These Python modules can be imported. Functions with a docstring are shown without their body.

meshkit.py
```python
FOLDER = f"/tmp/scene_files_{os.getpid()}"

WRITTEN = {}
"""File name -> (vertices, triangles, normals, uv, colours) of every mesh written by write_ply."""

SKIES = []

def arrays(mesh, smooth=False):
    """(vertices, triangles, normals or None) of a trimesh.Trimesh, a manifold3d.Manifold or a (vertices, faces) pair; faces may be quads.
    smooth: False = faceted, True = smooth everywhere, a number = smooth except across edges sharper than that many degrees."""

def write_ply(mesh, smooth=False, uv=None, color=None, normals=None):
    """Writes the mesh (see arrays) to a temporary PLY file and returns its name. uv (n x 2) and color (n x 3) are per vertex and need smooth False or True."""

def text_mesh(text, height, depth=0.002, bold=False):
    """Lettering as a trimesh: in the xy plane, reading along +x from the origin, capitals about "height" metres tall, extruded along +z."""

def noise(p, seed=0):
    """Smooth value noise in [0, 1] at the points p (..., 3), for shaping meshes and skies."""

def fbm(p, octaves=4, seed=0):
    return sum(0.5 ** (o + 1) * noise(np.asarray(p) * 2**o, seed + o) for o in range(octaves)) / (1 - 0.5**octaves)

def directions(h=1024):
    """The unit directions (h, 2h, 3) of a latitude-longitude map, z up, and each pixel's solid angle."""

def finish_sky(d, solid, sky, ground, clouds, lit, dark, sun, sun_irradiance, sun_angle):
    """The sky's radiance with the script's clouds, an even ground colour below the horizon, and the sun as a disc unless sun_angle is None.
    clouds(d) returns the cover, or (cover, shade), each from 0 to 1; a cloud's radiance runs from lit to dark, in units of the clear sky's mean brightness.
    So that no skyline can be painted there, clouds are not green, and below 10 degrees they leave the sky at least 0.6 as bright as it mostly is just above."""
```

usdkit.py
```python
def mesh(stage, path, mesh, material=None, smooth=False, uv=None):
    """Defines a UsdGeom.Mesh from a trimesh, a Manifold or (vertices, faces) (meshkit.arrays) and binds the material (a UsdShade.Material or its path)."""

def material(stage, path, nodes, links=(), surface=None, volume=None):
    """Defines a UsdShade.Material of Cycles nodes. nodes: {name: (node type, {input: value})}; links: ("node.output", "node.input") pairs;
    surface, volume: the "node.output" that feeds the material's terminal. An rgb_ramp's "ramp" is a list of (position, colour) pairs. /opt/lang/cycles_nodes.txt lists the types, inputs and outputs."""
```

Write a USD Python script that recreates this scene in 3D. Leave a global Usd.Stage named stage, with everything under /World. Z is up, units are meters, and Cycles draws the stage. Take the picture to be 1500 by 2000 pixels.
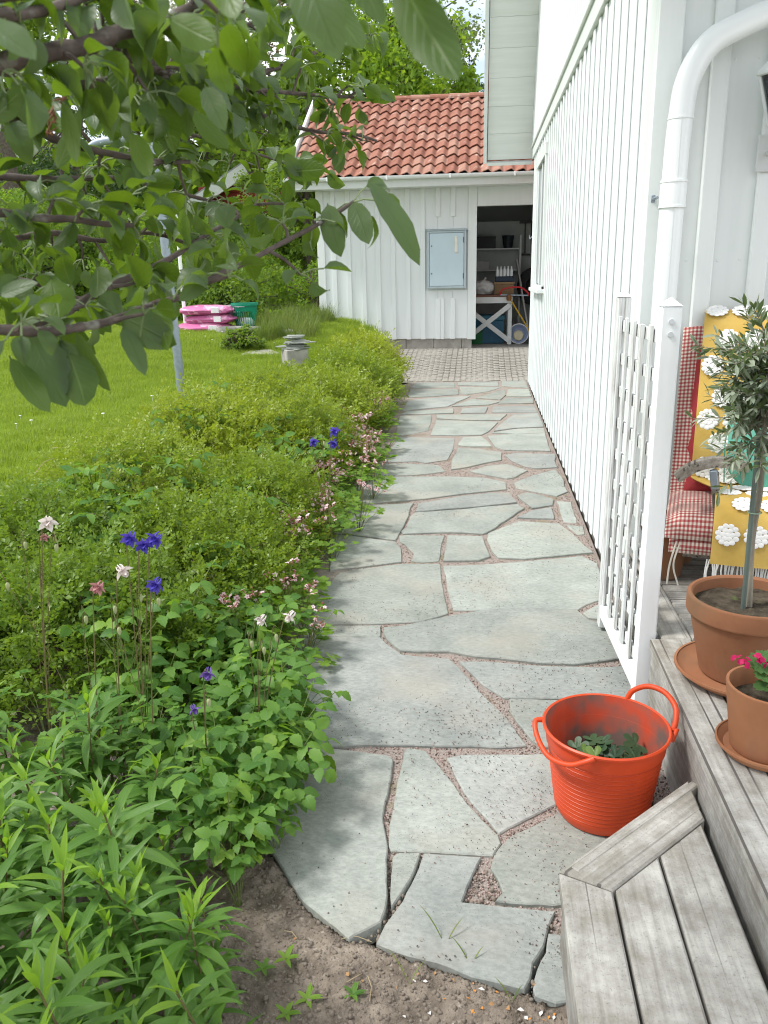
import math, random
import numpy as np, trimesh, usdkit, meshkit
from pxr import Usd, UsdGeom, UsdLux, UsdShade, Gf, Sdf, Vt
from shapely.geometry import Polygon, Point
from shapely import affinity

stage = Usd.Stage.CreateInMemory()
UsdGeom.SetStageUpAxis(stage, "Z")
UsdGeom.SetStageMetersPerUnit(stage, 1.0)
UsdGeom.Xform.Define(stage, "/World")
UsdGeom.Scope.Define(stage, "/World/Looks")
rng = np.random.default_rng(7)
random.seed(7)

# ------------------------------------------------------------------ camera
FPX, CAMH = 1600.0, 1.6
class Cam:
    def __init__(s):
        d = np.array([(941 - 750) / FPX, -(528 - 1000) / FPX, -1.0])
        Y = d / np.linalg.norm(d)
        up = np.cross(np.array([1, 0.02, 0.0]), Y)
        up /= np.linalg.norm(up)
        s.R = np.stack([np.cross(Y, up), Y, up])
        s.C = np.array([0, 0, CAMH])
    def ray(s, px, py):
        return s.R @ np.array([(px - 750) / FPX, -(py - 1000) / FPX, -1.0])
    def z(s, px, py, z=0.0):
        r = s.ray(px, py)
        return s.C + r * ((z - CAMH) / r[2])
    def y(s, px, py, y):
        r = s.ray(px, py)
        return s.C + r * (y / r[1])
    def x(s, px, py, x):
        r = s.ray(px, py)
        return s.C + r * (x / r[0])
    def d(s, px, py, d):
        return s.C + s.ray(px, py) * d
cam = Cam()
cp = UsdGeom.Camera.Define(stage, "/World/camera")
M4 = np.eye(4)
M4[:3, :3] = cam.R.T
M4[3, :3] = cam.C
cp.AddTransformOp().Set(Gf.Matrix4d(M4.tolist()))
cp.CreateHorizontalApertureAttr(36.0)
cp.CreateVerticalApertureAttr(48.0)
cp.CreateFocalLengthAttr(36.0 * FPX / 1500)
cp.CreateClippingRangeAttr(Gf.Vec2f(0.05, 1000))
cp.CreateFStopAttr(16.0)
cp.CreateFocusDistanceAttr(4.5)
cp.CreateExposureAttr(0.80)

# ------------------------------------------------------------------ sky and sun
SUN_EL, SUN_AZ = math.radians(54), math.radians(-104)      # from the left
SKY_STRENGTH, SUN_I, SUN_ANGLE = 0.112, 0.62, 12.0
def mat(name, nodes, links=(), surface="p.BSDF", volume=None):
    return usdkit.material(stage, "/World/Looks/" + name, nodes, links, surface=surface, volume=volume)
sky_mat = mat("sky", {
    "tc": ("texture_coordinate", {}),
    "map": ("mapping", {"scale": (1.0, 1.0, 2.6), "location": (0.35, 0.2, 0.0)}),
    "n": ("noise_texture", {"scale": 2.6, "detail": 7, "roughness": 0.58, "distortion": 0.25}),
    "r": ("rgb_ramp", {"ramp": [(0.0, (0.12, 0.12, 0.12)), (0.40, (0.25, 0.25, 0.25)), (0.60, (1, 1, 1)), (1.0, (1, 1, 1))]}),
    "s": ("sky_texture", {"sky_type": "single_scattering", "sun_disc": False, "sun_elevation": SUN_EL, "sun_rotation": SUN_AZ, "aerosol_density": 1.0}),
    "m": ("mix_color", {"blend_type": "mix", "b": (9.3, 9.5, 9.5), "use_clamp": False}),
    "b": ("background_shader", {"strength": SKY_STRENGTH}),
}, [("tc.generated", "map.vector"), ("map.vector", "n.vector"), ("n.fac", "r.fac"), ("s.color", "m.a"), ("r.color", "m.fac"), ("m.result", "b.color")], surface="b.background")
dome = UsdLux.DomeLight.Define(stage, "/World/sky")
dome.CreateIntensityAttr(1.0)
UsdShade.MaterialBindingAPI.Apply(dome.GetPrim()).Bind(sky_mat)
dome.GetPrim().SetCustomDataByKey("kind", "structure")
sun = UsdLux.DistantLight.Define(stage, "/World/sun")
sun.CreateIntensityAttr(SUN_I)
sun.CreateAngleAttr(SUN_ANGLE)
sun.CreateNormalizeAttr(True)
sun.CreateColorAttr(Gf.Vec3f(1.0, 0.975, 0.94))
sd = np.array([math.sin(SUN_AZ) * math.cos(SUN_EL), math.cos(SUN_AZ) * math.cos(SUN_EL), math.sin(SUN_EL)])
zx = np.cross([0, 0, 1.0], sd); zx /= np.linalg.norm(zx)
S4 = np.eye(4); S4[0, :3] = zx; S4[1, :3] = np.cross(sd, zx); S4[2, :3] = sd
sun.AddTransformOp().Set(Gf.Matrix4d(S4.tolist()))

# ------------------------------------------------------------------ helpers
_used = {}
def path_for(parent, name):
    base = str(parent.GetPath()) if parent is not None else "/World"
    k = (base, name)
    n = _used.get(k, 0)
    _used[k] = n + 1
    return f"{base}/{name}" + (f"_{n:03d}" if n else "")
def tag(o, label=None, cat=None, group=None, kind=None):
    p = o.GetPrim() if hasattr(o, "GetPrim") else o
    for k, v in (("label", label), ("category", cat), ("group", group), ("kind", kind)):
        if v: p.SetCustomDataByKey(k, v)
    return p
def thing(name, label=None, cat=None, loc=(0, 0, 0), rot=0, group=None, kind=None, scale=None, tilt=None):
    x = UsdGeom.Xform.Define(stage, path_for(None, name))
    x.AddTranslateOp().Set(Gf.Vec3d(*map(float, loc)))
    if tilt is not None: x.AddRotateXYZOp().Set(Gf.Vec3f(float(tilt[0]), float(tilt[1]), math.degrees(rot)))
    elif rot: x.AddRotateZOp().Set(math.degrees(rot))
    if scale is not None: x.AddScaleOp().Set(Gf.Vec3f(*np.broadcast_to(np.asarray(scale, float), 3).tolist()))
    return tag(x, label, cat, group, kind)
def part(name, mesh, m, parent=None, smooth=False, uv=None, label=None, kind=None):
    if isinstance(mesh, MB): uv = uv if uv is not None else mesh.uvs(); mesh = mesh.get()
    if uv is not None and smooth is not True: smooth = False
    p = usdkit.mesh(stage, path_for(parent, name), mesh, m, smooth=smooth, uv=uv)
    if label or kind: tag(p, label, None, None, kind)
    return p.GetPrim()
def copy_of(src, loc, rot=0, label=None, group=None, scale=1.0, tilt=(0, 0)):
    was = src.GetCustomData()
    name = src.GetName()
    while name[-4:-3] == "_" and name[-3:].isdigit(): name = name[:-4]
    x = UsdGeom.Xform.Define(stage, path_for(None, name))
    x.GetPrim().GetReferences().AddInternalReference(src.GetPath())
    x.ClearXformOpOrder()
    x.AddTranslateOp(opSuffix="at").Set(Gf.Vec3d(*map(float, loc)))
    x.AddRotateXYZOp(opSuffix="turn").Set(Gf.Vec3f(float(tilt[0]), float(tilt[1]), math.degrees(rot)))
    x.AddScaleOp(opSuffix="size").Set(Gf.Vec3f(*([float(scale)] * 3)))
    x.GetPrim().SetInstanceable(True)
    return tag(x, label or was.get("label"), was.get("category"), group or was.get("group"), was.get("kind"))

class MB:
    """collects pieces into one mesh"""
    def __init__(s): s.v, s.f, s.n, s.u = [], [], 0, []
    def add(s, v, f=None, uv=None):
        if f is None:
            m = v; v, f = np.asarray(m.vertices), np.asarray(m.faces)
        v = np.asarray(v, float); f = np.asarray(f, int)
        if f.shape[1] == 4: f = np.vstack([f[:, [0, 1, 2]], f[:, [0, 2, 3]]])
        s.v.append(v); s.f.append(f + s.n); s.n += len(v)
        if uv is not None: s.u.append(np.asarray(uv, float))
        return s
    def get(s): return np.vstack(s.v), np.vstack(s.f)
    def uvs(s): return np.vstack(s.u) if s.u and sum(map(len, s.u)) == s.n else None
    def box(s, lo, hi, bev=0.0): return s.add(*cbox(lo, hi, bev))
    def bar(s, a, b, w, h, up=(0, 0, 1), bev=0.0): return s.add(*cbar(a, b, w, h, up, bev))
    def tube(s, pts, r, n=8): return s.add(*tube(pts, r, n))
    def lathe(s, prof, n=32, at=(0, 0, 0)): return s.add(*lathe(prof, n, at))
_BOXV = None
def cbox(lo, hi, bev=0.0):
    lo, hi = np.minimum(lo, hi).astype(float), np.maximum(lo, hi).astype(float)
    if bev <= 0:
        v = np.array([[x, y, z] for x in (0, 1) for y in (0, 1) for z in (0, 1)], float) * (hi - lo) + lo
        f = [[0, 1, 3, 2], [4, 6, 7, 5], [0, 4, 5, 1], [2, 3, 7, 6], [0, 2, 6, 4], [1, 5, 7, 3]]
        return v, np.array(f)
    bev = min(bev, (hi - lo).min() * 0.45)
    pts, fs = [], []
    idx = {}
    for c in np.ndindex(2, 2, 2):
        for k in range(3):
            p = np.where(np.array(c) == 0, lo + bev, hi - bev)
            p[k] = lo[k] if c[k] == 0 else hi[k]
            idx[(c, k)] = len(pts); pts.append(p)
    tri = []
    for k in range(3):
        a, b = [i for i in range(3) if i != k]
        for s_ in (0, 1):
            q = []
            for (i, j) in ((0, 0), (1, 0), (1, 1), (0, 1)):
                c = [0, 0, 0]; c[k] = s_; c[a] = i; c[b] = j
                q.append(idx[(tuple(c), k)])
            tri += [q[:3], [q[0], q[2], q[3]]]
    for k in range(3):                      # edges along axis k
        a, b = [i for i in range(3) if i != k]
        for (i, j) in np.ndindex(2, 2):
            c0 = [0, 0, 0]; c0[a] = i; c0[b] = j; c1 = list(c0); c1[k] = 1
            q = [idx[(tuple(c0), a)], idx[(tuple(c1), a)], idx[(tuple(c1), b)], idx[(tuple(c0), b)]]
            tri += [q[:3], [q[0], q[2], q[3]]]
    for c in np.ndindex(2, 2, 2): tri.append([idx[(c, 0)], idx[(c, 1)], idx[(c, 2)]])
    v, f = np.array(pts), np.array(tri)
    ctr = v.mean(0)
    n = np.cross(v[f[:, 1]] - v[f[:, 0]], v[f[:, 2]] - v[f[:, 0]])
    flip = (n * (v[f].mean(1) - ctr)).sum(1) < 0
    f[flip] = f[flip][:, ::-1]
    return v, f
def frame(d, up=(0, 0, 1)):
    d = np.asarray(d, float); d = d / np.linalg.norm(d)
    up = np.asarray(up, float)
    if abs(d @ up) > 0.98 * np.linalg.norm(up): up = np.array([1.0, 0, 0]) if abs(d[0]) < .9 else np.array([0, 1.0, 0])
    x = np.cross(up, d); x /= np.linalg.norm(x)
    return np.stack([d, x, np.cross(d, x)], 1)
def cbar(a, b, w, h, up=(0, 0, 1), bev=0.0):
    a, b = np.asarray(a, float), np.asarray(b, float)
    L = np.linalg.norm(b - a)
    v, f = cbox((0, -w / 2, -h / 2), (L, w / 2, h / 2), bev)
    return v @ frame(b - a, up).T + a, f
def tube(pts, r, n=8, cap=True):
    P = np.asarray(pts, float); k = len(P)
    R = np.broadcast_to(np.asarray(r, float), (k,))
    T = np.gradient(P, axis=0); T /= np.maximum(np.linalg.norm(T, axis=1, keepdims=True), 1e-9)
    a = np.array([0, 0, 1.0]) if abs(T[0, 2]) < 0.9 else np.array([1.0, 0, 0])
    V = []
    x = np.cross(a, T[0]); x /= np.linalg.norm(x)
    th = np.arange(n) / n * 2 * np.pi
    for i in range(k):
        x = x - T[i] * (x @ T[i]); x /= np.linalg.norm(x); y = np.cross(T[i], x)
        V.append(P[i] + R[i] * (np.cos(th)[:, None] * x + np.sin(th)[:, None] * y))
    V = np.vstack(V); F = []
    for i in range(k - 1):
        for j in range(n):
            a0, a1 = i * n + j, i * n + (j + 1) % n
            F += [[a0, a1, a1 + n], [a0, a1 + n, a0 + n]]
    if cap:
        V = np.vstack([V, P[0], P[-1]]); c0, c1 = len(V) - 2, len(V) - 1
        for j in range(n):
            F += [[c0, (j + 1) % n, j], [c1, (k - 1) * n + j, (k - 1) * n + (j + 1) % n]]
    return V, np.array(F)
def lathe(prof, n=32, at=(0, 0, 0), sx=1.0, sy=1.0):
    prof = np.asarray(prof, float); th = np.arange(n) / n * 2 * np.pi
    V = np.vstack([np.stack([r * np.cos(th) * sx, r * np.sin(th) * sy, np.full(n, z)], 1) for r, z in prof]) + np.asarray(at)
    F = []
    for i in range(len(prof) - 1):
        for j in range(n):
            a0, a1 = i * n + j, i * n + (j + 1) % n
            F += [[a0, a1, a1 + n], [a0, a1 + n, a0 + n]]
    return V, np.array(F)
def spline(pts, n=6):
    P = np.asarray(pts, float)
    if len(P) < 3: return np.array([P[0] + (P[-1] - P[0]) * t for t in np.linspace(0, 1, n + 1)])
    Q = np.vstack([2 * P[0] - P[1], P, 2 * P[-1] - P[-2]]); out = []
    for i in range(1, len(Q) - 2):
        for t in np.linspace(0, 1, n, endpoint=False):
            a, b, c, d = Q[i - 1:i + 3]
            out.append(.5 * (2 * b + (c - a) * t + (2 * a - 5 * b + 4 * c - d) * t * t + (3 * b - a - 3 * c + d) * t ** 3))
    return np.array(out + [P[-1]])
def rots(d, up, roll=None):
    """batch of frames: columns = axis, side, normal"""
    d = d / np.linalg.norm(d, axis=1, keepdims=True)
    s_ = np.cross(up, d); ln = np.linalg.norm(s_, axis=1, keepdims=True)
    s_ = np.where(ln < 1e-3, [[1.0, 0, 0]], s_ / np.maximum(ln, 1e-6))
    n_ = np.cross(d, s_)
    if roll is not None:
        c, q = np.cos(roll)[:, None], np.sin(roll)[:, None]
        s_, n_ = c * s_ + q * n_, c * n_ - q * s_
    return np.stack([d, s_, n_], 2)
def scatter(tv, tf, R, pos, scale, tuv=None):
    N, k = len(pos), len(tv)
    sc = np.asarray(scale, float)
    if sc.ndim == 0: sc = np.full(N, float(sc))
    V = np.einsum("nij,kj->nki", R, tv) * sc[:, None, None] + pos[:, None, :]
    F = (tf[None] + (np.arange(N) * k)[:, None, None]).reshape(-1, 3)
    return V.reshape(-1, 3), F, (np.tile(tuv, (N, 1)) if tuv is not None else None)
def leaf(L, W, k=5, fold=0.25, droop=0.3, shape="ovate", twist=0.0, serr=0.0):
    """a leaf along +x, normal +z; returns v, f, uv"""
    t = np.linspace(0, 1, k + 1)
    w = {"ovate": np.sin(np.pi * t ** 0.8) ** 0.75 * (1 - 0.25 * t), "lance": np.sin(np.pi * t ** 0.9) ** 0.9, "oval": np.sin(np.pi * t) ** 0.6,
         "olive": np.sin(np.pi * t ** 1.1) ** 0.8, "apple": np.sin(np.pi * t ** 0.92) ** 0.6}[shape] * W / 2
    w[0], w[-1] = W * 0.02, W * 0.012
    if serr: w[1:-1] *= 1 + serr * np.where(np.arange(1, k) % 2, 1, -1)
    ang = droop * t ** 1.3
    dx = np.cos(ang); dz = -np.sin(ang)
    x = np.concatenate([[0], np.cumsum((dx[1:] + dx[:-1]) / 2 * L / k)]); z = np.concatenate([[0], np.cumsum((dz[1:] + dz[:-1]) / 2 * L / k)])
    tw = twist * t
    V, UV = [], []
    for i in range(k + 1):
        for s_, u in ((-1, 0.0), (0, .5), (1, 1.0)):
            off = s_ * w[i]
            V.append([x[i], off * math.cos(tw[i]), z[i] + abs(off) * fold + off * math.sin(tw[i])]); UV.append([u, t[i]])
    F = []
    for i in range(k):
        a = 3 * i
        F += [[a, a + 3, a + 4], [a, a + 4, a + 1], [a + 1, a + 4, a + 5], [a + 1, a + 5, a + 2]]
    return np.array(V), np.array(F)[:, ::-1], np.array(UV)
DIA = (np.array([[0, 0, 0], [.5, -.5, .12], [1, 0, -.05], [.5, .5, .12]], float), np.array([[0, 1, 2], [0, 2, 3]]))
def diamond(L, W):
    return DIA[0] * np.array([L, W, W]), DIA[1]
def lobed(R_, lobes=5, depth=0.45, n=7, cup=0.15, teeth=0.08, seed=0, span=1.75 * math.pi):
    """palmate leaf: fan about the origin, axis +x"""
    r_ = np.random.default_rng(seed)
    m = lobes * n
    th = np.linspace(-span / 2, span / 2, m + 1)
    ph = (th + span / 2) / span * lobes
    rad = R_ * ((1 - depth) + depth * np.abs(np.sin(np.pi * ph)) ** 0.6) * (1 + teeth * np.where(np.arange(m + 1) % 2, 1, -1)) * (0.72 + 0.28 * np.cos(th / 2.2))
    v = [[0, 0, 0]] + [[0.5 * r * math.cos(a), 0.5 * r * math.sin(a), cup * r * .25 + 0.02 * R_ * math.sin(a * lobes * 1.0)] for r, a in zip(rad, th)]
    v += [[r * math.cos(a), r * math.sin(a), cup * r * (.6 + .25 * math.sin(3 * a))] for r, a in zip(rad, th)]
    f = []
    for i in range(m):
        a, b = 1 + i, m + 2 + i
        f += [[0, a, a + 1], [a, b, b + 1], [a, b + 1, a + 1]]
    v = np.array(v)
    uv = np.stack([0.5 + v[:, 1] / (2 * R_), 0.5 + v[:, 0] / (2 * R_)], 1)
    return v, np.array(f), uv

# ------------------------------------------------------------------ materials
def noise_mat(name, c1, c2, scale=6, detail=6, rough=0.7, bump=0.0, bscale=60, spec=0.3, stretch=(1, 1, 1), bdist=0.01, c3=None, s3=40, t3=(0.55, 0.7), coord="object"):
    nodes = {"tc": ("texture_coordinate", {}), "mp": ("mapping", {"scale": stretch}),
             "n": ("noise_texture", {"scale": scale, "detail": detail, "roughness": 0.6}),
             "r": ("rgb_ramp", {"ramp": [(0.0, c1), (0.32, c1), (0.68, c2), (1.0, c2)]}),
             "p": ("principled_bsdf", {"roughness": rough, "specular_ior_level": spec})}
    links = [(f"tc.{coord}", "mp.vector"), ("mp.vector", "n.vector"), ("n.fac", "r.fac")]
    out = "r.color"
    if c3 is not None:
        nodes["n3"] = ("noise_texture", {"scale": s3, "detail": 3, "roughness": 0.6})
        nodes["r3"] = ("rgb_ramp", {"ramp": [(0.0, (0, 0, 0)), (t3[0], (0, 0, 0)), (t3[1], (1, 1, 1)), (1, (1, 1, 1))]})
        nodes["m3"] = ("mix_color", {"b": c3})
        links += [("mp.vector", "n3.vector"), ("n3.fac", "r3.fac"), ("r3.color", "m3.fac"), (out, "m3.a")]
        out = "m3.result"
    links.append((out, "p.base_color"))
    if bump:
        nodes["nb"] = ("noise_texture", {"scale": bscale, "detail": 5, "roughness": 0.65})
        nodes["b"] = ("bump", {"strength": bump, "distance": bdist})
        links += [("mp.vector", "nb.vector"), ("nb.fac", "b.height"), ("b.normal", "p.normal")]
    return mat(name, nodes, links)
def plain(name, c, rough=0.5, metal=0.0, spec=0.4):
    return noise_mat(name, tuple(np.array(c) * 0.93), tuple(np.minimum(np.array(c) * 1.05, 1)), scale=14, rough=rough, spec=spec) if not metal else \
        mat(name, {"p": ("principled_bsdf", {"base_color": c, "roughness": rough, "metallic": metal})})
def leaf_mat(name, c, cvar, tcol, trans=0.35, rough=0.42, spec=0.45, vein=None, island=True, under=None):
    """c..cvar the range of leaf colours, tcol what light passing through takes on; vein: colour of midrib and side veins from the leaf's own uv"""
    nodes = {"g": ("geometry", {}), "oi": ("object_info", {}), "ad": ("math", {"math_type": "add"}), "fr": ("math", {"math_type": "fraction"}),
             "r": ("rgb_ramp", {"ramp": [(0, c), (0.5, tuple((np.array(c) + np.array(cvar)) / 2)), (1, cvar)]}),
             "p": ("principled_bsdf", {"roughness": rough, "specular_ior_level": spec}),
             "t": ("translucent_bsdf", {"color": tcol}), "x": ("mix_closure", {"fac": trans})}
    links = [("g.random_per_island", "ad.value1"), ("oi.random", "ad.value2"), ("ad.value", "fr.value1"), ("fr.value", "r.fac")]
    out = "r.color"
    if vein is not None:
        nodes.update({"tc": ("texture_coordinate", {}), "sx": ("separate_xyz", {}), "a": ("math", {"math_type": "subtract", "value2": 0.5}), "ab": ("math", {"math_type": "absolute"}),
                      "mr": ("map_range", {"from_min": 0.0, "from_max": 0.05, "to_min": 1.0, "to_max": 0.0, "clamp": True}),
                      "y": ("math", {"math_type": "multiply_add", "value2": 7.0}), "k": ("math", {"math_type": "multiply", "value2": -4.5}), "fr2": ("math", {"math_type": "pingpong", "value2": 0.5}),
                      "mr2": ("map_range", {"from_min": 0.0, "from_max": 0.09, "to_min": 0.5, "to_max": 0.0, "clamp": True}),
                      "mx": ("math", {"math_type": "maximum"}), "mv": ("mix_color", {"b": vein}),
                      "bu": ("bump", {"strength": 0.35, "distance": 0.002, "invert": True})})
        links += [("tc.UV", "sx.vector"), ("sx.x", "a.value1"), ("a.value", "ab.value1"), ("ab.value", "mr.value"), ("ab.value", "k.value1"), ("sx.y", "y.value1"), ("k.value", "y.value3"),
                  ("y.value", "fr2.value1"), ("fr2.value", "mr2.value"), ("mr.result", "mx.value1"), ("mr2.result", "mx.value2"), ("mx.value", "mv.fac"), (out, "mv.a"),
                  ("mx.value", "bu.height"), ("bu.normal", "p.normal")]
        out = "mv.result"
    if under is not None:
        nodes["mu"] = ("mix_color", {"b": under})
        links += [("g.backfacing", "mu.fac"), (out, "mu.a")]
        out = "mu.result"
    links += [(out, "p.base_color"), ("p.BSDF", "x.closure1"), ("t.BSDF", "x.closure2")]
    return mat(name, nodes, links, surface="x.closure")

def wood_mat(name, axis, c1=(0.29, 0.275, 0.245), c2=(0.395, 0.38, 0.345), dark=(0.11, 0.10, 0.09), angle=0.0):
    st = [26, 26, 26]; st[axis] = 1.1
    return mat(name, {
        "tc": ("texture_coordinate", {}), "oi": ("object_info", {}), "rot": ("mapping", {"rotation": (0, 0, angle)}), "mp": ("mapping", {"scale": tuple(st)}),
        "ofs": ("combine_xyz", {}), "va": ("mix_color", {"blend_type": "add", "fac": 1.0, "use_clamp": False}), "sc": ("math", {"math_type": "multiply", "value2": 37.0}),
        "g": ("noise_texture", {"scale": 2.4, "detail": 5, "roughness": 0.62, "distortion": 0.5}),
        "gr": ("rgb_ramp", {"ramp": [(0, c1), (0.35, c1), (0.62, c2), (1, c2)]}),
        "mp2": ("mapping", {"scale": tuple(2.2 * q if q > 5 else 0.45 for q in st)}), "cr": ("noise_texture", {"scale": 1.0, "detail": 1, "roughness": 0.4}),
        "crr": ("rgb_ramp", {"ramp": [(0, (0, 0, 0)), (0.64, (0, 0, 0)), (0.672, (1, 1, 1)), (1, (1, 1, 1))]}), "mcr": ("mix_color", {"b": dark}),
        "bl": ("noise_texture", {"scale": 5.0, "detail": 7, "roughness": 0.75}),
        "blr": ("rgb_ramp", {"ramp": [(0, (0.5, 0.5, 0.47)), (0.40, (0.74, 0.72, 0.68)), (0.52, (1.0, 1.0, 1.0)), (0.66, (1.35, 1.38, 1.38)), (1, (1.45, 1.5, 1.5))]}),
        "mb": ("mix_color", {"blend_type": "multiply", "fac": 1.0, "use_clamp": False}),
        "sp": ("noise_texture", {"scale": 170, "detail": 2, "roughness": 0.6}), "spr": ("rgb_ramp", {"ramp": [(0, (0, 0, 0)), (0.6, (0, 0, 0)), (0.7, (0.55, 0.55, 0.55)), (1, (0.7, 0.7, 0.7))]}),
        "ms": ("mix_color", {"b": (0.16, 0.15, 0.13)}),
        "bu": ("bump", {"strength": 0.55, "distance": 0.003}), "hm": ("math", {"math_type": "subtract"}),
        "p": ("principled_bsdf", {"roughness": 0.85, "specular_ior_level": 0.2})},
        [("tc.object", "rot.vector"), ("rot.vector", "va.a"), ("oi.random", "sc.value1"), ("sc.value", "ofs.x"), ("sc.value", "ofs.y"), ("ofs.vector", "va.b"), ("va.result", "mp.vector"),
         ("mp.vector", "g.vector"), ("va.result", "mp2.vector"), ("mp2.vector", "cr.vector"), ("va.result", "bl.vector"), ("va.result", "sp.vector"),
         ("g.fac", "gr.fac"), ("cr.fac", "crr.fac"), ("gr.color", "mb.a"), ("bl.fac", "blr.fac"), ("blr.color", "mb.b"), ("mb.result", "ms.a"), ("sp.fac", "spr.fac"), ("spr.color", "ms.fac"),
         ("ms.result", "mcr.a"), ("crr.color", "mcr.fac"), ("mcr.result", "p.base_color"), ("g.fac", "hm.value1"), ("crr.color", "hm.value2"), ("hm.value", "bu.height"), ("bu.normal", "p.normal")])

W = {}
W["white"] = noise_mat("white_paint", (0.68, 0.715, 0.70), (0.72, 0.75, 0.735), scale=2.2, rough=0.45, bump=0.12, bscale=16, stretch=(9, 9, 0.5), bdist=0.004, spec=0.4)
W["white2"] = noise_mat("white_paint_boards", (0.70, 0.735, 0.73), (0.74, 0.77, 0.765), scale=1.3, rough=0.5, bump=0.1, bscale=20, stretch=(8, 8, 0.5), bdist=0.004, spec=0.35, c3=(0.66, 0.67, 0.65), s3=2.0, t3=(0.66, 0.8))
W["offwhite"] = noise_mat("white_soffit_paint", (0.68, 0.71, 0.68), (0.76, 0.78, 0.76), scale=2, rough=0.55, spec=0.3, bump=0.08, bscale=12, stretch=(0.6, 8, 8))
W["pipe"] = noise_mat("white_pipe_lacquer", (0.72, 0.745, 0.74), (0.75, 0.775, 0.765), scale=3, rough=0.28, spec=0.5)
W["metal"] = mat("galvanised_metal", {"tc": ("texture_coordinate", {}), "n": ("noise_texture", {"scale": 30, "detail": 4}), "r": ("rgb_ramp", {"ramp": [(0, (0.20, 0.24, 0.28)), (1, (0.34, 0.39, 0.44))]}),
    "p": ("principled_bsdf", {"metallic": 0.6, "roughness": 0.5})}, [("tc.object", "n.vector"), ("n.fac", "r.fac"), ("r.color", "p.base_color")])
W["slate"] = None
W["dark"] = plain("dark_void", (0.02, 0.02, 0.02), 0.9)
W["glass"] = mat("window_glass", {"p": ("principled_bsdf", {"base_color": (0.03, 0.04, 0.045), "roughness": 0.04, "specular_ior_level": 0.8})})

# ------------------------------------------------------------------ terrain
def sstep(x, a, b):
    t = np.clip((x - a) / (b - a), 0, 1)
    return t * t * (3 - 2 * t)
def ground_z(x, y):
    x, y = np.asarray(x, float), np.asarray(y, float)
    path = 0.26 * sstep(y, 12.5, 15.0)
    lawn = 0.05 + 0.30 * sstep(y, 1.0, 7.0) + 0.40 * sstep(y, 7.5, 14.0) + 0.03 * np.sin(x * 1.3 + y * .7)
    s = sstep(-x, 1.05, 2.5)
    z = path * (1 - s) + lawn * s
    z = z + 1.9 * sstep(y, 14.3, 21) * sstep(-x, 2.9, 4.4) + 0.05 * np.clip(y - 21, 0, 40) * sstep(-x, 2.0, 5)
    z = z + 0.8 * sstep(-x, 6.5, 12) * sstep(y, 5, 12)
    return z
xs = np.unique(np.concatenate([np.linspace(-90, -14, 20), np.linspace(-14, -3, 56), np.linspace(-3, 1.6, 47), np.linspace(1.6, 12, 12), np.linspace(12, 90, 10)]))
ys = np.unique(np.concatenate([np.linspace(-40, 0, 9), np.linspace(0, 16, 90), np.linspace(16, 30, 40), np.linspace(30, 150, 24)]))
def grid(xs, ys, fz):
    X, Y = np.meshgrid(xs, ys); Z = fz(X, Y)
    V = np.stack([X, Y, Z], -1).reshape(-1, 3); n = len(xs); F = []
    i = np.arange(len(ys) - 1)[:, None] * n + np.arange(n - 1)[None]
    i = i.ravel()
    return V, np.vstack([np.stack([i, i + 1, i + n + 1], 1), np.stack([i, i + n + 1, i + n], 1)])
def gz_base(X, Y): return ground_z(X, Y) - 0.075
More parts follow.
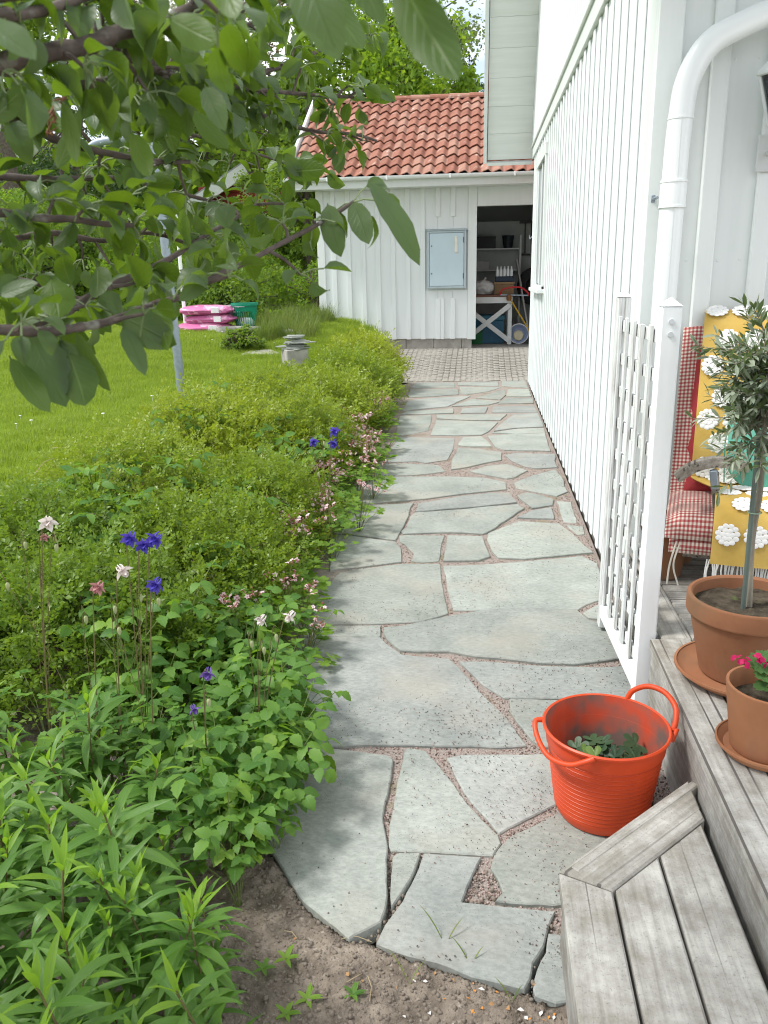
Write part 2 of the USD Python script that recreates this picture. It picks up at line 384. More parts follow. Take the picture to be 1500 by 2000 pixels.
W["soil"] = noise_mat("garden_soil", (0.11, 0.088, 0.068), (0.31, 0.26, 0.21), scale=14, detail=10, rough=0.95, bump=0.9, bscale=45, bdist=0.02, spec=0.1, c3=(0.36, 0.31, 0.26), s3=55, t3=(0.6, 0.72))
W["turf"] = noise_mat("lawn_turf", (0.10, 0.16, 0.014), (0.18, 0.25, 0.03), scale=3.0, detail=8, rough=0.9, bump=0.6, bscale=50, bdist=0.02, spec=0.1, c3=(0.15, 0.16, 0.05), s3=1.3, t3=(0.56, 0.75))
W["grit"] = noise_mat("joint_grit", (0.17, 0.14, 0.122), (0.42, 0.36, 0.32), scale=190, detail=3, rough=0.95, bump=1.0, bscale=170, bdist=0.006, spec=0.1, c3=(0.20, 0.17, 0.10), s3=6, t3=(0.55, 0.75))
g = part("ground", grid(xs, ys, gz_base), W["soil"], smooth=True); tag(g, kind="structure")
lx = np.unique(np.concatenate([np.linspace(-60, -14, 12), np.linspace(-14, -1.7, 70)])); ly = np.unique(np.concatenate([np.linspace(0.0, 16, 80), np.linspace(16, 60, 40)]))
lawn = part("lawn", grid(lx, ly, lambda X, Y: ground_z(X, Y) - 0.004 - 0.09 * sstep(X, -2.2, -1.75)), W["turf"], smooth=True); tag(lawn, kind="structure")
# the soil strip in front of the paving, finely broken up
sx_, sy_ = np.linspace(-0.75, 0.62, 150), np.linspace(0.95, 2.15, 130)
def soilz(X, Y):
    P = np.stack([X, Y, np.zeros_like(X)], -1)
    return -0.013 + 0.030 * (meshkit.fbm(P * 14, 4, 3) - .5) + 0.022 * (meshkit.fbm(P * 60, 3, 5) - .5) - 0.03 * sstep(X, 0.45, 0.62) - 0.02 * sstep(Y, 1.9, 2.15)

# ------------------------------------------------------------------ flagstone path
A = lambda pts: [(480 + x / 2.143, 1200 + y / 2.143) for x, y in pts]
B = lambda pts: [(580 + x / 2.344, 700 + y / 2.344) for x, y in pts]
STONES = [
 A([(150,560),(390,565),(600,590),(618,610),(612,690),(585,800),(578,850),(588,930),(592,1000),(597,1090),(600,1190),(590,1240),(570,1290),(425,1360),(370,1310),(250,1210),(180,1120),(100,990),(60,800),(60,650)]),
 A([(100,300),(140,150),(240,102),(330,98),(565,98),(600,130),(655,170),(850,185),(880,210),(980,320),(1090,430),(1180,550),(1050,556),(850,550),(670,547),(480,547),(405,555),(180,556),(60,540)]),
 A([(680,552),(755,568),(800,620),(860,690),(930,790),(1060,920),(1068,955),(1030,1005),(800,990),(610,980),(597,960),(600,880),(625,750),(665,560)]),
 A([(835,600),(900,585),(1240,580),(1330,590),(1330,780),(1285,800),(1200,840),(1065,915),(1050,900),(980,820),(900,720),(850,625)]),
 A([(1100,355),(1355,360),(1500,370),(1640,380),(1640,560),(1240,558),(1200,530),(1140,460),(1105,410)]),
 A([(890,195),(1000,195),(1230,215),(1500,222),(1600,215),(1640,350),(1300,350),(1080,348),(990,290)]),
 A([(575,55),(640,50),(720,35),(850,8),(1010,-20),(1200,-28),(1390,-15),(1440,25),(1540,50),(1590,180),(1500,195),(1380,210),(1230,206),(1060,183),(960,176),(850,156),(720,156),(645,151),(590,105),(575,85)]),
 A([(240,50),(400,46),(565,45),(562,90),(550,95),(400,95),(240,95)]),
 A([(615,1015),(640,1000),(732,1000),(698,1090),(650,1178),(612,1228),(605,1180),(606,1090)]),
 A([(742,997),(985,1015),(960,1080),(905,1200),(1120,1225),(1300,1240),(1270,1310),(1250,1390),(1200,1460),(1190,1530),(1165,1570),(950,1520),(800,1460),(680,1430),(545,1372),(582,1290),(655,1190),(708,1090)]),
 A([(1075,960),(1120,920),(1290,840),(1480,760),(1560,900),(1560,1215),(1315,1218),(1290,1222),(1130,1213),(1040,1203),(1078,1165),(1050,1110),(1020,1062),(1038,1010)]),
 A([(1265,1330),(1330,1335),(1400,1500),(1400,1610),(1300,1625),(1210,1590),(1200,1560),(1215,1480),(1250,1410)]),
 B([(195,975),(280,960),(480,937),(655,937),(663,1010),(693,1165),(640,1183),(560,1203),(380,1212),(60,1216),(90,1080)]),
 B([(670,945),(860,940),(1100,920),(1300,902),(1385,935),(1415,1080),(1385,1105),(1340,1120),(1290,1148),(1130,1146),(900,1148),(715,1150),(690,1050)]),
 B([(1305,1165),(1385,1120),(1425,1110),(1460,1200),(1410,1195),(1335,1188)]),
 B([(150,805),(250,812),(450,838),(480,870),(480,930),(280,955),(150,970)]),
 B([(470,810),(500,806),(675,810),(650,925),(580,930),(527,925),(532,890),(492,850),(467,835)]),
 B([(690,810),(850,814),(865,860),(888,908),(830,925),(670,928),(672,890)]),
 B([(875,800),(1010,745),(1200,757),(1260,802),(1320,860),(1362,888),(1200,903),(1050,918),(920,913),(892,880),(870,830)]),
 B([(553,664),(640,650),(760,630),(880,617),(975,617),(1008,660),(860,676),(770,684),(660,692),(545,700)]),
 B([(540,704),(660,697),(775,688),(870,680),(1010,667),(1038,687),(980,728),(930,758),(870,798),(850,803),(680,796),(490,801),(482,790),(515,735)]),
 B([(200,690),(300,672),(530,662),(510,720),(455,830),(330,816),(150,798)]),
 B([(270,590),(370,543),(540,541),(700,541),(860,546),(955,565),(963,598),(880,607),(760,619),(600,641),(460,653),(220,674),(250,630)]),
 B([(992,570),(1075,536),(1185,510),(1222,560),(1237,608),(1190,630),(1100,613),(1003,595)]),
 B([(1012,627),(1050,613),(1120,627),(1178,647),(1168,673),(1075,686),(1038,655)]),
 B([(1008,730),(1075,697),(1168,681),(1178,733),(1100,733)]),
 B([(1192,650),(1258,655),(1283,750),(1222,746),(1206,715)]),
 B([(1232,760),(1318,765),(1328,802),(1287,806)]),
 B([(787,516),(870,492),(960,483),(1056,512),(998,543),(960,550),(870,533)]),
 B([(350,534),(380,480),(500,480),(648,486),(682,515),(600,528),(500,534)]),
 B([(947,442),(1000,431),(1188,437),(1193,498),(1100,503),(1040,493),(980,468)]),
 B([(707,508),(707,470),(737,410),(830,413),(938,430),(936,465),(860,478),(780,498)]),
 B([(420,440),(460,356),(600,359),(723,363),(713,420),(688,463),(590,478),(550,470),(400,474)]),
 B([(738,398),(737,385),(757,363),(845,356),(868,375),(892,403),(800,404)]),
 B([(873,356),(1000,346),(1138,343),(1162,423),(950,419),(907,404)]),
 B([(612,350),(637,281),(800,286),(922,291),(878,334),(845,349),(740,351)]),
 B([(450,350),(470,263),(618,259),(613,300),(600,328),(480,351)]),
 B([(642,275),(642,259),(965,254),(928,282),(780,282)]),
 B([(900,332),(932,300),(990,256),(1118,248),(1132,312),(1000,318)]),
 B([(890,340),(1000,322),(1132,317),(1136,339),(1000,343)]),
 B([(470,256),(500,242),(715,229),(718,250)]), B([(747,250),(757,229),(873,221),(863,249)]), B([(892,247),(897,219),(1088,214),(1103,244)]),
 B([(480,238),(510,190),(620,181),(797,171),(690,219)]), B([(709,219),(800,186),(936,196),(880,211)]), B([(819,181),(948,140),(958,165),(933,188)]),
 B([(919,207),(957,181),(1088,181),(1093,204)]), B([(958,174),(967,141),(1068,141),(1083,174)]), B([(505,177),(520,139),(738,141),(743,164),(600,174)]),
 B([(747,159),(747,129),(936,129),(880,149),(780,164)]), B([(520,133),(540,109),(723,109),(723,132)]), B([(737,122),(737,109),(923,104),(923,125)]), B([(937,125),(937,103),(1051,99),(1062,134)]),
]
def rough_edge(P, seed, amp=0.006, step=0.03):
    P = np.asarray(P); out = []
    r_ = np.random.default_rng(seed)
    for a, b in zip(P, np.roll(P, -1, 0)):
        n = max(1, int(np.linalg.norm(b - a) / step))
        for i in range(n):
            out.append(a + (b - a) * i / n)
    out = np.array(out)
    q = np.concatenate([out * 9, np.full((len(out), 1), seed * 3.7)], 1)
    q2 = np.concatenate([out * 35, np.full((len(out), 1), seed * 1.7)], 1)
    j = np.stack([meshkit.noise(q, 1) + .5 * meshkit.noise(q2, 2) - .75, meshkit.noise(q, 3) + .5 * meshkit.noise(q2, 4) - .75], 1)
    return out + j * amp * 1.6
def slab(P, z1, thick, cham=0.004, tilt=(0, 0)):
    """plate with rough outline and broken arris"""
    poly = Polygon(P).buffer(0)
    if poly.geom_type != "Polygon": poly = max(poly.geoms, key=lambda g_: g_.area)
    ring = np.array(poly.exterior.coords)[:-1]
    if Polygon(ring).exterior.is_ccw is False: ring = ring[::-1]
    n = len(ring)
    e = np.roll(ring, -1, 0) - np.roll(ring, 1, 0)
    nrm = np.stack([-e[:, 1], e[:, 0]], 1); nrm /= np.maximum(np.linalg.norm(nrm, axis=1, keepdims=True), 1e-9)
    top = ring + nrm * cham
    if not Polygon(top).is_valid: top = ring * 0.985 + ring.mean(0) * 0.015
    c = ring.mean(0)
    zt = lambda q: z1 + (q - c) @ np.asarray(tilt)
    V = np.vstack([np.c_[ring, zt(ring) - thick], np.c_[ring, zt(ring) - cham], np.c_[top, zt(top)]])
    F = []
    for k in (0, n):
        for i in range(n):
            j = (i + 1) % n
            F += [[k + i, k + j, k + n + j], [k + i, k + n + j, k + n + i]]
    tv, tf = trimesh.creation.triangulate_polygon(Polygon(top), engine="earcut")
    # match triangulation vertices to the top ring
    d = ((tv[:, None] - top[None]) ** 2).sum(-1).argmin(1)
    tf = d[tf]
    tf = tf[(tf[:, 0] != tf[:, 1]) & (tf[:, 1] != tf[:, 2]) & (tf[:, 0] != tf[:, 2])]
    a, b, c3 = top[tf[:, 0]], top[tf[:, 1]], top[tf[:, 2]]
    cr = (b - a)[:, 0] * (c3 - a)[:, 1] - (b - a)[:, 1] * (c3 - a)[:, 0]
    tf[cr < 0] = tf[cr < 0][:, ::-1]
    return V, np.vstack([np.array(F), tf + 2 * n])
def slate_mat(name, a, b, rust=0.0):
    return mat(name, {
        "tc": ("texture_coordinate", {}), "oi": ("object_info", {}),
        "n1": ("noise_texture", {"scale": 3.2, "detail": 9, "roughness": 0.65, "distortion": 0.3}), "r1": ("rgb_ramp", {"ramp": [(0, a), (0.33, a), (0.66, b), (1, b)]}),
        "hv": ("math", {"math_type": "multiply_add", "value2": 0.3, "value3": 0.85}), "mh": ("mix_color", {"blend_type": "multiply", "fac": 1.0}),
        "mp": ("mapping", {"scale": (1, 1.6, 1), "rotation": (0, 0, 0.5)}),
        "n2": ("noise_texture", {"scale": 40, "detail": 6, "roughness": 0.75}), "r2": ("rgb_ramp", {"ramp": [(0, (0.5, 0.52, 0.5)), (0.42, (0.86, 0.87, 0.86)), (0.58, (1.1, 1.1, 1.09)), (1, (1.35, 1.35, 1.3))]}),
        "m2": ("mix_color", {"blend_type": "multiply", "fac": 0.85, "use_clamp": False}),
        "n4": ("noise_texture", {"scale": 2.3, "detail": 3}), "r4": ("rgb_ramp", {"ramp": [(0, (0, 0, 0)), (0.50, (0, 0, 0)), (0.72, (0.55, 0.55, 0.55)), (1, (0.6, 0.6, 0.6))]}), "m4": ("mix_color", {"b": (0.33, 0.30, 0.25)}),
        "vo": ("voronoi_texture", {"scale": 115, "randomness": 1.0}), "n5": ("noise_texture", {"scale": 3.5, "detail": 7, "roughness": 0.7}), "th": ("math", {"math_type": "multiply_add", "value2": 0.44, "value3": -0.11}), "lt": ("math", {"math_type": "less_than"}),
        "m5": ("mix_color", {"b": (0.13, 0.105, 0.085)}),
        "b1": ("bump", {"strength": 0.5, "distance": 0.016}), "b2": ("bump", {"strength": 0.5, "distance": 0.003}),
        "p": ("principled_bsdf", {"roughness": 0.75, "specular_ior_level": 0.3})},
        [("tc.object", "n1.vector"), ("tc.object", "mp.vector"), ("mp.vector", "n2.vector"), ("tc.object", "n4.vector"), ("tc.object", "vo.vector"), ("tc.object", "n5.vector"),
         ("n1.fac", "r1.fac"), ("oi.random", "hv.value1"), ("r1.color", "mh.a"), ("hv.value", "mh.b"), ("mh.result", "m2.a"), ("n2.fac", "r2.fac"), ("r2.color", "m2.b"), ("m2.result", "m4.a"), ("n4.fac", "r4.fac"), ("r4.color", "m4.fac"),
         ("n5.fac", "th.value1"), ("vo.distance", "lt.value1"), ("th.value", "lt.value2"), ("lt.value", "m5.fac"), ("m4.result", "m5.a"), ("m5.result", "p.base_color"),
         ("n1.fac", "b1.height"), ("n2.fac", "b2.height"), ("b1.normal", "b2.normal"), ("b2.normal", "p.normal")])
SLATE = [slate_mat("slate_green", (0.228, 0.245, 0.222), (0.322, 0.338, 0.308)), slate_mat("slate_grey", (0.224, 0.238, 0.224), (0.318, 0.332, 0.31)), slate_mat("slate_warm", (0.238, 0.254, 0.228), (0.33, 0.345, 0.31))]
path = thing("paved_path", kind="structure")
SPOLY = []
for i, px in enumerate(STONES):
    P = np.array([cam.z(x, y, 0.0)[:2] for x, y in px])
    P[:, 0] = np.minimum(P[:, 0], 0.675)
    P = np.array(Polygon(P).buffer(0).buffer(-0.0012).exterior.coords)[:-1]
    d = P.mean(0)[1]
    R_ = rough_edge(P, i, amp=0.006 if d < 5 else 0.012, step=0.025 if d < 3 else 0.05 if d < 6 else 0.12)
    SPOLY.append(Polygon(R_).buffer(0))
    r_ = np.random.default_rng(100 + i)
    part("flagstone", slab(R_, r_.uniform(-0.004, 0.004), 0.055, 0.0035, r_.normal(0, 0.003, 2)), SLATE[[0, 1, 0, 1, 0, 1, 0, 0, 2, 1, 2, 1][i] if i < 12 else r_.choice([0, 0, 1, 2])], path)
jx, jy = np.linspace(-1.6, 0.695, 26), np.linspace(1.55, 12.6, 111)
def jz(X, Y): return -0.010 - 0.05 * sstep(-X, 0.75 + 0.02 * Y, 1.05 + 0.02 * Y) - 0.06 * sstep(-Y, -2.0, -1.75) * sstep(-X, -0.1, 0.35) - 0.09 * sstep(-Y, -1.72, -1.55)
part("joint_bed", grid(jx, jy, jz), W["grit"], path, smooth=True)

from shapely import union_all, contains_xy
NEARP = union_all(SPOLY[:12]).buffer(.07).buffer(-.075)
def soilz2(X, Y): return soilz(X, Y) - .07 * contains_xy(NEARP, X, Y)
t = part("soil_bed", grid(sx_, sy_, soilz2), W["soil"], smooth=True); tag(t, kind="structure")
# loose grit in the joints and on the slabs
def pointinst(name, protos, parent, pos, idx, quat, scale, label, group=None, kind="stuff", cat=None):
    pth = path_for(parent, name)
    pi = UsdGeom.PointInstancer.Define(stage, pth)
    rel = pi.CreatePrototypesRel()
    for k, (nm, me, ma, sm) in enumerate(protos):
        usdkit.mesh(stage, f"{pth}/{nm}" + (f"_{k:03d}" if k else ""), me, ma, smooth=sm)
        rel.AddTarget(f"{pth}/{nm}" + (f"_{k:03d}" if k else ""))
    pi.CreatePositionsAttr(Vt.Vec3fArray.FromNumpy(np.asarray(pos, np.float32)))
    pi.CreateProtoIndicesAttr(Vt.IntArray.FromNumpy(np.asarray(idx, np.int32)))
    pi.CreateOrientationsAttr(Vt.QuathArray([Gf.Quath(float(q[0]), float(q[1]), float(q[2]), float(q[3])) for q in quat]))
    sc = np.asarray(scale, np.float32)
    pi.CreateScalesAttr(Vt.Vec3fArray.FromNumpy(np.repeat(sc[:, None], 3, 1) if sc.ndim == 1 else sc))
    return tag(pi, label, cat, group, kind)
def zquat(a): return np.stack([np.cos(a / 2), 0 * a, 0 * a, np.sin(a / 2)], 1)
def rquat(n, r_):
    q = r_.normal(size=(n, 4)); return q / np.linalg.norm(q, axis=1, keepdims=True)
def pebble(seed, flat=0.7):
    m = trimesh.creation.icosphere(1, 1.0); v = np.array(m.vertices)
    v = v * (0.7 + 0.6 * meshkit.noise(v * 1.3 + seed * 9.1, seed))[:, None] * [1, .85, flat]
    return v, np.array(m.faces)
PEB = [noise_mat("grit_brown", (0.13, 0.085, 0.07), (0.22, 0.15, 0.125), scale=3, rough=0.9), noise_mat("grit_pink", (0.30, 0.21, 0.18), (0.42, 0.33, 0.29), scale=3, rough=0.9), noise_mat("grit_dark", (0.05, 0.045, 0.04), (0.10, 0.09, 0.08), scale=3, rough=0.9)]
from shapely import STRtree, points as shp_points
tree_idx = STRtree(SPOLY)
def in_stone(P):
    r = tree_idx.query(shp_points(P), predicate="within")
    m = np.zeros(len(P), bool); m[r[0]] = True
    return m
n = 60000
P = np.c_[rng.uniform(-0.75, 0.68, n), 1.6 + 6.0 * rng.random(n) ** 1.6]
ins = in_stone(P)
keep = ~ins & (P[:, 1] > 1.75 - 0.0 * P[:, 0]) & (P[:, 0] > -0.62 - 0.03 * P[:, 1])
J = P[keep][:9000]
# grit on the slabs: more on the right, in drifts
dens = meshkit.fbm(np.c_[P * 2.2, np.zeros(n)], 3, 8) + 0.12 * (P[:, 0] + 0.3)
Sx = P[ins & (rng.random(n) < np.clip((dens - 0.45) * 0.9, 0.008, 0.4))][:4200]
posJ = np.c_[J, jz(J[:, 0], J[:, 1]) + 0.001]; posS = np.c_[Sx, np.full(len(Sx), 0.004)]
pos = np.vstack([posJ, posS]); N = len(pos)
pointinst("loose_grit", [("grit_stone", pebble(k), PEB[k], True) for k in range(3)], path, pos, np.concatenate([rng.choice(3, len(J), p=[.45, .45, .1]), rng.choice(3, len(Sx), p=[.45, .2, .35])]),
          rquat(N, rng), np.concatenate([rng.uniform(0.002, 0.0045, len(J)), rng.uniform(0.0011, 0.0026, len(Sx))]), None)
# cobbled forecourt
fc = thing("cobbled_forecourt", kind="structure")
mb = MB()
fx, fy = np.linspace(-1.75, 1.9, 20), np.linspace(12.4, 18.0, 30)
part("paving_bed", grid(fx, fy, lambda X, Y: ground_z(X, Y) * 0 + 0.26 * sstep(Y, 12.5, 15.0) - 0.012), noise_mat("cobble_joint", (0.22, 0.20, 0.17), (0.32, 0.29, 0.25), scale=9, rough=0.95), fc, smooth=True)
cob = cbox((-.5, -.5, -.5), (.5, .5, .5), 0.12)
R0 = 0.62
for cx_ in np.arange(-2.2, 2.1, R0 * 1.42):
    for row in range(0, 40):
        yc = 11.6 + row * 0.105
        for a in np.linspace(-0.76, 0.76, 11):
            x = cx_ + R0 * math.sin(a); y = yc + R0 * math.cos(a)
            if not (-1.7 < x < 1.2 and 12.52 < y < 15.05): continue
            v = cob[0] * [0.088 * random.uniform(.9, 1.06), 0.094 * random.uniform(.9, 1.05), 0.06]
            c, s_ = math.cos(-a), math.sin(-a)
            v = v @ np.array([[c, s_, 0], [-s_, c, 0], [0, 0, 1]])
            mb.add(v + [x, y, 0.26 * float(sstep(y, 12.5, 15.0)) - 0.024 + random.uniform(-.004, .004)], cob[1])
W["cobble"] = mat("cobble_stone", {"g": ("geometry", {}), "r": ("rgb_ramp", {"ramp": [(0, (0.31, 0.29, 0.255)), (0.5, (0.39, 0.37, 0.33)), (1, (0.46, 0.44, 0.40))]}), "p": ("principled_bsdf", {"roughness": 0.85, "specular_ior_level": 0.25})},
    [("g.random_per_island", "r.fac"), ("r.color", "p.base_color")])
part("cobblestones", mb, W["cobble"], fc, kind="stuff")

# ------------------------------------------------------------------ house (gable wall along the path, eave wall facing the deck)
WX, NY, FY = 0.70, 3.75, 12.40
house = thing("house", "tall white painted wooden house with vertical battens right of the stone path", "house")
core = MB()
gab = [(NY + .03, 0.02), (FY - .03, 0.02), (FY - .03, 3.52), (10.92, 6.15), (8.1, 7.2), (5.4, 6.1), (NY + .03, 3.05)]
def prism_yz(poly, x0, x1):
    P = Polygon(poly); m = trimesh.creation.extrude_polygon(P, x1 - x0, engine="earcut")
    v = np.array(m.vertices); return np.c_[v[:, 2] + x0, v[:, 0], v[:, 1]], np.array(m.faces)
core.add(*prism_yz(gab, WX + 0.022, 9.0))
part("wall", core, W["white"], house)
part("foundation", MB().box((WX + 0.03, NY + .04, -0.1), (8.9, FY - .04, 0.0195)), plain("grey_foundation", (0.25, 0.24, 0.22), 0.9), house)
slope_z = lambda y: 3.092 + (FY + 0.28 - y) * 1.8
win_y0, win_y1, win_z0, win_z1 = 9.86, 11.16, 1.46, 2.80
k = 0
y = NY + 0.16
while y < FY - 0.05:
    hi = min(y + 0.256, FY - 0.01)
    bz0 = 0.025 + 0.008 * random.random()
    segs = [(bz0, 3.055)]
    if hi > win_y0 - .1 and y < win_y1 + .1: segs = [(bz0, win_z0 - 0.12), (win_z1 + 0.12, 3.055)]
    for z0, z1 in segs:
        part("wall_board", MB().box((WX, y + .0015, z0), (WX + 0.0215, hi - .0015, z1), 0.002), W["white2"], house)
    bw = 0.066
    if hi < FY - .06:
        segs = [(bz0 - .004, 3.05)]
        if hi > win_y0 - .13 and hi < win_y1 + .13: segs = [(bz0 - .004, win_z0 - 0.125), (win_z1 + 0.125, 3.05)]
        for z0, z1 in segs:
            part("batten", MB().box((WX - 0.014, hi - bw / 2, z0), (WX - 0.0005, hi + bw / 2, z1), 0.006), W["white2"], house)
    # upper storey, close-set battens up to the slope of the roof
    zt = min(slope_z(hi), 5.6)
    if zt > 3.4 and y > 5.0:
        part("wall_board", MB().box((WX - 0.008, y + .0015, 3.235), (WX + 0.0215, hi - .0015, zt), 0.002), W["white2"], house)
        for q in (0.0, 0.5):
            yy = y + 0.256 * (q + .5)
            part("batten", MB().box((WX - 0.034, yy - .03, 3.236), (WX - 0.0085, yy + .03, min(slope_z(yy), 5.6)), 0.004), W["white2"], house)
    y = hi
part("corner_board", MB().box((WX - 0.026, NY - 0.001, 0.03), (WX - 0.0005, NY + 0.158, 3.05), 0.004), W["white"], house)
part("band_board", MB().box((WX - 0.03, NY, 3.06), (WX + 0.02, FY, 3.19), 0.003), W["white"], house)
part("drip_moulding", MB().box((WX - 0.05, NY, 3.194), (WX + 0.02, FY, 3.222), 0.006), W["white"], house)
# window in the gable wall
win = UsdGeom.Xform.Define(stage, path_for(house, "window")).GetPrim()
m_ = MB()
for (a, b, c, d) in ((win_y0 - .1, win_y0, win_z0 - .08, win_z1 + .1), (win_y1, win_y1 + .1, win_z0 - .08, win_z1 + .1)):
    m_.box((WX - 0.03, a, c), (WX + 0.01, b, d), 0.003)
m_.box((WX - 0.032, win_y0 - .12, win_z1 + .001), (WX + 0.01, win_y1 + .12, win_z1 + .118), 0.003)
part("frame", m_, W["white"], win)
part("sill", MB().box((WX - 0.085, win_y0 - .14, win_z0 - .125), (WX + 0.01, win_y1 + .14, win_z0 - .082), 0.005).box((WX - 0.05, win_y0 - .1, win_z0 - .08), (WX + .01, win_y1 + .1, win_z0 - .045), 0.004), W["white"], win)
m_ = MB()
for a, b, c, d in ((win_y0 + .002, win_y0 + .06, win_z0 - .04, win_z1), (win_y1 - .06, win_y1 - .002, win_z0 - .04, win_z1), ((win_y0 + win_y1) / 2 - .03, (win_y0 + win_y1) / 2 + .03, win_z0 - .04, win_z1)):
    m_.box((WX - 0.012, a, c), (WX + 0.012, b, d - .002), 0.003)
part("casement", m_, W["white2"], win)
part("pane", MB().box((WX + 0.0, win_y0 + .062, win_z0 - .03), (WX + 0.006, (win_y0 + win_y1) / 2 - .032, win_z1 - .01)), W["glass"], win)
part("pane", MB().box((WX + 0.0, (win_y0 + win_y1) / 2 + .032, win_z0 - .03), (WX + 0.006, win_y1 - .062, win_z1 - .01)), W["glass"], win)
# steep roof with boarded overhang
sl = np.array([0, -1, 1.8]) / math.hypot(1, 1.8); nn = np.array([0, 1.8, 1]) / math.hypot(1, 1.8)
e0 = np.array([0, FY + 0.28, 3.13 - 0.26 * 1.8 + .44])
for i in range(13):
    a = sl * (i * 0.36); b = sl * (i * 0.36 + 0.357)
    c0 = e0 + a; c1 = e0 + b
    quad = [(c0[1], c0[2]), (c1[1], c1[2]), tuple((c1 + nn * .02)[1:]), tuple((c0 + nn * .02)[1:])]
    v, f = prism_yz(quad, 0.06, WX - 0.0095)
    part("soffit_board", (v, f), W["offwhite"], house)
roof_m = noise_mat("roof_clay", (0.30, 0.11, 0.075), (0.42, 0.17, 0.115), scale=6, rough=0.85)
rq = [e0 + nn * .022 - sl * .02, e0 + sl * 4.72 + nn * .022, e0 + sl * 4.72 + nn * .16, e0 - sl * .02 + nn * .16]
part("roof_slab", prism_yz([tuple(q[1:]) for q in rq], 0.05, 9.2), roof_m, house)
bq = [e0 - sl * .03 - nn * .05, e0 + sl * 4.72 - nn * .05, e0 + sl * 4.72 + nn * .2, e0 - sl * .03 + nn * .2]
part("bargeboard", prism_yz([tuple(q[1:]) for q in bq], 0.0, 0.048), W["white"], house)
eq = [e0 - sl * .062 - nn * .05, e0 - sl * .022 - nn * .05, e0 - sl * .022 + nn * .018, e0 - sl * .062 + nn * .018]
part("eave_board", prism_yz([tuple(q[1:]) for q in eq], 0.05, 0.69), W["white"], house)
# the near eave above the deck side (above the frame, shades the wall)
part("near_roof", prism_yz([(NY - .5, 3.02), (NY - .5, 3.12), (5.45, 6.25), (5.45, 6.1)], 0.05, 9.2), W["offwhite"], house)
part("upper_roof", prism_yz([(5.3, 6.1), (8.1, 7.25), (10.9, 6.1), (10.9, 6.3), (8.1, 7.45), (5.3, 6.3)], 0.05, 9.2), roof_m, house)
# eave wall, boards on boards, facing the camera
x = WX + 0.012
for i in range(9):
    wN = 0.215
    part("wall_board", MB().box((x, NY - 0.0, 0.36), (x + wN - .0, NY + 0.0285, 3.02), 0.002), W["white"], house)
    part("batten", MB().box((x + wN - .0365, NY - 0.027, 0.355), (x + wN + .0365, NY - .0005, 3.02), 0.006), W["white"], house)
    x += wN + .004
for i in range(5):
    for z in (0.72, 1.62, 2.38):
        for dx in (.055, .145):
            part("nail_head", MB().lathe([(0, .0025), (.0035, .002), (.0045, 0)], 8), W["pipe"], house)
            nh = stage.GetPrimAtPath(f"{house.GetPath()}/nail_head" + (f"_{_used[(str(house.GetPath()), 'nail_head')] - 1:03d}" if _used[(str(house.GetPath()), 'nail_head')] > 1 else ""))
            xf = UsdGeom.Xformable(nh); xf.AddTranslateOp().Set(Gf.Vec3d(WX + .012 + i * .219 + dx, NY - .0004, z + .004 * (dx > .1))); xf.AddRotateXOp().Set(90.0)
part("corner_board", MB().box((WX - 0.025, NY - 0.03, 0.03), (WX + 0.075, NY - 0.0015, 3.05), 0.004), W["white"], house)
# downpipe
dp = [np.array(q) for q in ((1.62, 3.62, 2.72), (1.2, 3.62, 2.56), (0.96, 3.62, 2.47), (0.85, 3.62, 2.41), (0.785, 3.62, 2.30), (0.765, 3.62, 2.16), (0.757, 3.62, 1.9), (0.752, 3.62, 1.2), (0.752, 3.62, 0.42))]
pipe = part("downpipe", MB().tube(spline(dp, 6), 0.0475, 24), W["pipe"], house, smooth=40)
m_ = MB()
for z, r in ((2.155, .0495), ):
    m_.tube([(0.7645, 3.62, z - .004), (0.7645, 3.62, z + .004)], r, 24)
part("pipe_joint", m_, W["pipe"], pipe, smooth=40)
part("pipe_sleeve", MB().tube([(0.757, 3.62, 1.83), (0.7575, 3.62, 1.925)], 0.0515, 24).tube([(0.757, 3.62, 1.826), (0.757, 3.62, 1.834)], 0.0535, 24).tube([(0.7575, 3.62, 1.921), (0.7575, 3.62, 1.929)], 0.0535, 24), W["pipe"], pipe, smooth=40)
part("pipe_seam", MB().box((0.757, 3.5715, 1.93), (0.7595, 3.574, 2.15)).box((0.753, 3.5715, 0.45), (0.7555, 3.574, 1.82)), W["pipe"], pipe)
part("pipe_bracket", MB().tube([(0.705, 3.66, 1.87), (0.700, 3.70, 1.87), (0.70, 3.735, 1.87)], 0.006, 8).box((0.692, 3.718, 1.855), (0.708, 3.722, 1.885), .002), W["metal"], pipe, smooth=40)
m_ = MB().tube(spline([(0.675, 11.95, 2.03), (0.645, 11.95, 2.0), (0.64, 11.95, 2.05)], 4), 0.006, 6)
part("wall_hook", m_, W["metal"], house)
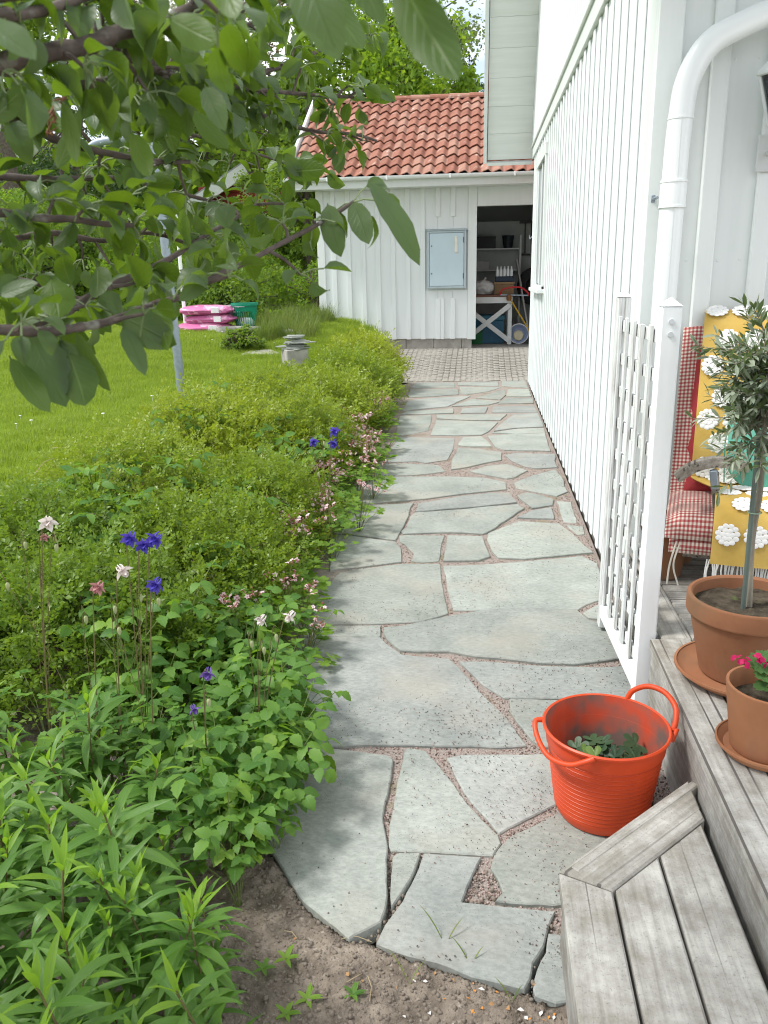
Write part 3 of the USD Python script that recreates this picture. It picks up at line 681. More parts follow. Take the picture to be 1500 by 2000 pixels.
# hexagonal lantern on the eave wall
lan = thing("wall_lantern", "grey metal lantern with angled glass on the white wall at the right edge", "lantern", (1.133, NY - 0.028, 2.129))
lm = plain("lantern_grey_paint", (0.55, 0.57, 0.56), 0.4)
hexr = lambda r, z: [(r * math.cos(math.radians(a)), r * math.sin(math.radians(a)) - .16, z) for a in range(0, 360, 60)]
lo_, hi_ = hexr(.055, -.02), hexr(.105, .16)
m_ = MB()
for i in range(6):
    j = (i + 1) % 6
    m_.tube([lo_[i], hi_[i]], .007, 6).tube([lo_[i], lo_[j]], .007, 6).tube([hi_[i], hi_[j]], .009, 6)
part("frame", m_, lm, lan)
part("cap", MB().lathe([(0.0, .29), (.02, .28), (.035, .25), (.115, .165), (.115, .155), (0, .155)], 6, (0, -.16, 0)), lm, lan)
part("wall_arm", MB().tube(spline([(0, 0, -.1), (0, -.08, -.1), (0, -.16, -.05), (0, -.16, -.02)], 5), .01, 8).box((-.04, -.012, -.17), (.04, 0.0, -.03), .004), lm, lan)
for i in range(6):
    j = (i + 1) % 6
    q = [np.array(p) for p in (lo_[i], lo_[j], hi_[j], hi_[i])]
    c = sum(q) / 4 * 0 + np.array([0, -.16, .07]); q = [p + (c - p) * .03 for p in q]
    q2 = [p + (c - p) * .03 for p in q]
    part("pane", (np.array(q + q2), np.array([[0, 1, 2, 3], [7, 6, 5, 4], [0, 4, 5, 1], [1, 5, 6, 2], [2, 6, 7, 3], [3, 7, 4, 0]])),
         mat("lantern_glass", {"t": ("transparent_bsdf", {"color": (0.86, 0.9, 0.9)}), "gl": ("glossy_bsdf", {"roughness": 0.05}), "fr": ("fresnel", {"IOR": 1.5}), "x": ("mix_closure", {})},
             [("fr.fac", "x.fac"), ("t.BSDF", "x.closure1"), ("gl.BSDF", "x.closure2")], surface="x.closure") if i == 0 else "/World/Looks/lantern_glass", lan)

# ------------------------------------------------------------------ shed
SY = 15.0
shed = thing("shed", "small white wooden outbuilding with red tiled roof at the end of the path", "shed")
SX0, SX1, DX0 = -2.86, 1.25, -0.095
fz = 0.26
wt = W["white2"]
part("floor", MB().box((SX0 + .05, SY + .02, 0.10), (SX1, 18.6, 0.262)), noise_mat("shed_floor_concrete", (0.22, 0.21, 0.19), (0.31, 0.29, 0.26), scale=3, rough=0.9), shed)
part("wall", MB().box((SX0 + .02, SY, 0.46), (DX0 - .02, SY + .1, 3.09)).box((SX0 + .021, SY + .1, 0.46), (SX0 + .1, 18.6, 3.09)).box((SX0 + .1, 18.5, 0.27), (SX1, 18.6, 3.09)).box((SX1 - .08, SY + .1, 0.27), (SX1, 18.5, 3.09)), W["white"], shed)
part("gable_wall", prism_yz([(SY + .1, 3.095), (18.6, 3.095), (19.0, 3.3), (17.4, 4.55), (SY + .1, 3.2)], SX0 + .03, SX0 + .09), W["white"], shed)
part("ceiling", MB().box((SX0 + .1, SY + .1, 2.96), (SX1 - .08, 18.5, 3.0)), plain("shed_ceiling", (0.3, 0.3, 0.29), 0.8), shed)
nb = 0
bx = SX0
BWs = 0.262
cab = (-0.945, -0.273, 1.31, 2.268)   # cabinet x0 x1 z0 z1
xk = []
while bx < DX0 - .19:
    b2 = bx + BWs
    if b2 > DX0 - .15: b2 = DX0 - .152
    segs = [(0.44, 3.06)]
    if b2 > cab[0] and bx < cab[1]: segs = [(0.44, cab[2] - .03), (cab[3] + .03, 3.06)]
    for z0, z1 in segs:
        part("wall_board", MB().box((bx + .0015, SY - .022, z0), (b2 - .0015, SY - .0005, z1), .002), wt, shed)
    bx = b2; xk.append(b2)
for b2 in xk[:-1]:
    near_cab = cab[0] - .05 < b2 < cab[1] + .1
    segs = [(0.432, 3.05)] if not near_cab else [(0.432, 1.14), (2.50, 3.05)]
    for z0, z1 in segs:
        part("batten", MB().box((b2 - .04, SY - .046, z0), (b2 + .04, SY - .0225, z1), .004), wt, shed)
part("batten", MB().box((-.72, SY - .046, .432), (-.65, SY - .0225, 1.14), .004), wt, shed)
part("door_post", MB().box((DX0 - .15, SY - .05, 0.425), (DX0, SY + .12, 3.06), .004), W["white"], shed)
part("corner_board", MB().box((SX0 - .03, SY - .048, 0.43), (SX0 + .1, SY - .0235, 3.06), .004), W["white"], shed)
part("lintel", MB().box((DX0 + .002, SY - .035, 2.655), (SX1, SY + .1, 3.0), .004), W["white"], shed)
part("lintel_trim", MB().box((DX0 + .002, SY - .045, 2.985), (SX1, SY - .036, 3.06), .003), W["white"], shed)
bm = noise_mat("foundation_block", (0.30, 0.28, 0.25), (0.42, 0.395, 0.355), scale=8, rough=0.9, bump=.3, bscale=60)
for i, xx in enumerate(np.arange(SX0 + .02, DX0 - .1, 0.5)):
    part("foundation_block", MB().box((xx + .004, SY + .0, 0.1), (min(xx + .496, DX0 - .07), SY + .12, 0.452), .006), bm, shed)
# roof: battens under, pantiles in rows
ey, ez, ry, rz = 14.55, 3.135, 17.40, 4.80
rd = np.array([0, ry - ey, rz - ez]); RL = np.linalg.norm(rd); rd /= RL
rn = np.cross([1.0, 0, 0], rd)
roof = part("roof", prism_yz([(ey + .05, ez - .03), (ry, rz - .05), (20.2, 3.1), (20.2, 3.04), (ry, rz - .12), (ey + .05, ez - .1)], SX0 - .42, 1.3), plain("roof_felt", (0.05, 0.045, 0.04), 0.95), shed)
tw, rows = 0.19, 10
rl = RL / rows
def tile_mesh():
    us = np.linspace(0, 1, 13); prof = 0.028 * (np.sin(2 * np.pi * (us - .22)) * .85 + .25 * np.sin(4 * np.pi * us))
    V = []
    for (s_, lift) in ((0.0, .038), (1.12, .006)):
        for u, h in zip(us, prof):
            V.append([u * tw * 1.03, s_ * rl, h + lift])
    m = len(us); V = np.array(V); V = np.vstack([V, V - [0, 0, .014]])
    F = []
    for i in range(m - 1):
        F += [[i, i + 1, m + i + 1], [i, m + i + 1, m + i], [2 * m + i, 3 * m + i + 1, 2 * m + i + 1], [2 * m + i, 3 * m + i, 3 * m + i + 1], [i, 2 * m + i, 2 * m + i + 1], [i, 2 * m + i + 1, i + 1]]
    F += [[0, m, 3 * m], [0, 3 * m, 2 * m], [m - 1, 3 * m - 1, 4 * m - 1], [m - 1, 4 * m - 1, 2 * m - 1]]
    return V, np.array(F)
TV, TF = tile_mesh()
TB = np.stack([[1.0, 0, 0], rd, rn], 1)
TM = [noise_mat(f"roof_tile_{nm}", a, b, scale=9, detail=6, rough=0.8, bump=.25, bscale=70, spec=.25, c3=c, s3=7, t3=(.6, .74)) for nm, a, b, c in
      (("red", (.25, .105, .070), (.32, .145, .10), (.46, .33, .27)), ("pale", (.29, .15, .108), (.36, .20, .148), (.52, .42, .36)), ("deep", (.21, .085, .056), (.285, .125, .087), (.36, .22, .17)))]
ncol = 23
for r in range(rows):
    for c in range(ncol):
        v = TV @ TB.T + np.array([SX0 - .40 + c * tw, ey, ez]) + rd * (r * rl) + rn * random.uniform(-.003, .003)
        v[:, 0] += random.uniform(-.002, .002)
        part("roof_tile", (v, TF), TM[random.choices([0, 1, 2], [.5, .28, .22])[0]], roof, smooth=50)
for i in range(12):
    x0 = SX0 - .42 + i * .375
    th = np.linspace(-.2, math.pi + .2, 9)
    V = [];
    for xx, rr in ((x0, .115), (x0 + .385, .10)):
        for q in (rr, rr - .014):
            V += [[xx, ry + q * math.cos(a) * 1.1, rz - .015 + q * math.sin(a) * .8] for a in th]
    m = 9; F = []
    for j in range(m - 1):
        F += [[j, 2 * m + j, 2 * m + j + 1], [j, 2 * m + j + 1, j + 1], [j, j + 1, m + j + 1], [j, m + j + 1, m + j], [m + j, 3 * m + j + 1, 3 * m + j], [m + j, m + j + 1, 3 * m + j + 1], [2 * m + j, 3 * m + j, 3 * m + j + 1], [2 * m + j, 3 * m + j + 1, 2 * m + j + 1]]
    part("ridge_tile", (np.array(V), np.array(F)), TM[i % 2], roof)
bo = rn * .09
part("bargeboard", prism_yz([(ey - .03, ez - .12), (ry, rz - .08), (20.2, 3.05), (20.25, 3.22), (ry, rz + .09), (ey - .06, ez + .06)], SX0 - .47, SX0 - .425), W["white"], shed)
part("fascia", MB().box((SX0 - .42, ey + .03, 2.96), (1.3, ey + .06, ez - .02), .003), W["white"], shed)
part("eave_soffit", MB().box((SX0 - .42, ey + .06, 2.965), (1.3, SY - .05, 2.985)), W["white"], shed)
gt = [( .06 * math.cos(a), .055 * math.sin(a)) for a in np.linspace(math.pi, 2 * math.pi, 9)]
V = []
for xx in (SX0 - .48, 1.3):
    V += [[xx, ey - .035 + a, ez - .005 + b] for a, b in gt] + [[xx, ey - .035 + a * .93, ez - .003 + b * .93] for a, b in gt]
F = []
for j in range(8):
    F += [[j, j + 1, 18 + j + 1], [j, 18 + j + 1, 18 + j], [9 + j, 27 + j + 1, 9 + j + 1], [9 + j, 27 + j, 27 + j + 1], [j, 9 + j, 9 + j + 1], [j, 9 + j + 1, j + 1]]
gut = part("gutter", (np.array(V), np.array(F)), W["pipe"], shed)
for xx in (-2.6, -1.6, -.55, .5): part("gutter_bracket", MB().box((xx, ey - .1, ez - .065), (xx + .03, ey + .03, ez + .0), .003), W["pipe"], gut)
# cabinet
cabm = noise_mat("cabinet_pale_blue", (0.49, 0.60, 0.65), (0.53, 0.64, 0.69), scale=3, rough=0.4)
cb = UsdGeom.Xform.Define(stage, path_for(shed, "meter_cabinet")).GetPrim()
x0, x1, z0, z1 = cab
fm = plain("cabinet_frame_grey", (0.42, 0.50, 0.53), 0.4)
part("cabinet_frame", MB().box((x0, SY - .10, z0), (x0 + .035, SY, z1), .004).box((x1 - .035, SY - .10, z0), (x1, SY, z1), .004).box((x0 + .036, SY - .10, z1 - .035), (x1 - .036, SY, z1), .004).box((x0 + .036, SY - .10, z0), (x1 - .036, SY, z0 + .035), .004), fm, cb)
part("cabinet_door", MB().box((x0 + .04, SY - .095, z0 + .04), (x1 - .04, SY - .05, z1 - .04), .006), cabm, cb)
part("cabinet_handle", MB().box((x1 - .2, SY - .115, z1 - .37), (x1 - .145, SY - .0955, z1 - .09), .008).box((x1 - .19, SY - .125, z1 - .355), (x1 - .155, SY - .1155, z1 - .11), .004), plain("handle_cream", (.72, .70, .62), .4), cb)
for zz in (z0 + .25, z1 - .25): part("lock", MB().tube([(x0 + .075, SY - .1, zz), (x0 + .075, SY - .094, zz)], .013, 10), plain("lock_grey", (.12, .13, .14), .4) if zz < 1.7 else "/World/Looks/lock_grey", cb)
for zz in (z0 + .16, z1 - .2): part("hinge", MB().tube([(x1 - .045, SY - .1, zz), (x1 - .045, SY - .1, zz + .09)], .008, 8), "/World/Looks/lock_grey", cb)
part("drip_edge", MB().box((x0 - .02, SY - .115, z1 + .002), (x1 + .02, SY, z1 + .014), .003), fm, cb)

# ------------------------------------------------------------------ things in the shed doorway
def P_(n, c, r=0.5): return plain(n, c, r)
wb = thing("workbench", "white workbench with a crossed front frame in the shed doorway", "workbench", (0, 0, fz + .003))
bY = 15.75
gm = noise_mat("bench_white", (.62, .64, .63), (.72, .74, .73), scale=3, rough=.6)
part("leg", MB().box((.49, bY, 0), (.565, bY + .07, .83), .004), gm, wb); part("leg", MB().box((-.36, bY, 0), (-.285, bY + .07, .83), .004), gm, wb)
part("leg", MB().box((.49, bY + .7, 0), (.565, bY + .77, .83), .004), gm, wb); part("leg", MB().box((-.36, bY + .7, 0), (-.285, bY + .77, .83), .004), gm, wb)
part("rail", MB().box((-.36, bY - .022, .75), (.57, bY - .001, .86), .004), gm, wb)
part("brace", MB().bar((-.33, bY - .012, .72), (.53, bY - .012, .06), .085, .018, (0, 1, 0), .003), gm, wb)
part("brace", MB().bar((-.33, bY - .034, .06), (.53, bY - .034, .72), .085, .018, (0, 1, 0), .003), gm, wb)
part("tabletop", MB().box((-.40, bY - .02, .862), (.58, bY + .8, .90), .004), P_("bench_top_brown", (.16, .075, .05), .7), wb)
def box_thing(name, label, cat, lo, hi, m, lid=None, bev=.012):
    c = (np.array(lo) + hi) / 2; c[2] = lo[2]
    t_ = thing(name, label, cat, c)
    a, b = np.array(lo) - c, np.array(hi) - c
    h = b[2]
    if lid is not None:
        part("body", MB().box(a, (b[0], b[1], h * .82), bev), m, t_)
        part("lid", MB().box((a[0] - .012, a[1] - .012, h * .822), (b[0] + .012, b[1] + .012, h), bev), lid, t_)
    else:
        th = .012
        part("body", MB().box(a, (b[0], b[1], th)).box((a[0], a[1], th + .001), (a[0] + th, b[1], h)).box((b[0] - th, a[1], th + .001), (b[0], b[1], h)).box((a[0] + th + .001, a[1], th + .001), (b[0] - th - .001, a[1] + th, h)).box((a[0] + th + .001, b[1] - th, th + .001), (b[0] - th - .001, b[1], h)), m, t_)
        part("rim", MB().box((a[0] - .01, a[1] - .01, h), (b[0] + .01, a[1] + .015, h + .015), .004).box((a[0] - .01, b[1] - .015, h), (b[0] + .01, b[1] + .01, h + .015), .004).box((a[0] - .01, a[1] + .016, h), (a[0] + .015, b[1] - .016, h + .015), .004).box((b[0] - .015, a[1] + .016, h), (b[0] + .01, b[1] - .016, h + .015), .004), m, t_)
    return t_
F0 = fz + .003
box_thing("storage_box", "large blue plastic storage box under the workbench", "box", (-.27, 15.95, F0), (.43, 16.5, F0 + .52), P_("box_blue", (.03, .13, .22)), P_("box_blue_lid", (.05, .19, .27)))
box_thing("crate", "small green plastic crate under the workbench beside the blue box", "crate", (-.26, 15.84, F0), (.03, 15.94, F0 + .23), P_("crate_green", (.01, .14, .04)))
box_thing("cardboard_box", "brown cardboard box on the workbench in the shed", "box", (.24, 16.0, F0 + .902), (.60, 16.3, F0 + 1.12), P_("cardboard", (.30, .19, .10), .8), P_("cardboard_flap", (.34, .22, .12), .8), .004)
bt = thing("bottle_crate", "dark blue crate of clear bottles on the cardboard box", "crate", (.42, 16.12, F0 + 1.122))
part("crate_body", MB().box((-.17, -.1, 0), (.17, .1, .10), .01), P_("crate_navy", (.015, .03, .06)), bt)
bg_ = mat("bottle_plastic", {"p": ("principled_bsdf", {"base_color": (.75, .78, .78), "roughness": .15, "specular_ior_level": .7})})
for i in range(10):
    part("bottle", MB().lathe([(0, .1), (.03, .101), (.03, .2), (.012, .25), (.012, .28), (0, .28)], 10, (-.13 + .065 * (i % 5), -.05 + .1 * (i // 5), 0)), bg_, bt, smooth=40)
sh_ = thing("shelving", "white wooden shelves along the back wall of the shed", "shelves", (0, 0, F0))
part("upright", MB().box((.72, 16.9, 0), (.76, 17.2, 1.98), .003), gm, sh_); part("upright", MB().box((-.45, 16.9, 0), (-.41, 17.2, 1.98), .003), gm, sh_)
for z in (1.32, 1.72): part("shelf", MB().box((-.409, 16.9, z), (.719, 17.2, z + .025), .003), gm, sh_)
part("back_panel", MB().box((-.45, 17.21, 0), (1.1, 17.23, 2.25)), P_("shed_panel", (.45, .47, .45), .7), sh_)
box_thing("planter_box", "long black planter on the upper shelf in the shed", "planter", (-.26, 16.92, F0 + 1.746), (.26, 17.12, F0 + 1.95), P_("planter_black", (.012, .013, .014)))
pb_ = thing("bucket", "dark plastic bucket on the upper shelf in the shed", "bucket", (.50, 17.03, F0 + 1.746))
part("body", MB().lathe([(0, .002), (.085, 0), (.115, .22), (.12, .225), (.12, .235), (.108, .232), (.08, .01), (0, .01)], 24), P_("bucket_dark", (.012, .02, .024)), pb_, smooth=40)
part("grip", MB().tube([(.115 * math.cos(a), -.125, .2 - .09 * math.sin(a)) for a in np.linspace(0, math.pi, 9)], .003, 6), P_("bucket_wire", (.05, .05, .05)), pb_)
box_thing("storage_tub", "pale grey plastic tub on the lower shelf in the shed", "box", (-.12, 16.92, F0 + 1.347), (.14, 17.1, F0 + 1.5), P_("tub_grey", (.5, .49, .48)))
bag = thing("plastic_bag", "crumpled white plastic bag on the workbench", "bag", (.03, 16.1, F0 + .905))
m_ = trimesh.creation.icosphere(3, 1.0); v = np.array(m_.vertices)
v = v * (.75 + .5 * meshkit.fbm(v * 2.2 + 5, 4, 2))[:, None] * [.21, .15, .15] + [0, 0, .11]; v[:, 2] = np.maximum(v[:, 2], 0)
part("bag_film", (v, np.array(m_.faces)), P_("bag_white", (.68, .69, .68), .4), bag)
part("knot", MB().tube([(0, 0, .19), (.02, 0, .26), (.05, .01, .30)], [.03, .012, .02], 7), "/World/Looks/bag_white", bag)
sp = thing("sprayer", "dark garden sprayer with a yellow top on the workbench end", "sprayer", (-.27, 16.0, F0 + .905))
part("tank", MB().lathe([(0, 0), (.1, .002), (.105, .03), (.105, .2), (.07, .25), (.04, .27), (0, .27)], 20), P_("sprayer_black", (.01, .012, .016)), sp, smooth=40)
part("pump", MB().lathe([(.035, .271), (.04, .28), (.04, .33), (.015, .34), (.012, .40), (0, .40)], 14), P_("sprayer_yellow", (.45, .32, .03)), sp, smooth=40)
part("wand", MB().tube([(-.05, .05, .02), (-.045, .06, .7), (-.06, .06, 1.0)], .008, 6), "/World/Looks/sprayer_black", sp)
saw = thing("bow_saw", "red bow saw hanging at the workbench corner", "saw", (.50, bY - .06, F0 + .86))
part("bow", MB().tube(spline([(-.16, 0, .04), (-.12, 0, .13), (.05, 0, .17), (.22, 0, .16), (.33, 0, .08), (.36, 0, .02)], 5), .016, 8), P_("saw_red", (.42, .015, .02), .35), saw, smooth=40)
part("blade", MB().bar((-.16, 0, .04), (.36, 0, .02), .002, .022, (0, 0, 1)), W["metal"], saw)
tl = thing("long_handled_tool", "tool with a yellow shaft leaning on the workbench corner", "tool", (.50, bY - .10, F0))
part("shaft", MB().tube([(.02, 0, .83), (.42, -.05, .2)], .013, 8), P_("shaft_yellow", (.50, .30, .02), .4), tl)
part("head", MB().lathe([(0, -.05), (.04, -.045), (.05, 0), (.03, .06), (0, .065)], 12, (.0, 0, .84)), P_("tool_head_rust", (.20, .08, .02)), tl)
pl_ = thing("leaning_plank", "grey plank leaning in the shed behind the workbench", "plank", (0, 0, F0))
part("plank", MB().bar((.92, 15.95, .0), (.66, 16.6, 1.5), .16, .03, (1, 0, 0), .003), P_("plank_grey", (.42, .41, .38), .7), pl_)
bw_ = thing("wash_bowl", "round white bowl standing on its side behind the workbench leg", "bowl", (.70, 15.82, F0 + .19), tilt=(90, 0))
part("bowl", MB().lathe([(.0, -.08), (.12, -.07), (.175, .02), (.18, .03), (.17, .025), (.11, -.055), (0, -.062)], 28), P_("bowl_blue", (.25, .30, .45)), bw_, smooth=40)
part("rim", MB().lathe([(.172, .02), (.187, .02), (.187, .034), (.172, .034)], 28), P_("bowl_rim", (.65, .65, .66)), bw_)
part("cloth", MB().lathe([(0, .02), (.08, .015), (.1, -.03), (.09, -.045), (0, -.05)], 14, (.0, -.04, 0)), P_("cloth_cream", (.62, .55, .38), .9), bw_, smooth=40)
ty = thing("tyre", "black tyre standing in the shed right of the shelves", "tyre", (1.05, 16.7, F0 + 1.02), tilt=(90, 0))
part("tread", MB().lathe([(.20, -.1), (.30, -.11), (.36, -.08), (.37, 0), (.36, .08), (.30, .11), (.20, .1), (.19, .0), (.20, -.1)], 36), P_("rubber", (.02, .02, .02), .8), ty, smooth=50)
part("rim", MB().lathe([(0, -.03), (.10, -.04), (.185, -.09), (.195, -.08), (.12, -.01), (0, 0)], 24), P_("wheel_rim_dark", (.06, .06, .065), .4), ty, smooth=40)
rack = thing("wall_tools", "row of hand tools hanging from a rail on the back wall of the shed", "tool rack", (.0, 17.15, F0))
part("rail", MB().box((.72, 0, 2.2), (1.15, .03, 2.25), .003), P_("rail_dark", (.05, .045, .04)), rack)
for i, xx in enumerate((.83, .95, 1.05)): part("handle", MB().tube([(xx, -.02, 2.22), (xx + .01, -.02, 1.65)], .012, 6), "/World/Looks/rail_dark", rack)
part("fork_head", MB().box((.72, -.03, 1.60), (.95, -.01, 1.635), .003), "/World/Looks/rail_dark", rack)

# ------------------------------------------------------------------ deck and step
DK = 0.33
WG = wood_mat("weathered_deck", 1)
WGx = wood_mat("weathered_deck_cross", 0)
WGz = wood_mat("weathered_upright", 2)
WP = wood_mat("weathered_beam", 1, (.25, .238, .215), (.36, .35, .325), (.13, .12, .11))
deck = thing("wooden_deck", "raised deck of weathered grey planks against the white house", "deck")
EX = 0.612
part("edge_board", MB().box((EX, .6, DK - .045), (EX + .145, 2.765, DK), .006), WG, deck)
part("edge_board", MB().box((EX + .045, 2.768, DK - .045), (EX + .149, 3.70, DK), .006), WG, deck)
part("fascia_board", MB().box((EX + .006, .6, DK - .232), (EX + .04, 2.76, DK - .047), .006), WP, deck)
part("fascia_board", MB().box((EX + .012, .6, DK - .46), (EX + .04, 2.76, DK - .237), .006), WP, deck)
dy = 3.745
i = 0
while dy > 0.7:
    part("deck_board", MB().box((EX + .152, dy - .118, DK - .034 + random.uniform(-.001, .001)), (2.9, dy, DK - .003 + random.uniform(-.0015, .0015)), .005), WGx, deck)
    dy -= .1235; i += 1
part("joist", MB().box((EX + .05, .62, -.05), (EX + .11, 3.69, DK - .05)), WP, deck)
part("joist", MB().box((1.6, .62, -.05), (1.66, 3.69, DK - .05)), WP, deck)
step = thing("deck_step", "weathered wooden step of three planks with a mitred end beside the deck", "step")
zs = 0.205
sL, sR = 0.2055, 0.602
ynear = 0.70
pA, pB = (0.2055, 1.690), (0.600, 2.095)     # outer line of the diagonal end board
dirv = np.array(pB) - pA; dirv /= np.linalg.norm(dirv); nv = np.array([dirv[1], -dirv[0]])
wb_ = 0.122
def plate(poly, z0, z1, bev=.005):
    P = Polygon(poly); rI = np.array(P.exterior.coords)[:-1]
    if not P.exterior.is_ccw: rI = rI[::-1]
    inn = np.array(P.buffer(-bev, join_style=2).exterior.coords)[:-1]
    if not Polygon(inn).exterior.is_ccw: inn = inn[::-1]
    k0 = ((inn - rI[0]) ** 2).sum(1).argmin(); inn = np.roll(inn, -k0, 0)
    n_ = len(rI)
    V = np.vstack([np.c_[rI, np.full(n_, z0)], np.c_[rI, np.full(n_, z1 - bev)], np.c_[inn, np.full(n_, z1)]]); F = []
    for k_ in (0, n_):
        for i_ in range(n_):
            j_ = (i_ + 1) % n_; F += [[k_ + i_, k_ + j_, k_ + n_ + j_], [k_ + i_, k_ + n_ + j_, k_ + n_ + i_]]
    F += [[2 * n_, 2 * n_ + i_, 2 * n_ + i_ + 1] for i_ in range(1, n_ - 1)] + [[0, i_ + 1, i_] for i_ in range(1, n_ - 1)]
    return V, np.array(F)
inA = np.array(pA) + nv * wb_; inB = np.array(pB) + nv * wb_
def on_in(x, off=0.0):      # y on the inner line of the end board, minus a gap
    t_ = (x - inA[0]) / dirv[0]; return (inA + dirv * t_)[1] - off
# mitre from pA inwards
mx = sL + .118
mit = (mx, on_in(mx))
WD = wood_mat("weathered_diagonal", 0, (.29, .275, .245), (.39, .375, .34), (.11, .10, .09), angle=-math.atan2(dirv[1], dirv[0]))
part("end_board", plate([pA, mit, (sR, on_in(sR)), pB], zs - .04, zs), WD, step)
g_ = .0015
part("plank", plate([(sL, ynear), (mx - .0, ynear), (mx, mit[1] - .003), (sL, pA[1] - .004)], zs - .04, zs - .001), WG, step)
x1_, x2_ = mx + .008, mx + .128
part("plank", plate([(x1_, ynear), (x2_, ynear), (x2_, on_in(x2_, .006)), (x1_, on_in(x1_, .006))], zs - .04, zs + .001), WG, step)
x3_ = x2_ + .008
part("plank", plate([(x3_, ynear), (sR - .012, ynear), (sR - .012, on_in(sR - .012, .006)), (x3_, on_in(x3_, .006))], zs - .04, zs), WG, step)
part("riser", MB().box((sL + .008, ynear, -.06), (sL + .036, pA[1] - .02, zs - .041), .004), WP, step)
q0, q1 = np.array(pA) + nv * .022 + dirv * .03, np.array(pB) + nv * .022
part("riser", MB().bar((*q0, .075), (*q1, .075), .026, .265, (0, 0, 1), .004), WD, step)
part("riser", MB().box((sL + .04, 1.02, -.05), (sR - .02, 1.05, zs - .041)), WP, step)

# ------------------------------------------------------------------ trellis
tr = thing("trellis", "weathered white lattice screen between two capped posts at the deck edge", "trellis")
TXn, TXf, Yn, Yf = 0.604, 0.575, 2.86, 3.55
TPW = noise_mat("trellis_white", (.72, .74, .74), (.80, .82, .82), scale=2, rough=.5, bump=.15, bscale=30, stretch=(8, 8, .6), c3=(.25, .24, .22), s3=5, t3=(.74, .78), bdist=.003)
TSL = mat("trellis_worn", {"tc": ("texture_coordinate", {}), "oi": ("object_info", {}), "cx": ("combine_xyz", {}), "ml": ("math", {"math_type": "multiply", "value2": 29.0}), "ad": ("mix_color", {"blend_type": "add", "fac": 1.0, "use_clamp": False}),
    "mp": ("mapping", {"scale": (60, 60, 3.5)}), "n": ("noise_texture", {"scale": 1.6, "detail": 6, "roughness": .68}),
    "r": ("rgb_ramp", {"ramp": [(0, (.2, .185, .165)), (.34, (.33, .315, .29)), (.44, (.52, .52, .50)), (.56, (.66, .68, .67)), (1, (.74, .76, .75))]}), "b": ("bump", {"strength": .5, "distance": .002}), "p": ("principled_bsdf", {"roughness": .75})},
    [("tc.object", "ad.a"), ("oi.random", "ml.value1"), ("ml.value", "cx.x"), ("ml.value", "cx.z"), ("cx.vector", "ad.b"), ("ad.result", "mp.vector"), ("mp.vector", "n.vector"), ("n.fac", "r.fac"), ("r.color", "p.base_color"), ("n.fac", "b.height"), ("b.normal", "p.normal")])
def post(px_, py_, z0, z1, w, m, lab):
    p_ = part("post", MB().box((px_ - w / 2, py_ - w / 2, z0), (px_ + w / 2, py_ + w / 2, z1), .005), m, tr, label=lab)
    h = .028; a = w / 2 + .001
    v = np.array([[px_ - a, py_ - a, z1 + .0005], [px_ + a, py_ - a, z1 + .0005], [px_ + a, py_ + a, z1 + .0005], [px_ - a, py_ + a, z1 + .0005], [px_, py_, z1 + h]])
    part("post_cap", (v, np.array([[0, 1, 4], [1, 2, 4], [2, 3, 4], [3, 0, 4], [0, 2, 1], [0, 3, 2]])), TPW, p_)
post(TXn + .003, Yn - .045, 0.0, 1.478, .064, TPW, "clean white post nearer the red tub")
post(TXf + .005, Yf + .01, 0.02, 1.485, .055, TSL, "worn post at the corner of the house")
ends = lambda t_: (TXn + (TXf - TXn) * t_, Yn + (Yf - Yn) * t_)
ns = 6
for i in range(ns):
    t_ = .02 + .96 * i / (ns - 1); x_, y_ = ends(t_)
    part("slat", MB().bar((x_ - .008, y_, .135 + .004 * (i % 2)), (x_ - .008, y_, 1.405 + random.uniform(-.006, .006)), .036, .012, (1, 0, 0), .002), TSL, tr)
for i in range(10):
    z = .17 + i * 1.2 / 9; a, b = ends(-.02), ends(1.0)
    part("slat", MB().bar((a[0] + .007, a[1], z), (b[0] + .007, b[1], z), .012, .046, (0, 0, 1), .002), TSL, tr)
a, b = ends(-.01), ends(.98)
part("bottom_rail", MB().bar((a[0] - .004, a[1], .105), (b[0] - .004, b[1], .105), .034, .06, (0, 0, 1), .004), TPW, tr)
for z in (1.43, 1.39): part("bolt", MB().tube([(TXn + .003, Yn - .081, z), (TXn + .003, Yn - .076, z)], .009, 10), plain("bolt_zinc", (.55, .57, .58), .4) if z > 1.4 else "/World/Looks/bolt_zinc", tr)
bp = thing("low_post", "low white post stub at the deck edge behind the lattice post", "post", (.57, 2.87, 0))
part("post", MB().box((.078, -.03, -.02), (.14, .035, .31), .004), TPW, bp)

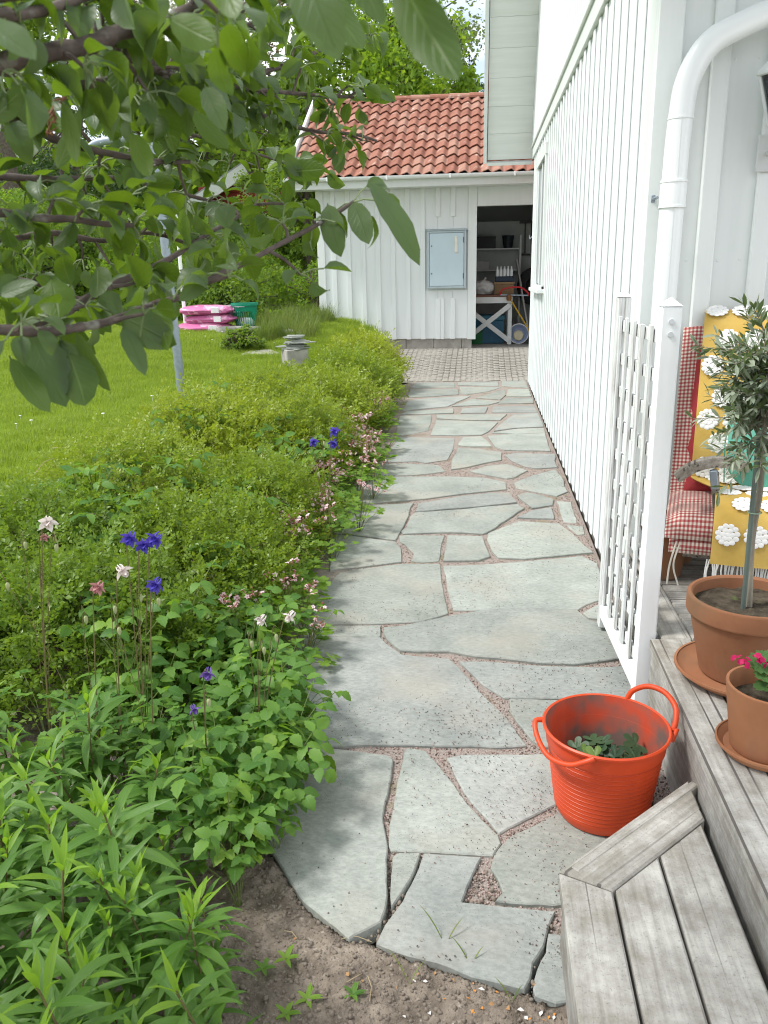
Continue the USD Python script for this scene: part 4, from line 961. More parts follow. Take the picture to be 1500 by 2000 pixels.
# pots behind the trellis
def pot(name, label, cat, loc, r, h, m, soil=True, group=None):
    t_ = thing(name, label, cat, loc, group=group)
    rb = r * .70
    part("body", MB().lathe([(0, 0), (rb - .006, 0), (rb, .006), (r * .93, h * .76), (r * .935, h * .775)], 48), m, t_, smooth=40)
    part("rim", MB().lathe([(r * .93, h * .765), (r * .985, h * .775), (r, h * .80), (r, h * .975), (r * .985, h), (r * .93, h), (r * .90, h * .98), (r * .88, h * .6)], 48), m, t_, smooth=40)
    if soil:
        N_ = 26; th = np.arange(40) / 40 * 2 * np.pi; V = [[0, 0, h * .86]]; F = []
        for i_ in range(1, 9):
            for a_ in th:
                q = r * .895 * i_ / 8; V.append([q * math.cos(a_), q * math.sin(a_), h * .86])
        V = np.array(V); V[:, 2] += .016 * (meshkit.fbm(V * 40, 4, 2) - .5) + .01 * (meshkit.fbm(V * 120, 2, 3) - .5)
        for j_ in range(40): F.append([0, 1 + j_, 1 + (j_ + 1) % 40])
        for i_ in range(7):
            for j_ in range(40):
                a0, a1 = 1 + i_ * 40 + j_, 1 + i_ * 40 + (j_ + 1) % 40; F += [[a0, a0 + 40, a1 + 40], [a0, a1 + 40, a1]]
        part("soil", (V, np.array(F)), W["potsoil"], t_, smooth=True)
    return t_
W["potsoil"] = noise_mat("pot_soil", (.035, .028, .02), (.11, .09, .065), scale=28, detail=6, rough=.95, bump=.9, bscale=150, bdist=.006, c3=(.09, .12, .04), s3=16, t3=(.62, .72), spec=.1)
TC = noise_mat("terracotta", (.21, .092, .046), (.31, .138, .072), scale=5, detail=7, rough=.85, bump=.15, bscale=90, bdist=.002, spec=.2, c3=(.17, .10, .055), s3=5.0, t3=(.42, .7))
TC2 = noise_mat("terracotta_light", (.28, .118, .056), (.37, .17, .088), scale=4, detail=6, rough=.85, bump=.12, bscale=90, bdist=.002, spec=.2, c3=(.24, .125, .07), s3=6, t3=(.45, .75))
pot("terracotta_pot", "dark terracotta pot half hidden behind the lattice screen", "pot", (.79, 3.42, DK), .105, .26, TC)
pot("terracotta_pot", "small terracotta pot between the lattice and the lounge chair", "pot", (.90, 3.60, DK), .07, .14, TC)

# ------------------------------------------------------------------ orange tub with ivy cuttings
RT, HT, RB = .181, .295, .136
tc_ = (0.385, 2.215)
tub = thing("garden_tub", "orange red flexible tub with dirty inside and two loop handles on the flagstones", "tub", (tc_[0], tc_[1], .004))
TUBM = noise_mat("tub_orange", (.52, .050, .011), (.57, .064, .014), scale=3, rough=.42, spec=.4, bump=.1, bscale=25, bdist=.003)
TUBI = noise_mat("tub_inside_dirty", (.42, .05, .02), (.60, .07, .02), scale=5, detail=7, rough=.6, c3=(.13, .085, .07), s3=5.0, t3=(.36, .54))
prof = [(0, 0), (RB - .02, 0), (RB - .006, .005), (RB, .018)]
nr = 13
for i in range(nr):
    z = .03 + i * .0155
    r = RB + (RT - .006 - RB) * (z / HT) ** .85
    prof += [(r, z), (r + .0002, z + .011), (r + .0022, z + .0135), (r + .0004, z + .0152)]
prof += [(RT - .008, HT - .055), (RT - .004, HT - .012), (RT + .004, HT - .008), (RT + .006, HT - .001), (RT + .002, HT + .003), (RT - .004, HT)]
part("body", MB().add(*lathe(prof, 64)), TUBM, tub, smooth=35)
part("lining", MB().add(*lathe([(RT - .004, HT - .0005), (RT - .009, HT - .03), (RB - .004, .02), (RB - .02, .008), (0, .008)], 64)), TUBI, tub, smooth=50)
def rimpt(a, r=RT + .004, z=HT): return np.array([r * math.cos(a), r * math.sin(a), z])
h1 = [rimpt(math.radians(a), RT + .004 + o, HT + z) for a, o, z in ((62, .0, -.003), (57, .006, .03), (44, .014, .058), (28, .022, .062), (12, .024, .045), (3, .016, .012), (0, .006, -.012))]
part("handle", MB().tube(spline(h1, 5), .0085, 10), TUBM, tub, smooth=60)
part("handle_lug", MB().tube([rimpt(math.radians(2), RT + .004, HT - .02), rimpt(math.radians(-3), RT + .020, HT - .002), rimpt(math.radians(-9), RT + .006, HT - .03)], .007, 8), TUBM, tub, smooth=60)
h2 = [rimpt(math.radians(a), RT + .004 + o, HT + z) for a, o, z in ((174, .0, -.003), (178, .022, -.004), (192, .022, -.028), (212, .020, -.048), (232, .016, -.04), (246, .008, -.015), (252, .0, -.004))]
part("handle", MB().tube(spline(h2, 5), .008, 10), TUBM, tub, smooth=60)
dirt = trimesh.creation.icosphere(3, 1.0); v = np.array(dirt.vertices); v = v * (.8 + .4 * meshkit.fbm(v * 4, 3, 1))[:, None] * [.13, .12, .05] + [.02, .0, .03]
part("soil", (v, np.array(dirt.faces)), W["potsoil"], tub, smooth=True)
IVY = leaf_mat("ivy_leaf", (.018, .045, .022), (.045, .085, .035), (.08, .16, .03), .15, .48, .35)
IVY2 = leaf_mat("ivy_leaf_young", (.10, .17, .03), (.13, .21, .04), (.2, .3, .05), .25, .35, .5)
ivy = thing("ivy_cuttings", "heap of dark green ivy cuttings lying in the orange tub", "plant", (tc_[0], tc_[1], .004))
r_ = np.random.default_rng(5)
for i in range(44):
    big = i < 22
    v, f, _ = lobed(.040 * r_.uniform(.75, 1.25), 5, .5, 6, .12, .0, i, 1.6 * math.pi)
    a = r_.uniform(0, 6.28); q = .105 * math.sqrt(r_.random())
    p = np.array([-.012 + q * math.cos(a) * 1.0, -.02 + q * math.sin(a) * .72, .15 + .07 * r_.random() - .25 * q * .3])
    if i >= 38: p = np.array([.07 + .015 * r_.normal(), .03 + .02 * r_.normal(), .18 + .02 * r_.normal()])
    d = r_.normal(size=3) * [1, 1, .3] - np.array([p[0], p[1], 0]) * 9 + [0, .1, 0]; up = np.array([0, -.45, 1]) + r_.normal(size=3) * .35
    R1 = frame(d, up)
    part("leaf", (v @ R1.T + p, f), IVY2 if i in (3, 9, 17, 25) else IVY, ivy)
m_ = MB()
for i in range(7):
    a = r_.uniform(0, 6.28, 3); m_.tube(spline([(-.03 + .1 * math.cos(b), -.03 + .07 * math.sin(b), .10 + .05 * r_.random()) for b in a], 4), .002, 5)
part("stem", m_, P_("ivy_stem", (.08, .055, .03), .7), ivy)

# ------------------------------------------------------------------ olive tree, geranium
oc = cam.z(1452, 1265, DK)
_o = cam.z(1452, 1318, DK); ox, oy = float(_o[0]) - .035, float(_o[1])
OR, OH = .184, .262
def saucer(label, loc, r, h=.035, m=TC):
    t_ = thing("saucer", label, "saucer", loc)
    part("dish", MB().lathe([(0, .0), (r * .82, 0), (r * .86, .004), (r, h), (r * 1.0, h + .004), (r * .97, h + .003), (r * .84, .012), (0, .011)], 48), m, t_, smooth=40)
    part("lip", MB().lathe([(r * .975, h - .002), (r * 1.012, h - .001), (r * 1.012, h + .006), (r * .975, h + .006)], 48), m, t_, smooth=30)
saucer("wide terracotta saucer under the olive tree pot", (ox + .025, oy - .01, DK + .001), .205, .03, TC2)
pot("terracotta_pot", "large terracotta pot with dark soil holding the olive tree on the deck", "pot", (ox + .025, oy, DK + .014), OR, OH, TC)
ol = thing("olive_tree", "small standard olive tree with narrow grey green leaves in the large pot", "tree", (ox, oy, DK))
bark = noise_mat("olive_bark", (.16, .14, .11), (.29, .26, .20), scale=30, rough=.85, bump=.5, bscale=80, stretch=(1, 1, .25))
tp = spline([(.028, 0, .23), (.018, .01, .45), (.022, 0, .62), (.01, -.01, .78), (.015, 0, .93), (.0, 0, 1.06)], 5)
part("trunk", MB().tube(tp, np.linspace(.0105, .0065, len(tp)), 10), bark, ol, smooth=60)
part("stake", MB().tube([(.005, -.018, .22), (-.005, -.018, .80)], .0075, 10), plain("stake_green", (.09, .115, .10), .5), ol, smooth=60)
part("tie", MB().tube([(.02 * math.cos(a) + .01, .02 * math.sin(a) - .01, .55) for a in np.linspace(0, 6.28, 12)], .002, 5), P_("tie_green", (.2, .28, .2)), ol)
r_ = np.random.default_rng(12)
OLV = leaf_mat("olive_leaf", (.05, .085, .03), (.14, .195, .07), (.16, .22, .06), .2, .4, .5, under=(.24, .28, .20))
lt, lf, luv = leaf(1.0, .26, 3, .15, .25, "olive")
tw_, lv_p, lv_d, lv_u, lv_s = MB(), [], [], [], []
for i in range(140):
    d = r_.normal(size=3); d /= np.linalg.norm(d); d[2] = abs(d[2]) * .9 - .25 if i % 3 else d[2]
    base = np.array([.005, 0, .74 + .30 * r_.random()]); L = r_.uniform(.13, .235) * (1.15 if d[2] > .4 else .95)
    tip = base + d * L * [1, 1, 1.1]; mid = (base + tip) / 2 + r_.normal(size=3) * .012
    pts = spline([base, mid, tip], 5)
    tw_.tube(pts, np.linspace(.0022, .0009, len(pts)), 4)
    for j in range(3, len(pts)):
        for s_ in (-1, 1):
            dd = (pts[j] - pts[j - 1]); dd = dd / np.linalg.norm(dd); sd_ = np.cross(dd, r_.normal(size=3)); sd_ /= np.linalg.norm(sd_)
            lv_p.append(pts[j]); lv_d.append(dd * .75 + s_ * sd_ * .75 + [0, 0, .12]); lv_u.append([0, 0, 1] + r_.normal(size=3) * .4); lv_s.append(r_.uniform(.030, .052))
            if r_.random() < .5: lv_p.append(pts[j] - dd * .008); lv_d.append(dd * .7 + s_ * np.cross(sd_, dd) * .8); lv_u.append(r_.normal(size=3) + [0, 0, 1]); lv_s.append(r_.uniform(.026, .046))
part("twigs", tw_, bark, ol)
R_ = rots(np.array(lv_d), np.array(lv_u)); lv_p = np.array(lv_p); lv_s = np.array(lv_s)
near = np.argsort(lv_p[:, 1] - .5 * lv_p[:, 2])[:300]
rest = np.setdiff1d(np.arange(len(lv_p)), near)
for i in near: part("leaf", (lt * lv_s[i] @ R_[i].T + lv_p[i], lf), OLV, ol)
v, f, _ = scatter(lt, lf, R_[rest], lv_p[rest], lv_s[rest]); part("foliage", (v, f), OLV, ol, kind="stuff")
_g = cam.z(1503, 1468, DK); gx, gy = float(_g[0]) - .012, float(_g[1])
GR, GH = .117, .190
saucer("small terracotta saucer under the geranium pot", (gx, gy, DK + .001), .128, .026, TC2)
pg = thing("terracotta_pot", "smaller light terracotta pot with the red geranium at the deck edge", "pot", (gx, gy, DK + .013))
part("body", MB().lathe([(0, 0), (GR * .76, 0), (GR * .79, .006), (GR, GH - .004), (GR * .99, GH), (GR * .93, GH), (GR * .91, GH - .01), (GR * .86, GH * .6)], 48), TC2, pg, smooth=40)
part("soil", MB().lathe([(0, GH * .74), (GR * .5, GH * .75), (GR * .9, GH * .72)], 40), W["potsoil"], pg, smooth=True)
ge = thing("geranium", "potted geranium with crimson flowers and round scalloped leaves", "plant", (gx, gy, DK + .013))
GL = leaf_mat("geranium_leaf", (.05, .11, .03), (.08, .16, .045), (.15, .28, .04), .25, .55, .3)
r_ = np.random.default_rng(4)
stm = P_("geranium_stem", (.14, .19, .06), .6)
for i in range(19):
    a = r_.uniform(0, 6.28); q = r_.uniform(.02, .10)
    if i < 4: a, q = math.pi + .5 * i - .9, .045 + .01 * i
    top = np.array([.03 + q * math.cos(a), q * math.sin(a), GH + .015 + .06 * r_.random() - (.01 if i < 4 else -.02)])
    pts = spline([(.02, 0, GH * .75), (.02 + q * .5 * math.cos(a), q * .5 * math.sin(a), GH + .02), top], 4)
    v, f, _ = lobed(.034 * r_.uniform(.8, 1.2), 7, .14, 4, .25, .06, i, 1.85 * math.pi)
    lf_ = part("leaf", (v @ frame((math.cos(a), math.sin(a), -.15), np.array([0, -.25, 1]) + r_.normal(size=3) * .25).T + top, f), GL, ge)
    part("leaf_stalk", MB().tube(pts, .0017, 5), stm, lf_)
CR = leaf_mat("geranium_petal", (.42, .006, .075), (.60, .015, .13), (.6, .01, .1), .25, .5, .3)
for k_, (fx_, fy_, fz_) in enumerate(((-.088, -.02, GH + .074), (-.055, -.025, GH + .088))):
    hd = UsdGeom.Xform.Define(stage, path_for(ge, "flower_head")).GetPrim()
    part("flower_stalk", MB().tube(spline([(.02, 0, GH * .75), (.0 + fx_ * .3, fy_ * .5, GH + .03), (fx_, fy_, fz_ - .01)], 5), .0017, 5), stm, hd)
    for j in range(7):
        o = r_.normal(size=3) * [.011, .010, .008] + [fx_, fy_, fz_]
        mm = MB(); d0 = o - np.array([fx_, fy_ + .006, fz_ - .014]); d0 /= np.linalg.norm(d0)
        R1 = frame(d0, (0.3, .2, 1))
        for p_i in range(5):
            v, f, _u = leaf(.0105, .0095, 3, .1, .5, "oval"); b_ = p_i * 1.2566
            Rz = np.array([[0, 0, 1], [math.cos(b_), -math.sin(b_), 0], [math.sin(b_), math.cos(b_), 0]])
            mm.add(v @ Rz.T @ R1.T + o, f)
        part("flower", mm, CR, hd)

# ------------------------------------------------------------------ lounge chair with cushion, throw, pillow and toy
ang = math.radians(-14)
ch_loc = (1.10, 3.41, DK); CHS = (.95, .72, .97)
CHW = wood_mat("teak_grey", 2, (.20, .175, .145), (.36, .325, .285), (.09, .08, .07))
CHX = wood_mat("teak_grey_long", 1, (.20, .175, .145), (.34, .31, .27), (.09, .08, .07))
chair = thing("lounge_chair", "weathered wooden reclining armchair on the deck by the white wall", "chair", ch_loc, ang, scale=CHS)
def to_chair(p):
    q = np.asarray(p, float) - np.array(ch_loc); c, s_ = math.cos(-ang), math.sin(-ang)
    return np.array([c * q[0] - s_ * q[1], s_ * q[0] + c * q[1], q[2]]) / np.array(CHS)
def ribbon(pts, w, th, m_=None, axis=(1, 0, 0)):
    """plank following pts, w across axis, th thick"""
    P = np.asarray(pts, float); T = np.gradient(P, axis=0); T /= np.linalg.norm(T, axis=1, keepdims=True)
    ax = np.asarray(axis, float); Nn = np.cross(T, ax); Nn /= np.linalg.norm(Nn, axis=1, keepdims=True)
    w = np.broadcast_to(w, (len(P),))
    V = np.vstack([P + ax * w[:, None] / 2 + Nn * th / 2, P - ax * w[:, None] / 2 + Nn * th / 2, P - ax * w[:, None] / 2 - Nn * th / 2, P + ax * w[:, None] / 2 - Nn * th / 2])
    k_ = len(P); F = []
    for a_, b_ in ((0, 1), (1, 2), (2, 3), (3, 0)):
        for i_ in range(k_ - 1): F += [[a_ * k_ + i_, b_ * k_ + i_, b_ * k_ + i_ + 1], [a_ * k_ + i_, b_ * k_ + i_ + 1, a_ * k_ + i_ + 1]]
    F += [[0, 2 * k_, k_], [0, 3 * k_, 2 * k_], [k_ - 1, 2 * k_ - 1, 3 * k_ - 1], [k_ - 1, 3 * k_ - 1, 4 * k_ - 1]]
    F = np.array(F)
    return V, F[:, ::-1]
for s_ in (-1, 1):
    X_ = s_ * .30
    if s_ < 0:
        L1 = lambda px_, py_, y_: to_chair(cam.y(px_, py_, y_))
        part("armrest", ribbon(spline([L1(1322, 932, 3.24), L1(1350, 914, 3.25), L1(1385, 903, 3.27), L1(1420, 903, 3.30), L1(1475, 915, 3.36)], 5), np.linspace(.085, .06, 21), .040, axis=(0, 1, 0)), CHX, chair, smooth=40)
        part("leg", MB().bar(L1(1396, 925, 3.28), L1(1408, 1130, 3.36), .05, .032, (1, 0, 0), .004), CHW, chair)
        part("bracket", MB().bar(L1(1393, 918, 3.25), L1(1396, 955, 3.25), .035, .03, (1, 0, 0), .004), W["metal"], chair)
    else: part("armrest", ribbon(spline([(X_ - .02, -.33, .375), (X_, -.22, .425), (X_, -.05, .44), (X_, .15, .42), (X_, .25, .41)], 5), np.linspace(.075, .05, 21), .034), CHX, chair, smooth=40)
    if s_ > 0: part("leg", MB().bar((X_, -.20, .40), (X_, -.10, .0), .055, .032, (1, 0, 0), .004), CHW, chair)
    part("leg", MB().bar((X_, -.02, .25), (X_, .33, .0), .05, .03, (1, 0, 0), .004), CHW, chair)
    if s_ > 0: part("bracket", MB().bar((X_ - .001, -.205, .42), (X_ - .001, -.185, .34), .035, .04, (1, 0, 0), .004), W["metal"], chair)
    part("seat_rail", MB().bar((X_ * .86, -.26, .22), (X_ * .86, .26, .25), .03, .05, (0, 0, 1), .004), CHX, chair)
    part("foot_rail", ribbon(spline([(X_ - .06, -.16, .03), (X_ - .05, -.05, .10), (X_ - .02, .1, .11), (X_, .3, .06)], 5), .04, .045), CHX, chair, smooth=40)
    part("back_post", MB().bar((X_ * .86, .16, .24), (X_ * .86, .36, .98), .045, .03, (0, 1, 0), .004), CHW, chair)
for i in range(6): part("seat_slat", MB().box((-.27, -.25 + i * .085, .255), (.27, -.19 + i * .085, .273), .004), CHX, chair)
for i in range(5): part("back_slat", MB().box((-.25 + i * .11, .0, 0), (-.19 + i * .11, .001, .001)) if False else MB().bar((-.22 + i * .11, .20, .3), (-.22 + i * .11, .355, .96), .06, .014, (0, 1, 0), .003), CHW, chair)
part("cross_bar", MB().bar((-.33, -.14, .13), (.33, -.14, .13), .03, .045, (0, 0, 1), .004), CHX, chair)
part("foot_bar", MB().tube([(-.05, -.30, .10), (.33, -.30, .10)], .028, 12), CHX, chair, smooth=60)
chk = mat("red_gingham", {"tc": ("texture_coordinate", {}), "sx": ("separate_xyz", {}),
    "a": ("math", {"math_type": "multiply", "value2": 62.0}), "b": ("math", {"math_type": "multiply", "value2": 62.0}), "fa": ("math", {"math_type": "fraction"}), "fb": ("math", {"math_type": "fraction"}),
    "la": ("math", {"math_type": "greater_than", "value2": .5}), "lb": ("math", {"math_type": "greater_than", "value2": .5}), "ad": ("math", {"math_type": "add"}), "dv": ("math", {"math_type": "multiply", "value2": .5}),
    "r": ("rgb_ramp", {"ramp": [(0, (.62, .57, .48)), (.25, (.60, .54, .46)), (.5, (.42, .19, .16)), (.75, (.4, .15, .13)), (1, (.30, .035, .04))]}), "p": ("principled_bsdf", {"roughness": .9, "sheen_weight": .2})},
    [("tc.UV", "sx.vector"), ("sx.x", "a.value1"), ("sx.y", "b.value1"), ("a.value", "fa.value1"), ("b.value", "fb.value1"), ("fa.value", "la.value1"), ("fb.value", "lb.value1"), ("la.value", "ad.value1"), ("lb.value", "ad.value2"), ("ad.value", "dv.value1"), ("dv.value", "r.fac"), ("r.color", "p.base_color")])
cush = thing("seat_cushion", "red and cream checked long cushion with ties on the lounge chair", "cushion", ch_loc, ang, scale=CHS)
def pad(pts, w, th, nx=13, puff=.014, tufts=()):
    """quilted cushion following pts (y, z); closed; uv in metres"""
    P = spline([(0, a, b) for a, b in pts], 8); k_ = len(P)
    T = np.gradient(P, axis=0); T /= np.linalg.norm(T, axis=1, keepdims=True); Nn = np.cross([1, 0, 0], T) * -1
    Nn = np.where(((Nn @ np.array([0, -.7, .7])) < 0)[:, None], -Nn, Nn)
    s_ = np.concatenate([[0], np.cumsum(np.linalg.norm(np.diff(P, axis=0), axis=1))])
    xs_ = np.linspace(-1, 1, nx); V, UV = [], []
    for side in (1, -1):
        for i_ in range(k_):
            e_ = min(1, min(s_[i_], s_[-1] - s_[i_]) / .03) ** .5
            q = 1.0
            for tft in tufts: q = min(q, .55 + .45 * min(1, abs(s_[i_] - tft) / .05))
            for x_ in xs_:
                ed = (1 - abs(x_) ** 6) ** .5 if abs(x_) < 1 else 0
                V.append(P[i_] + [x_ * w / 2, 0, 0] + Nn[i_] * side * th / 2 * max(ed, .0) * q * max(e_, .02) + Nn[i_] * side * .002)
                UV.append([x_ * w / 2 + 5 + (0 if side > 0 else .0), s_[i_]])
    F = []; n_ = nx * k_
    for i_ in range(k_ - 1):
        for j_ in range(nx - 1):
            a_ = i_ * nx + j_; F += [[a_, a_ + nx, a_ + nx + 1], [a_, a_ + nx + 1, a_ + 1], [n_ + a_, n_ + a_ + nx + 1, n_ + a_ + nx], [n_ + a_, n_ + a_ + 1, n_ + a_ + nx + 1]]
        for j_, o in ((0, 1), (nx - 1, -1)):
            a_, b_ = i_ * nx + j_, n_ + i_ * nx + j_
            F += [[a_, b_, b_ + nx], [a_, b_ + nx, a_ + nx]][::o]
    for j_ in range(nx - 1):
        for i_ in (0, k_ - 1):
            a_, b_ = i_ * nx + j_, n_ + i_ * nx + j_; F += [[a_, a_ + 1, b_ + 1], [a_, b_ + 1, b_]]
    return np.array(V), np.array(F), np.array(UV)
v, f, uv = pad([(-.36, .235), (-.30, .30), (-.1, .315), (.10, .325), (.155, .36), (.19, .5), (.26, .75), (.335, 1.01), (.35, 1.05)], .64, .075, tufts=(.28, .52, .74, .95))
part("cushion_pad", (v, f), chk, cush, smooth=True, uv=uv)
redp = P_("cushion_red_piping", (.36, .04, .045), .9)
v, f, uv = pad([(.12, .345), (.165, .46), (.235, .75), (.305, .985)], .52, .085, puff=0); v[:, 1] -= .004
part("red_band", (v, f), redp, cush, smooth=True)
v, f, uv = pad([(-.345, .17), (-.30, .225), (-.05, .235), (.1, .24)], .60, .05, tufts=())
part("under_pad", (v, f), chk, cush, smooth=True, uv=uv)
for q in (-.27, -.255): part("tie", MB().tube(spline([(q, -.35, .22), (q - .02, -.36, .12), (q - .025 + .03 * (q > -.26), -.355, .03)], 5), .004, 5), P_("tie_cream", (.62, .58, .5), .9) if q < -.26 else "/World/Looks/tie_cream", cush)
ylw = noise_mat("throw_mustard", (.52, .34, .08), (.62, .43, .13), scale=6, detail=5, rough=.95, bump=.3, bscale=160, bdist=.003, spec=.1)
wht = noise_mat("throw_white_tufts", (.74, .73, .70), (.82, .81, .78), scale=10, rough=.95, bump=.5, bscale=90, bdist=.004, spec=.1)
throw = thing("throw_blanket", "mustard yellow throw with white tufted flower discs and a white fringe over the chair", "blanket", ch_loc, ang, scale=CHS)
BP = [(.40, .80), (.385, 1.045), (.33, 1.062), (.285, .985), (.215, .75), (.145, .48), (.11, .385), (0.0, .366), (-.2, .362), (-.33, .345), (-.385, .27), (-.39, .16)]
Pb = spline([(0, a, b) for a, b in BP], 6); kb = len(Pb)
Tb = np.gradient(Pb, axis=0); Tb /= np.linalg.norm(Tb, axis=1, keepdims=True); Nb = np.cross(Tb, [1, 0, 0]); sb = np.concatenate([[0], np.cumsum(np.linalg.norm(np.diff(Pb, axis=0), axis=1))])
Nb = np.where(((Nb @ np.array([0, -.7, .7])) < 0)[:, None], -Nb, Nb)
xl = lambda i_: -.235 if i_ < kb * .56 else -.235 + .10 * min(1, (i_ - kb * .56) / (kb * .12))
V = []; nxb = 15
for sgn in (1, -1):
    for i_ in range(kb):
        for j_ in range(nxb):
            x_ = xl(i_) + (.30 - xl(i_)) * j_ / (nxb - 1)
            V.append(Pb[i_] + [x_, 0, 0] + Nb[i_] * (.050 + .004 * sgn + .022 * (meshkit.noise(np.array([x_ * 9, sb[i_] * 7, 2.0])) - .5)))
F = []; n_ = kb * nxb
for i_ in range(kb - 1):
    for j_ in range(nxb - 1):
        a_ = i_ * nxb + j_; F += [[a_, a_ + nxb + 1, a_ + nxb], [a_, a_ + 1, a_ + nxb + 1], [n_ + a_, n_ + a_ + nxb, n_ + a_ + nxb + 1], [n_ + a_, n_ + a_ + nxb + 1, n_ + a_ + 1]]
    for j_ in (0, nxb - 1):
        a_, b_ = i_ * nxb + j_, n_ + i_ * nxb + j_; F += [[a_, b_ + nxb, b_], [a_, a_ + nxb, b_ + nxb]]
part("cloth", (np.array(V), np.array(F)), ylw, throw, smooth=True)
r_ = np.random.default_rng(9)
def tuft_disc(R0_):
    mm = MB(); s0 = trimesh.creation.icosphere(1, 1.0); sv, sf = np.array(s0.vertices), np.array(s0.faces)
    for ring, cnt in ((0, 1), (.36, 6), (.72, 11)):
        for c_ in range(cnt):
            a_ = c_ / cnt * 6.283 + ring * 3; mm.add(sv * [R0_ * .25, R0_ * .22, .0035] + [R0_ * ring * math.cos(a_), R0_ * ring * math.sin(a_), .002], sf)
    return mm.get()
row = 0
for si in np.arange(.30, sb[-1] - .06, .106):
    i_ = int(np.searchsorted(sb, si))
    for xx in np.arange(-.185 + (.053 if row % 2 else 0), .29, .106):
        if xx - .04 < xl(i_): continue
        v, f = tuft_disc(.050)
        R1 = np.stack([[1, 0, 0], Tb[i_], Nb[i_]], 1)
        part("tufted_disc", (v @ R1.T + Pb[i_] + [xx, 0, 0] + Nb[i_] * .060, f), wht, throw, smooth=True)
    row += 1
m_ = MB()
for k_ in range(46):
    x_ = xl(kb - 1) - .01 + (.31 - xl(kb - 1)) * k_ / 45
    m_.tube(spline([(x_, -.392, .165), (x_ + r_.normal() * .006, -.40, .10), (x_ + r_.normal() * .012, -.395, .045)], 3), .0032, 4)
part("fringe", m_, wht, throw)
pil = thing("pillow", "sea green pillow leaning on the throw behind the olive tree", "pillow", ch_loc, ang, scale=CHS)
m_ = trimesh.creation.icosphere(4, 1.0); v = np.array(m_.vertices)
v = np.sign(v) * np.abs(v) ** .62; v /= np.abs(v).max(0); v[:, 2] *= (1 - .72 * np.maximum(np.abs(v[:, 0]), np.abs(v[:, 1])) ** 2.2); v += (meshkit.fbm(v * 2.5, 3, 4)[:, None] - .5) * .06
v = v * [.22, .205, .085]
v = v @ np.stack([[1, 0, 0], Tb[int(kb * .42)] * -1, Nb[int(kb * .42)]], 1).T + [.12, .075, .575] + Nb[int(kb * .42)] * .115
part("pillow_cover", (v, np.array(m_.faces)), noise_mat("pillow_green", (.10, .32, .245), (.14, .39, .30), scale=5, rough=.9, bump=.2, bscale=200, bdist=.002, spec=.1), pil, smooth=True)
part("zip_edge", MB().tube(spline([(-.10, -.06, .43), (-.11, -.03, .6), (-.09, .01, .74)], 4), .003, 5), P_("pillow_seam", (.09, .28, .21), .9), pil)
toy = thing("toy_duck", "bright yellow plastic toy on the chair seat beside the pillow", "toy", (1.22, 3.30, DK + .42))
part("body", MB().lathe([(0, 0), (.035, .002), (.05, .02), (.052, .035), (.04, .055), (.02, .065), (0, .067)], 24), P_("toy_yellow", (.78, .66, .01), .35), toy, smooth=True)
part("head", MB().lathe([(0, .055), (.02, .058), (.03, .075), (.028, .095), (.012, .107), (0, .108)], 20, (-.02, -.015, 0)), "/World/Looks/toy_yellow", toy, smooth=True)

# ------------------------------------------------------------------ lawn things
pole = thing("clothesline_pole", "tall galvanised clothesline pole with a crossbar standing in the lawn", "pole", (-2.90, 7.75, float(ground_z(-2.9, 7.75)) - .02))
part("pole", MB().tube([(0, 0, 0), (-.03, 0, 1.2), (-.06, 0, 2.42)], .042, 16), W["metal"], pole, smooth=50)
part("crossbar", MB().tube(spline([(-.72, .05, 2.36), (-.60, .05, 2.43), (-.3, .03, 2.45), (-.06, 0, 2.44), (.1, -.02, 2.43)], 4), .036, 12), W["metal"], pole, smooth=50)
p2 = cam.y(344, 420, 13.5)
pole2 = thing("clothesline_pole", "thin white far clothesline post seen just right of the galvanised pole", "pole", (p2[0], 13.5, float(ground_z(p2[0], 13.5)) - .02))
part("pole", MB().tube([(0, 0, 0), (0, 0, 2.2)], .03, 10), W["pipe"], pole2, smooth=50)
part("crossbar", MB().tube([(-.08, 0, 2.15), (.08, 0, 2.15)], .02, 8), W["pipe"], pole2)
for k_, q in enumerate((-.5, .0, .5)):
    a = np.array([-2.96 + q, 7.75, 2.78]); b = np.array([p2[0] + q, 13.5, 2.95]) if 0 else np.array([p2[0] + q * .15, 13.5, float(ground_z(p2[0], 13.5)) + 2.15])
    ln = thing("clothesline", ["thin white clothesline, farther left of three between the poles", "thin white clothesline, middle of three between the poles", "thin white clothesline, nearest the shed of three between the poles"][k_], "line")
    part("line", MB().tube([a + (b - a) * t - [0, 0, .35 * t * (1 - t)] for t in np.linspace(0, 1, 10)], .004, 4), W["pipe"], ln)

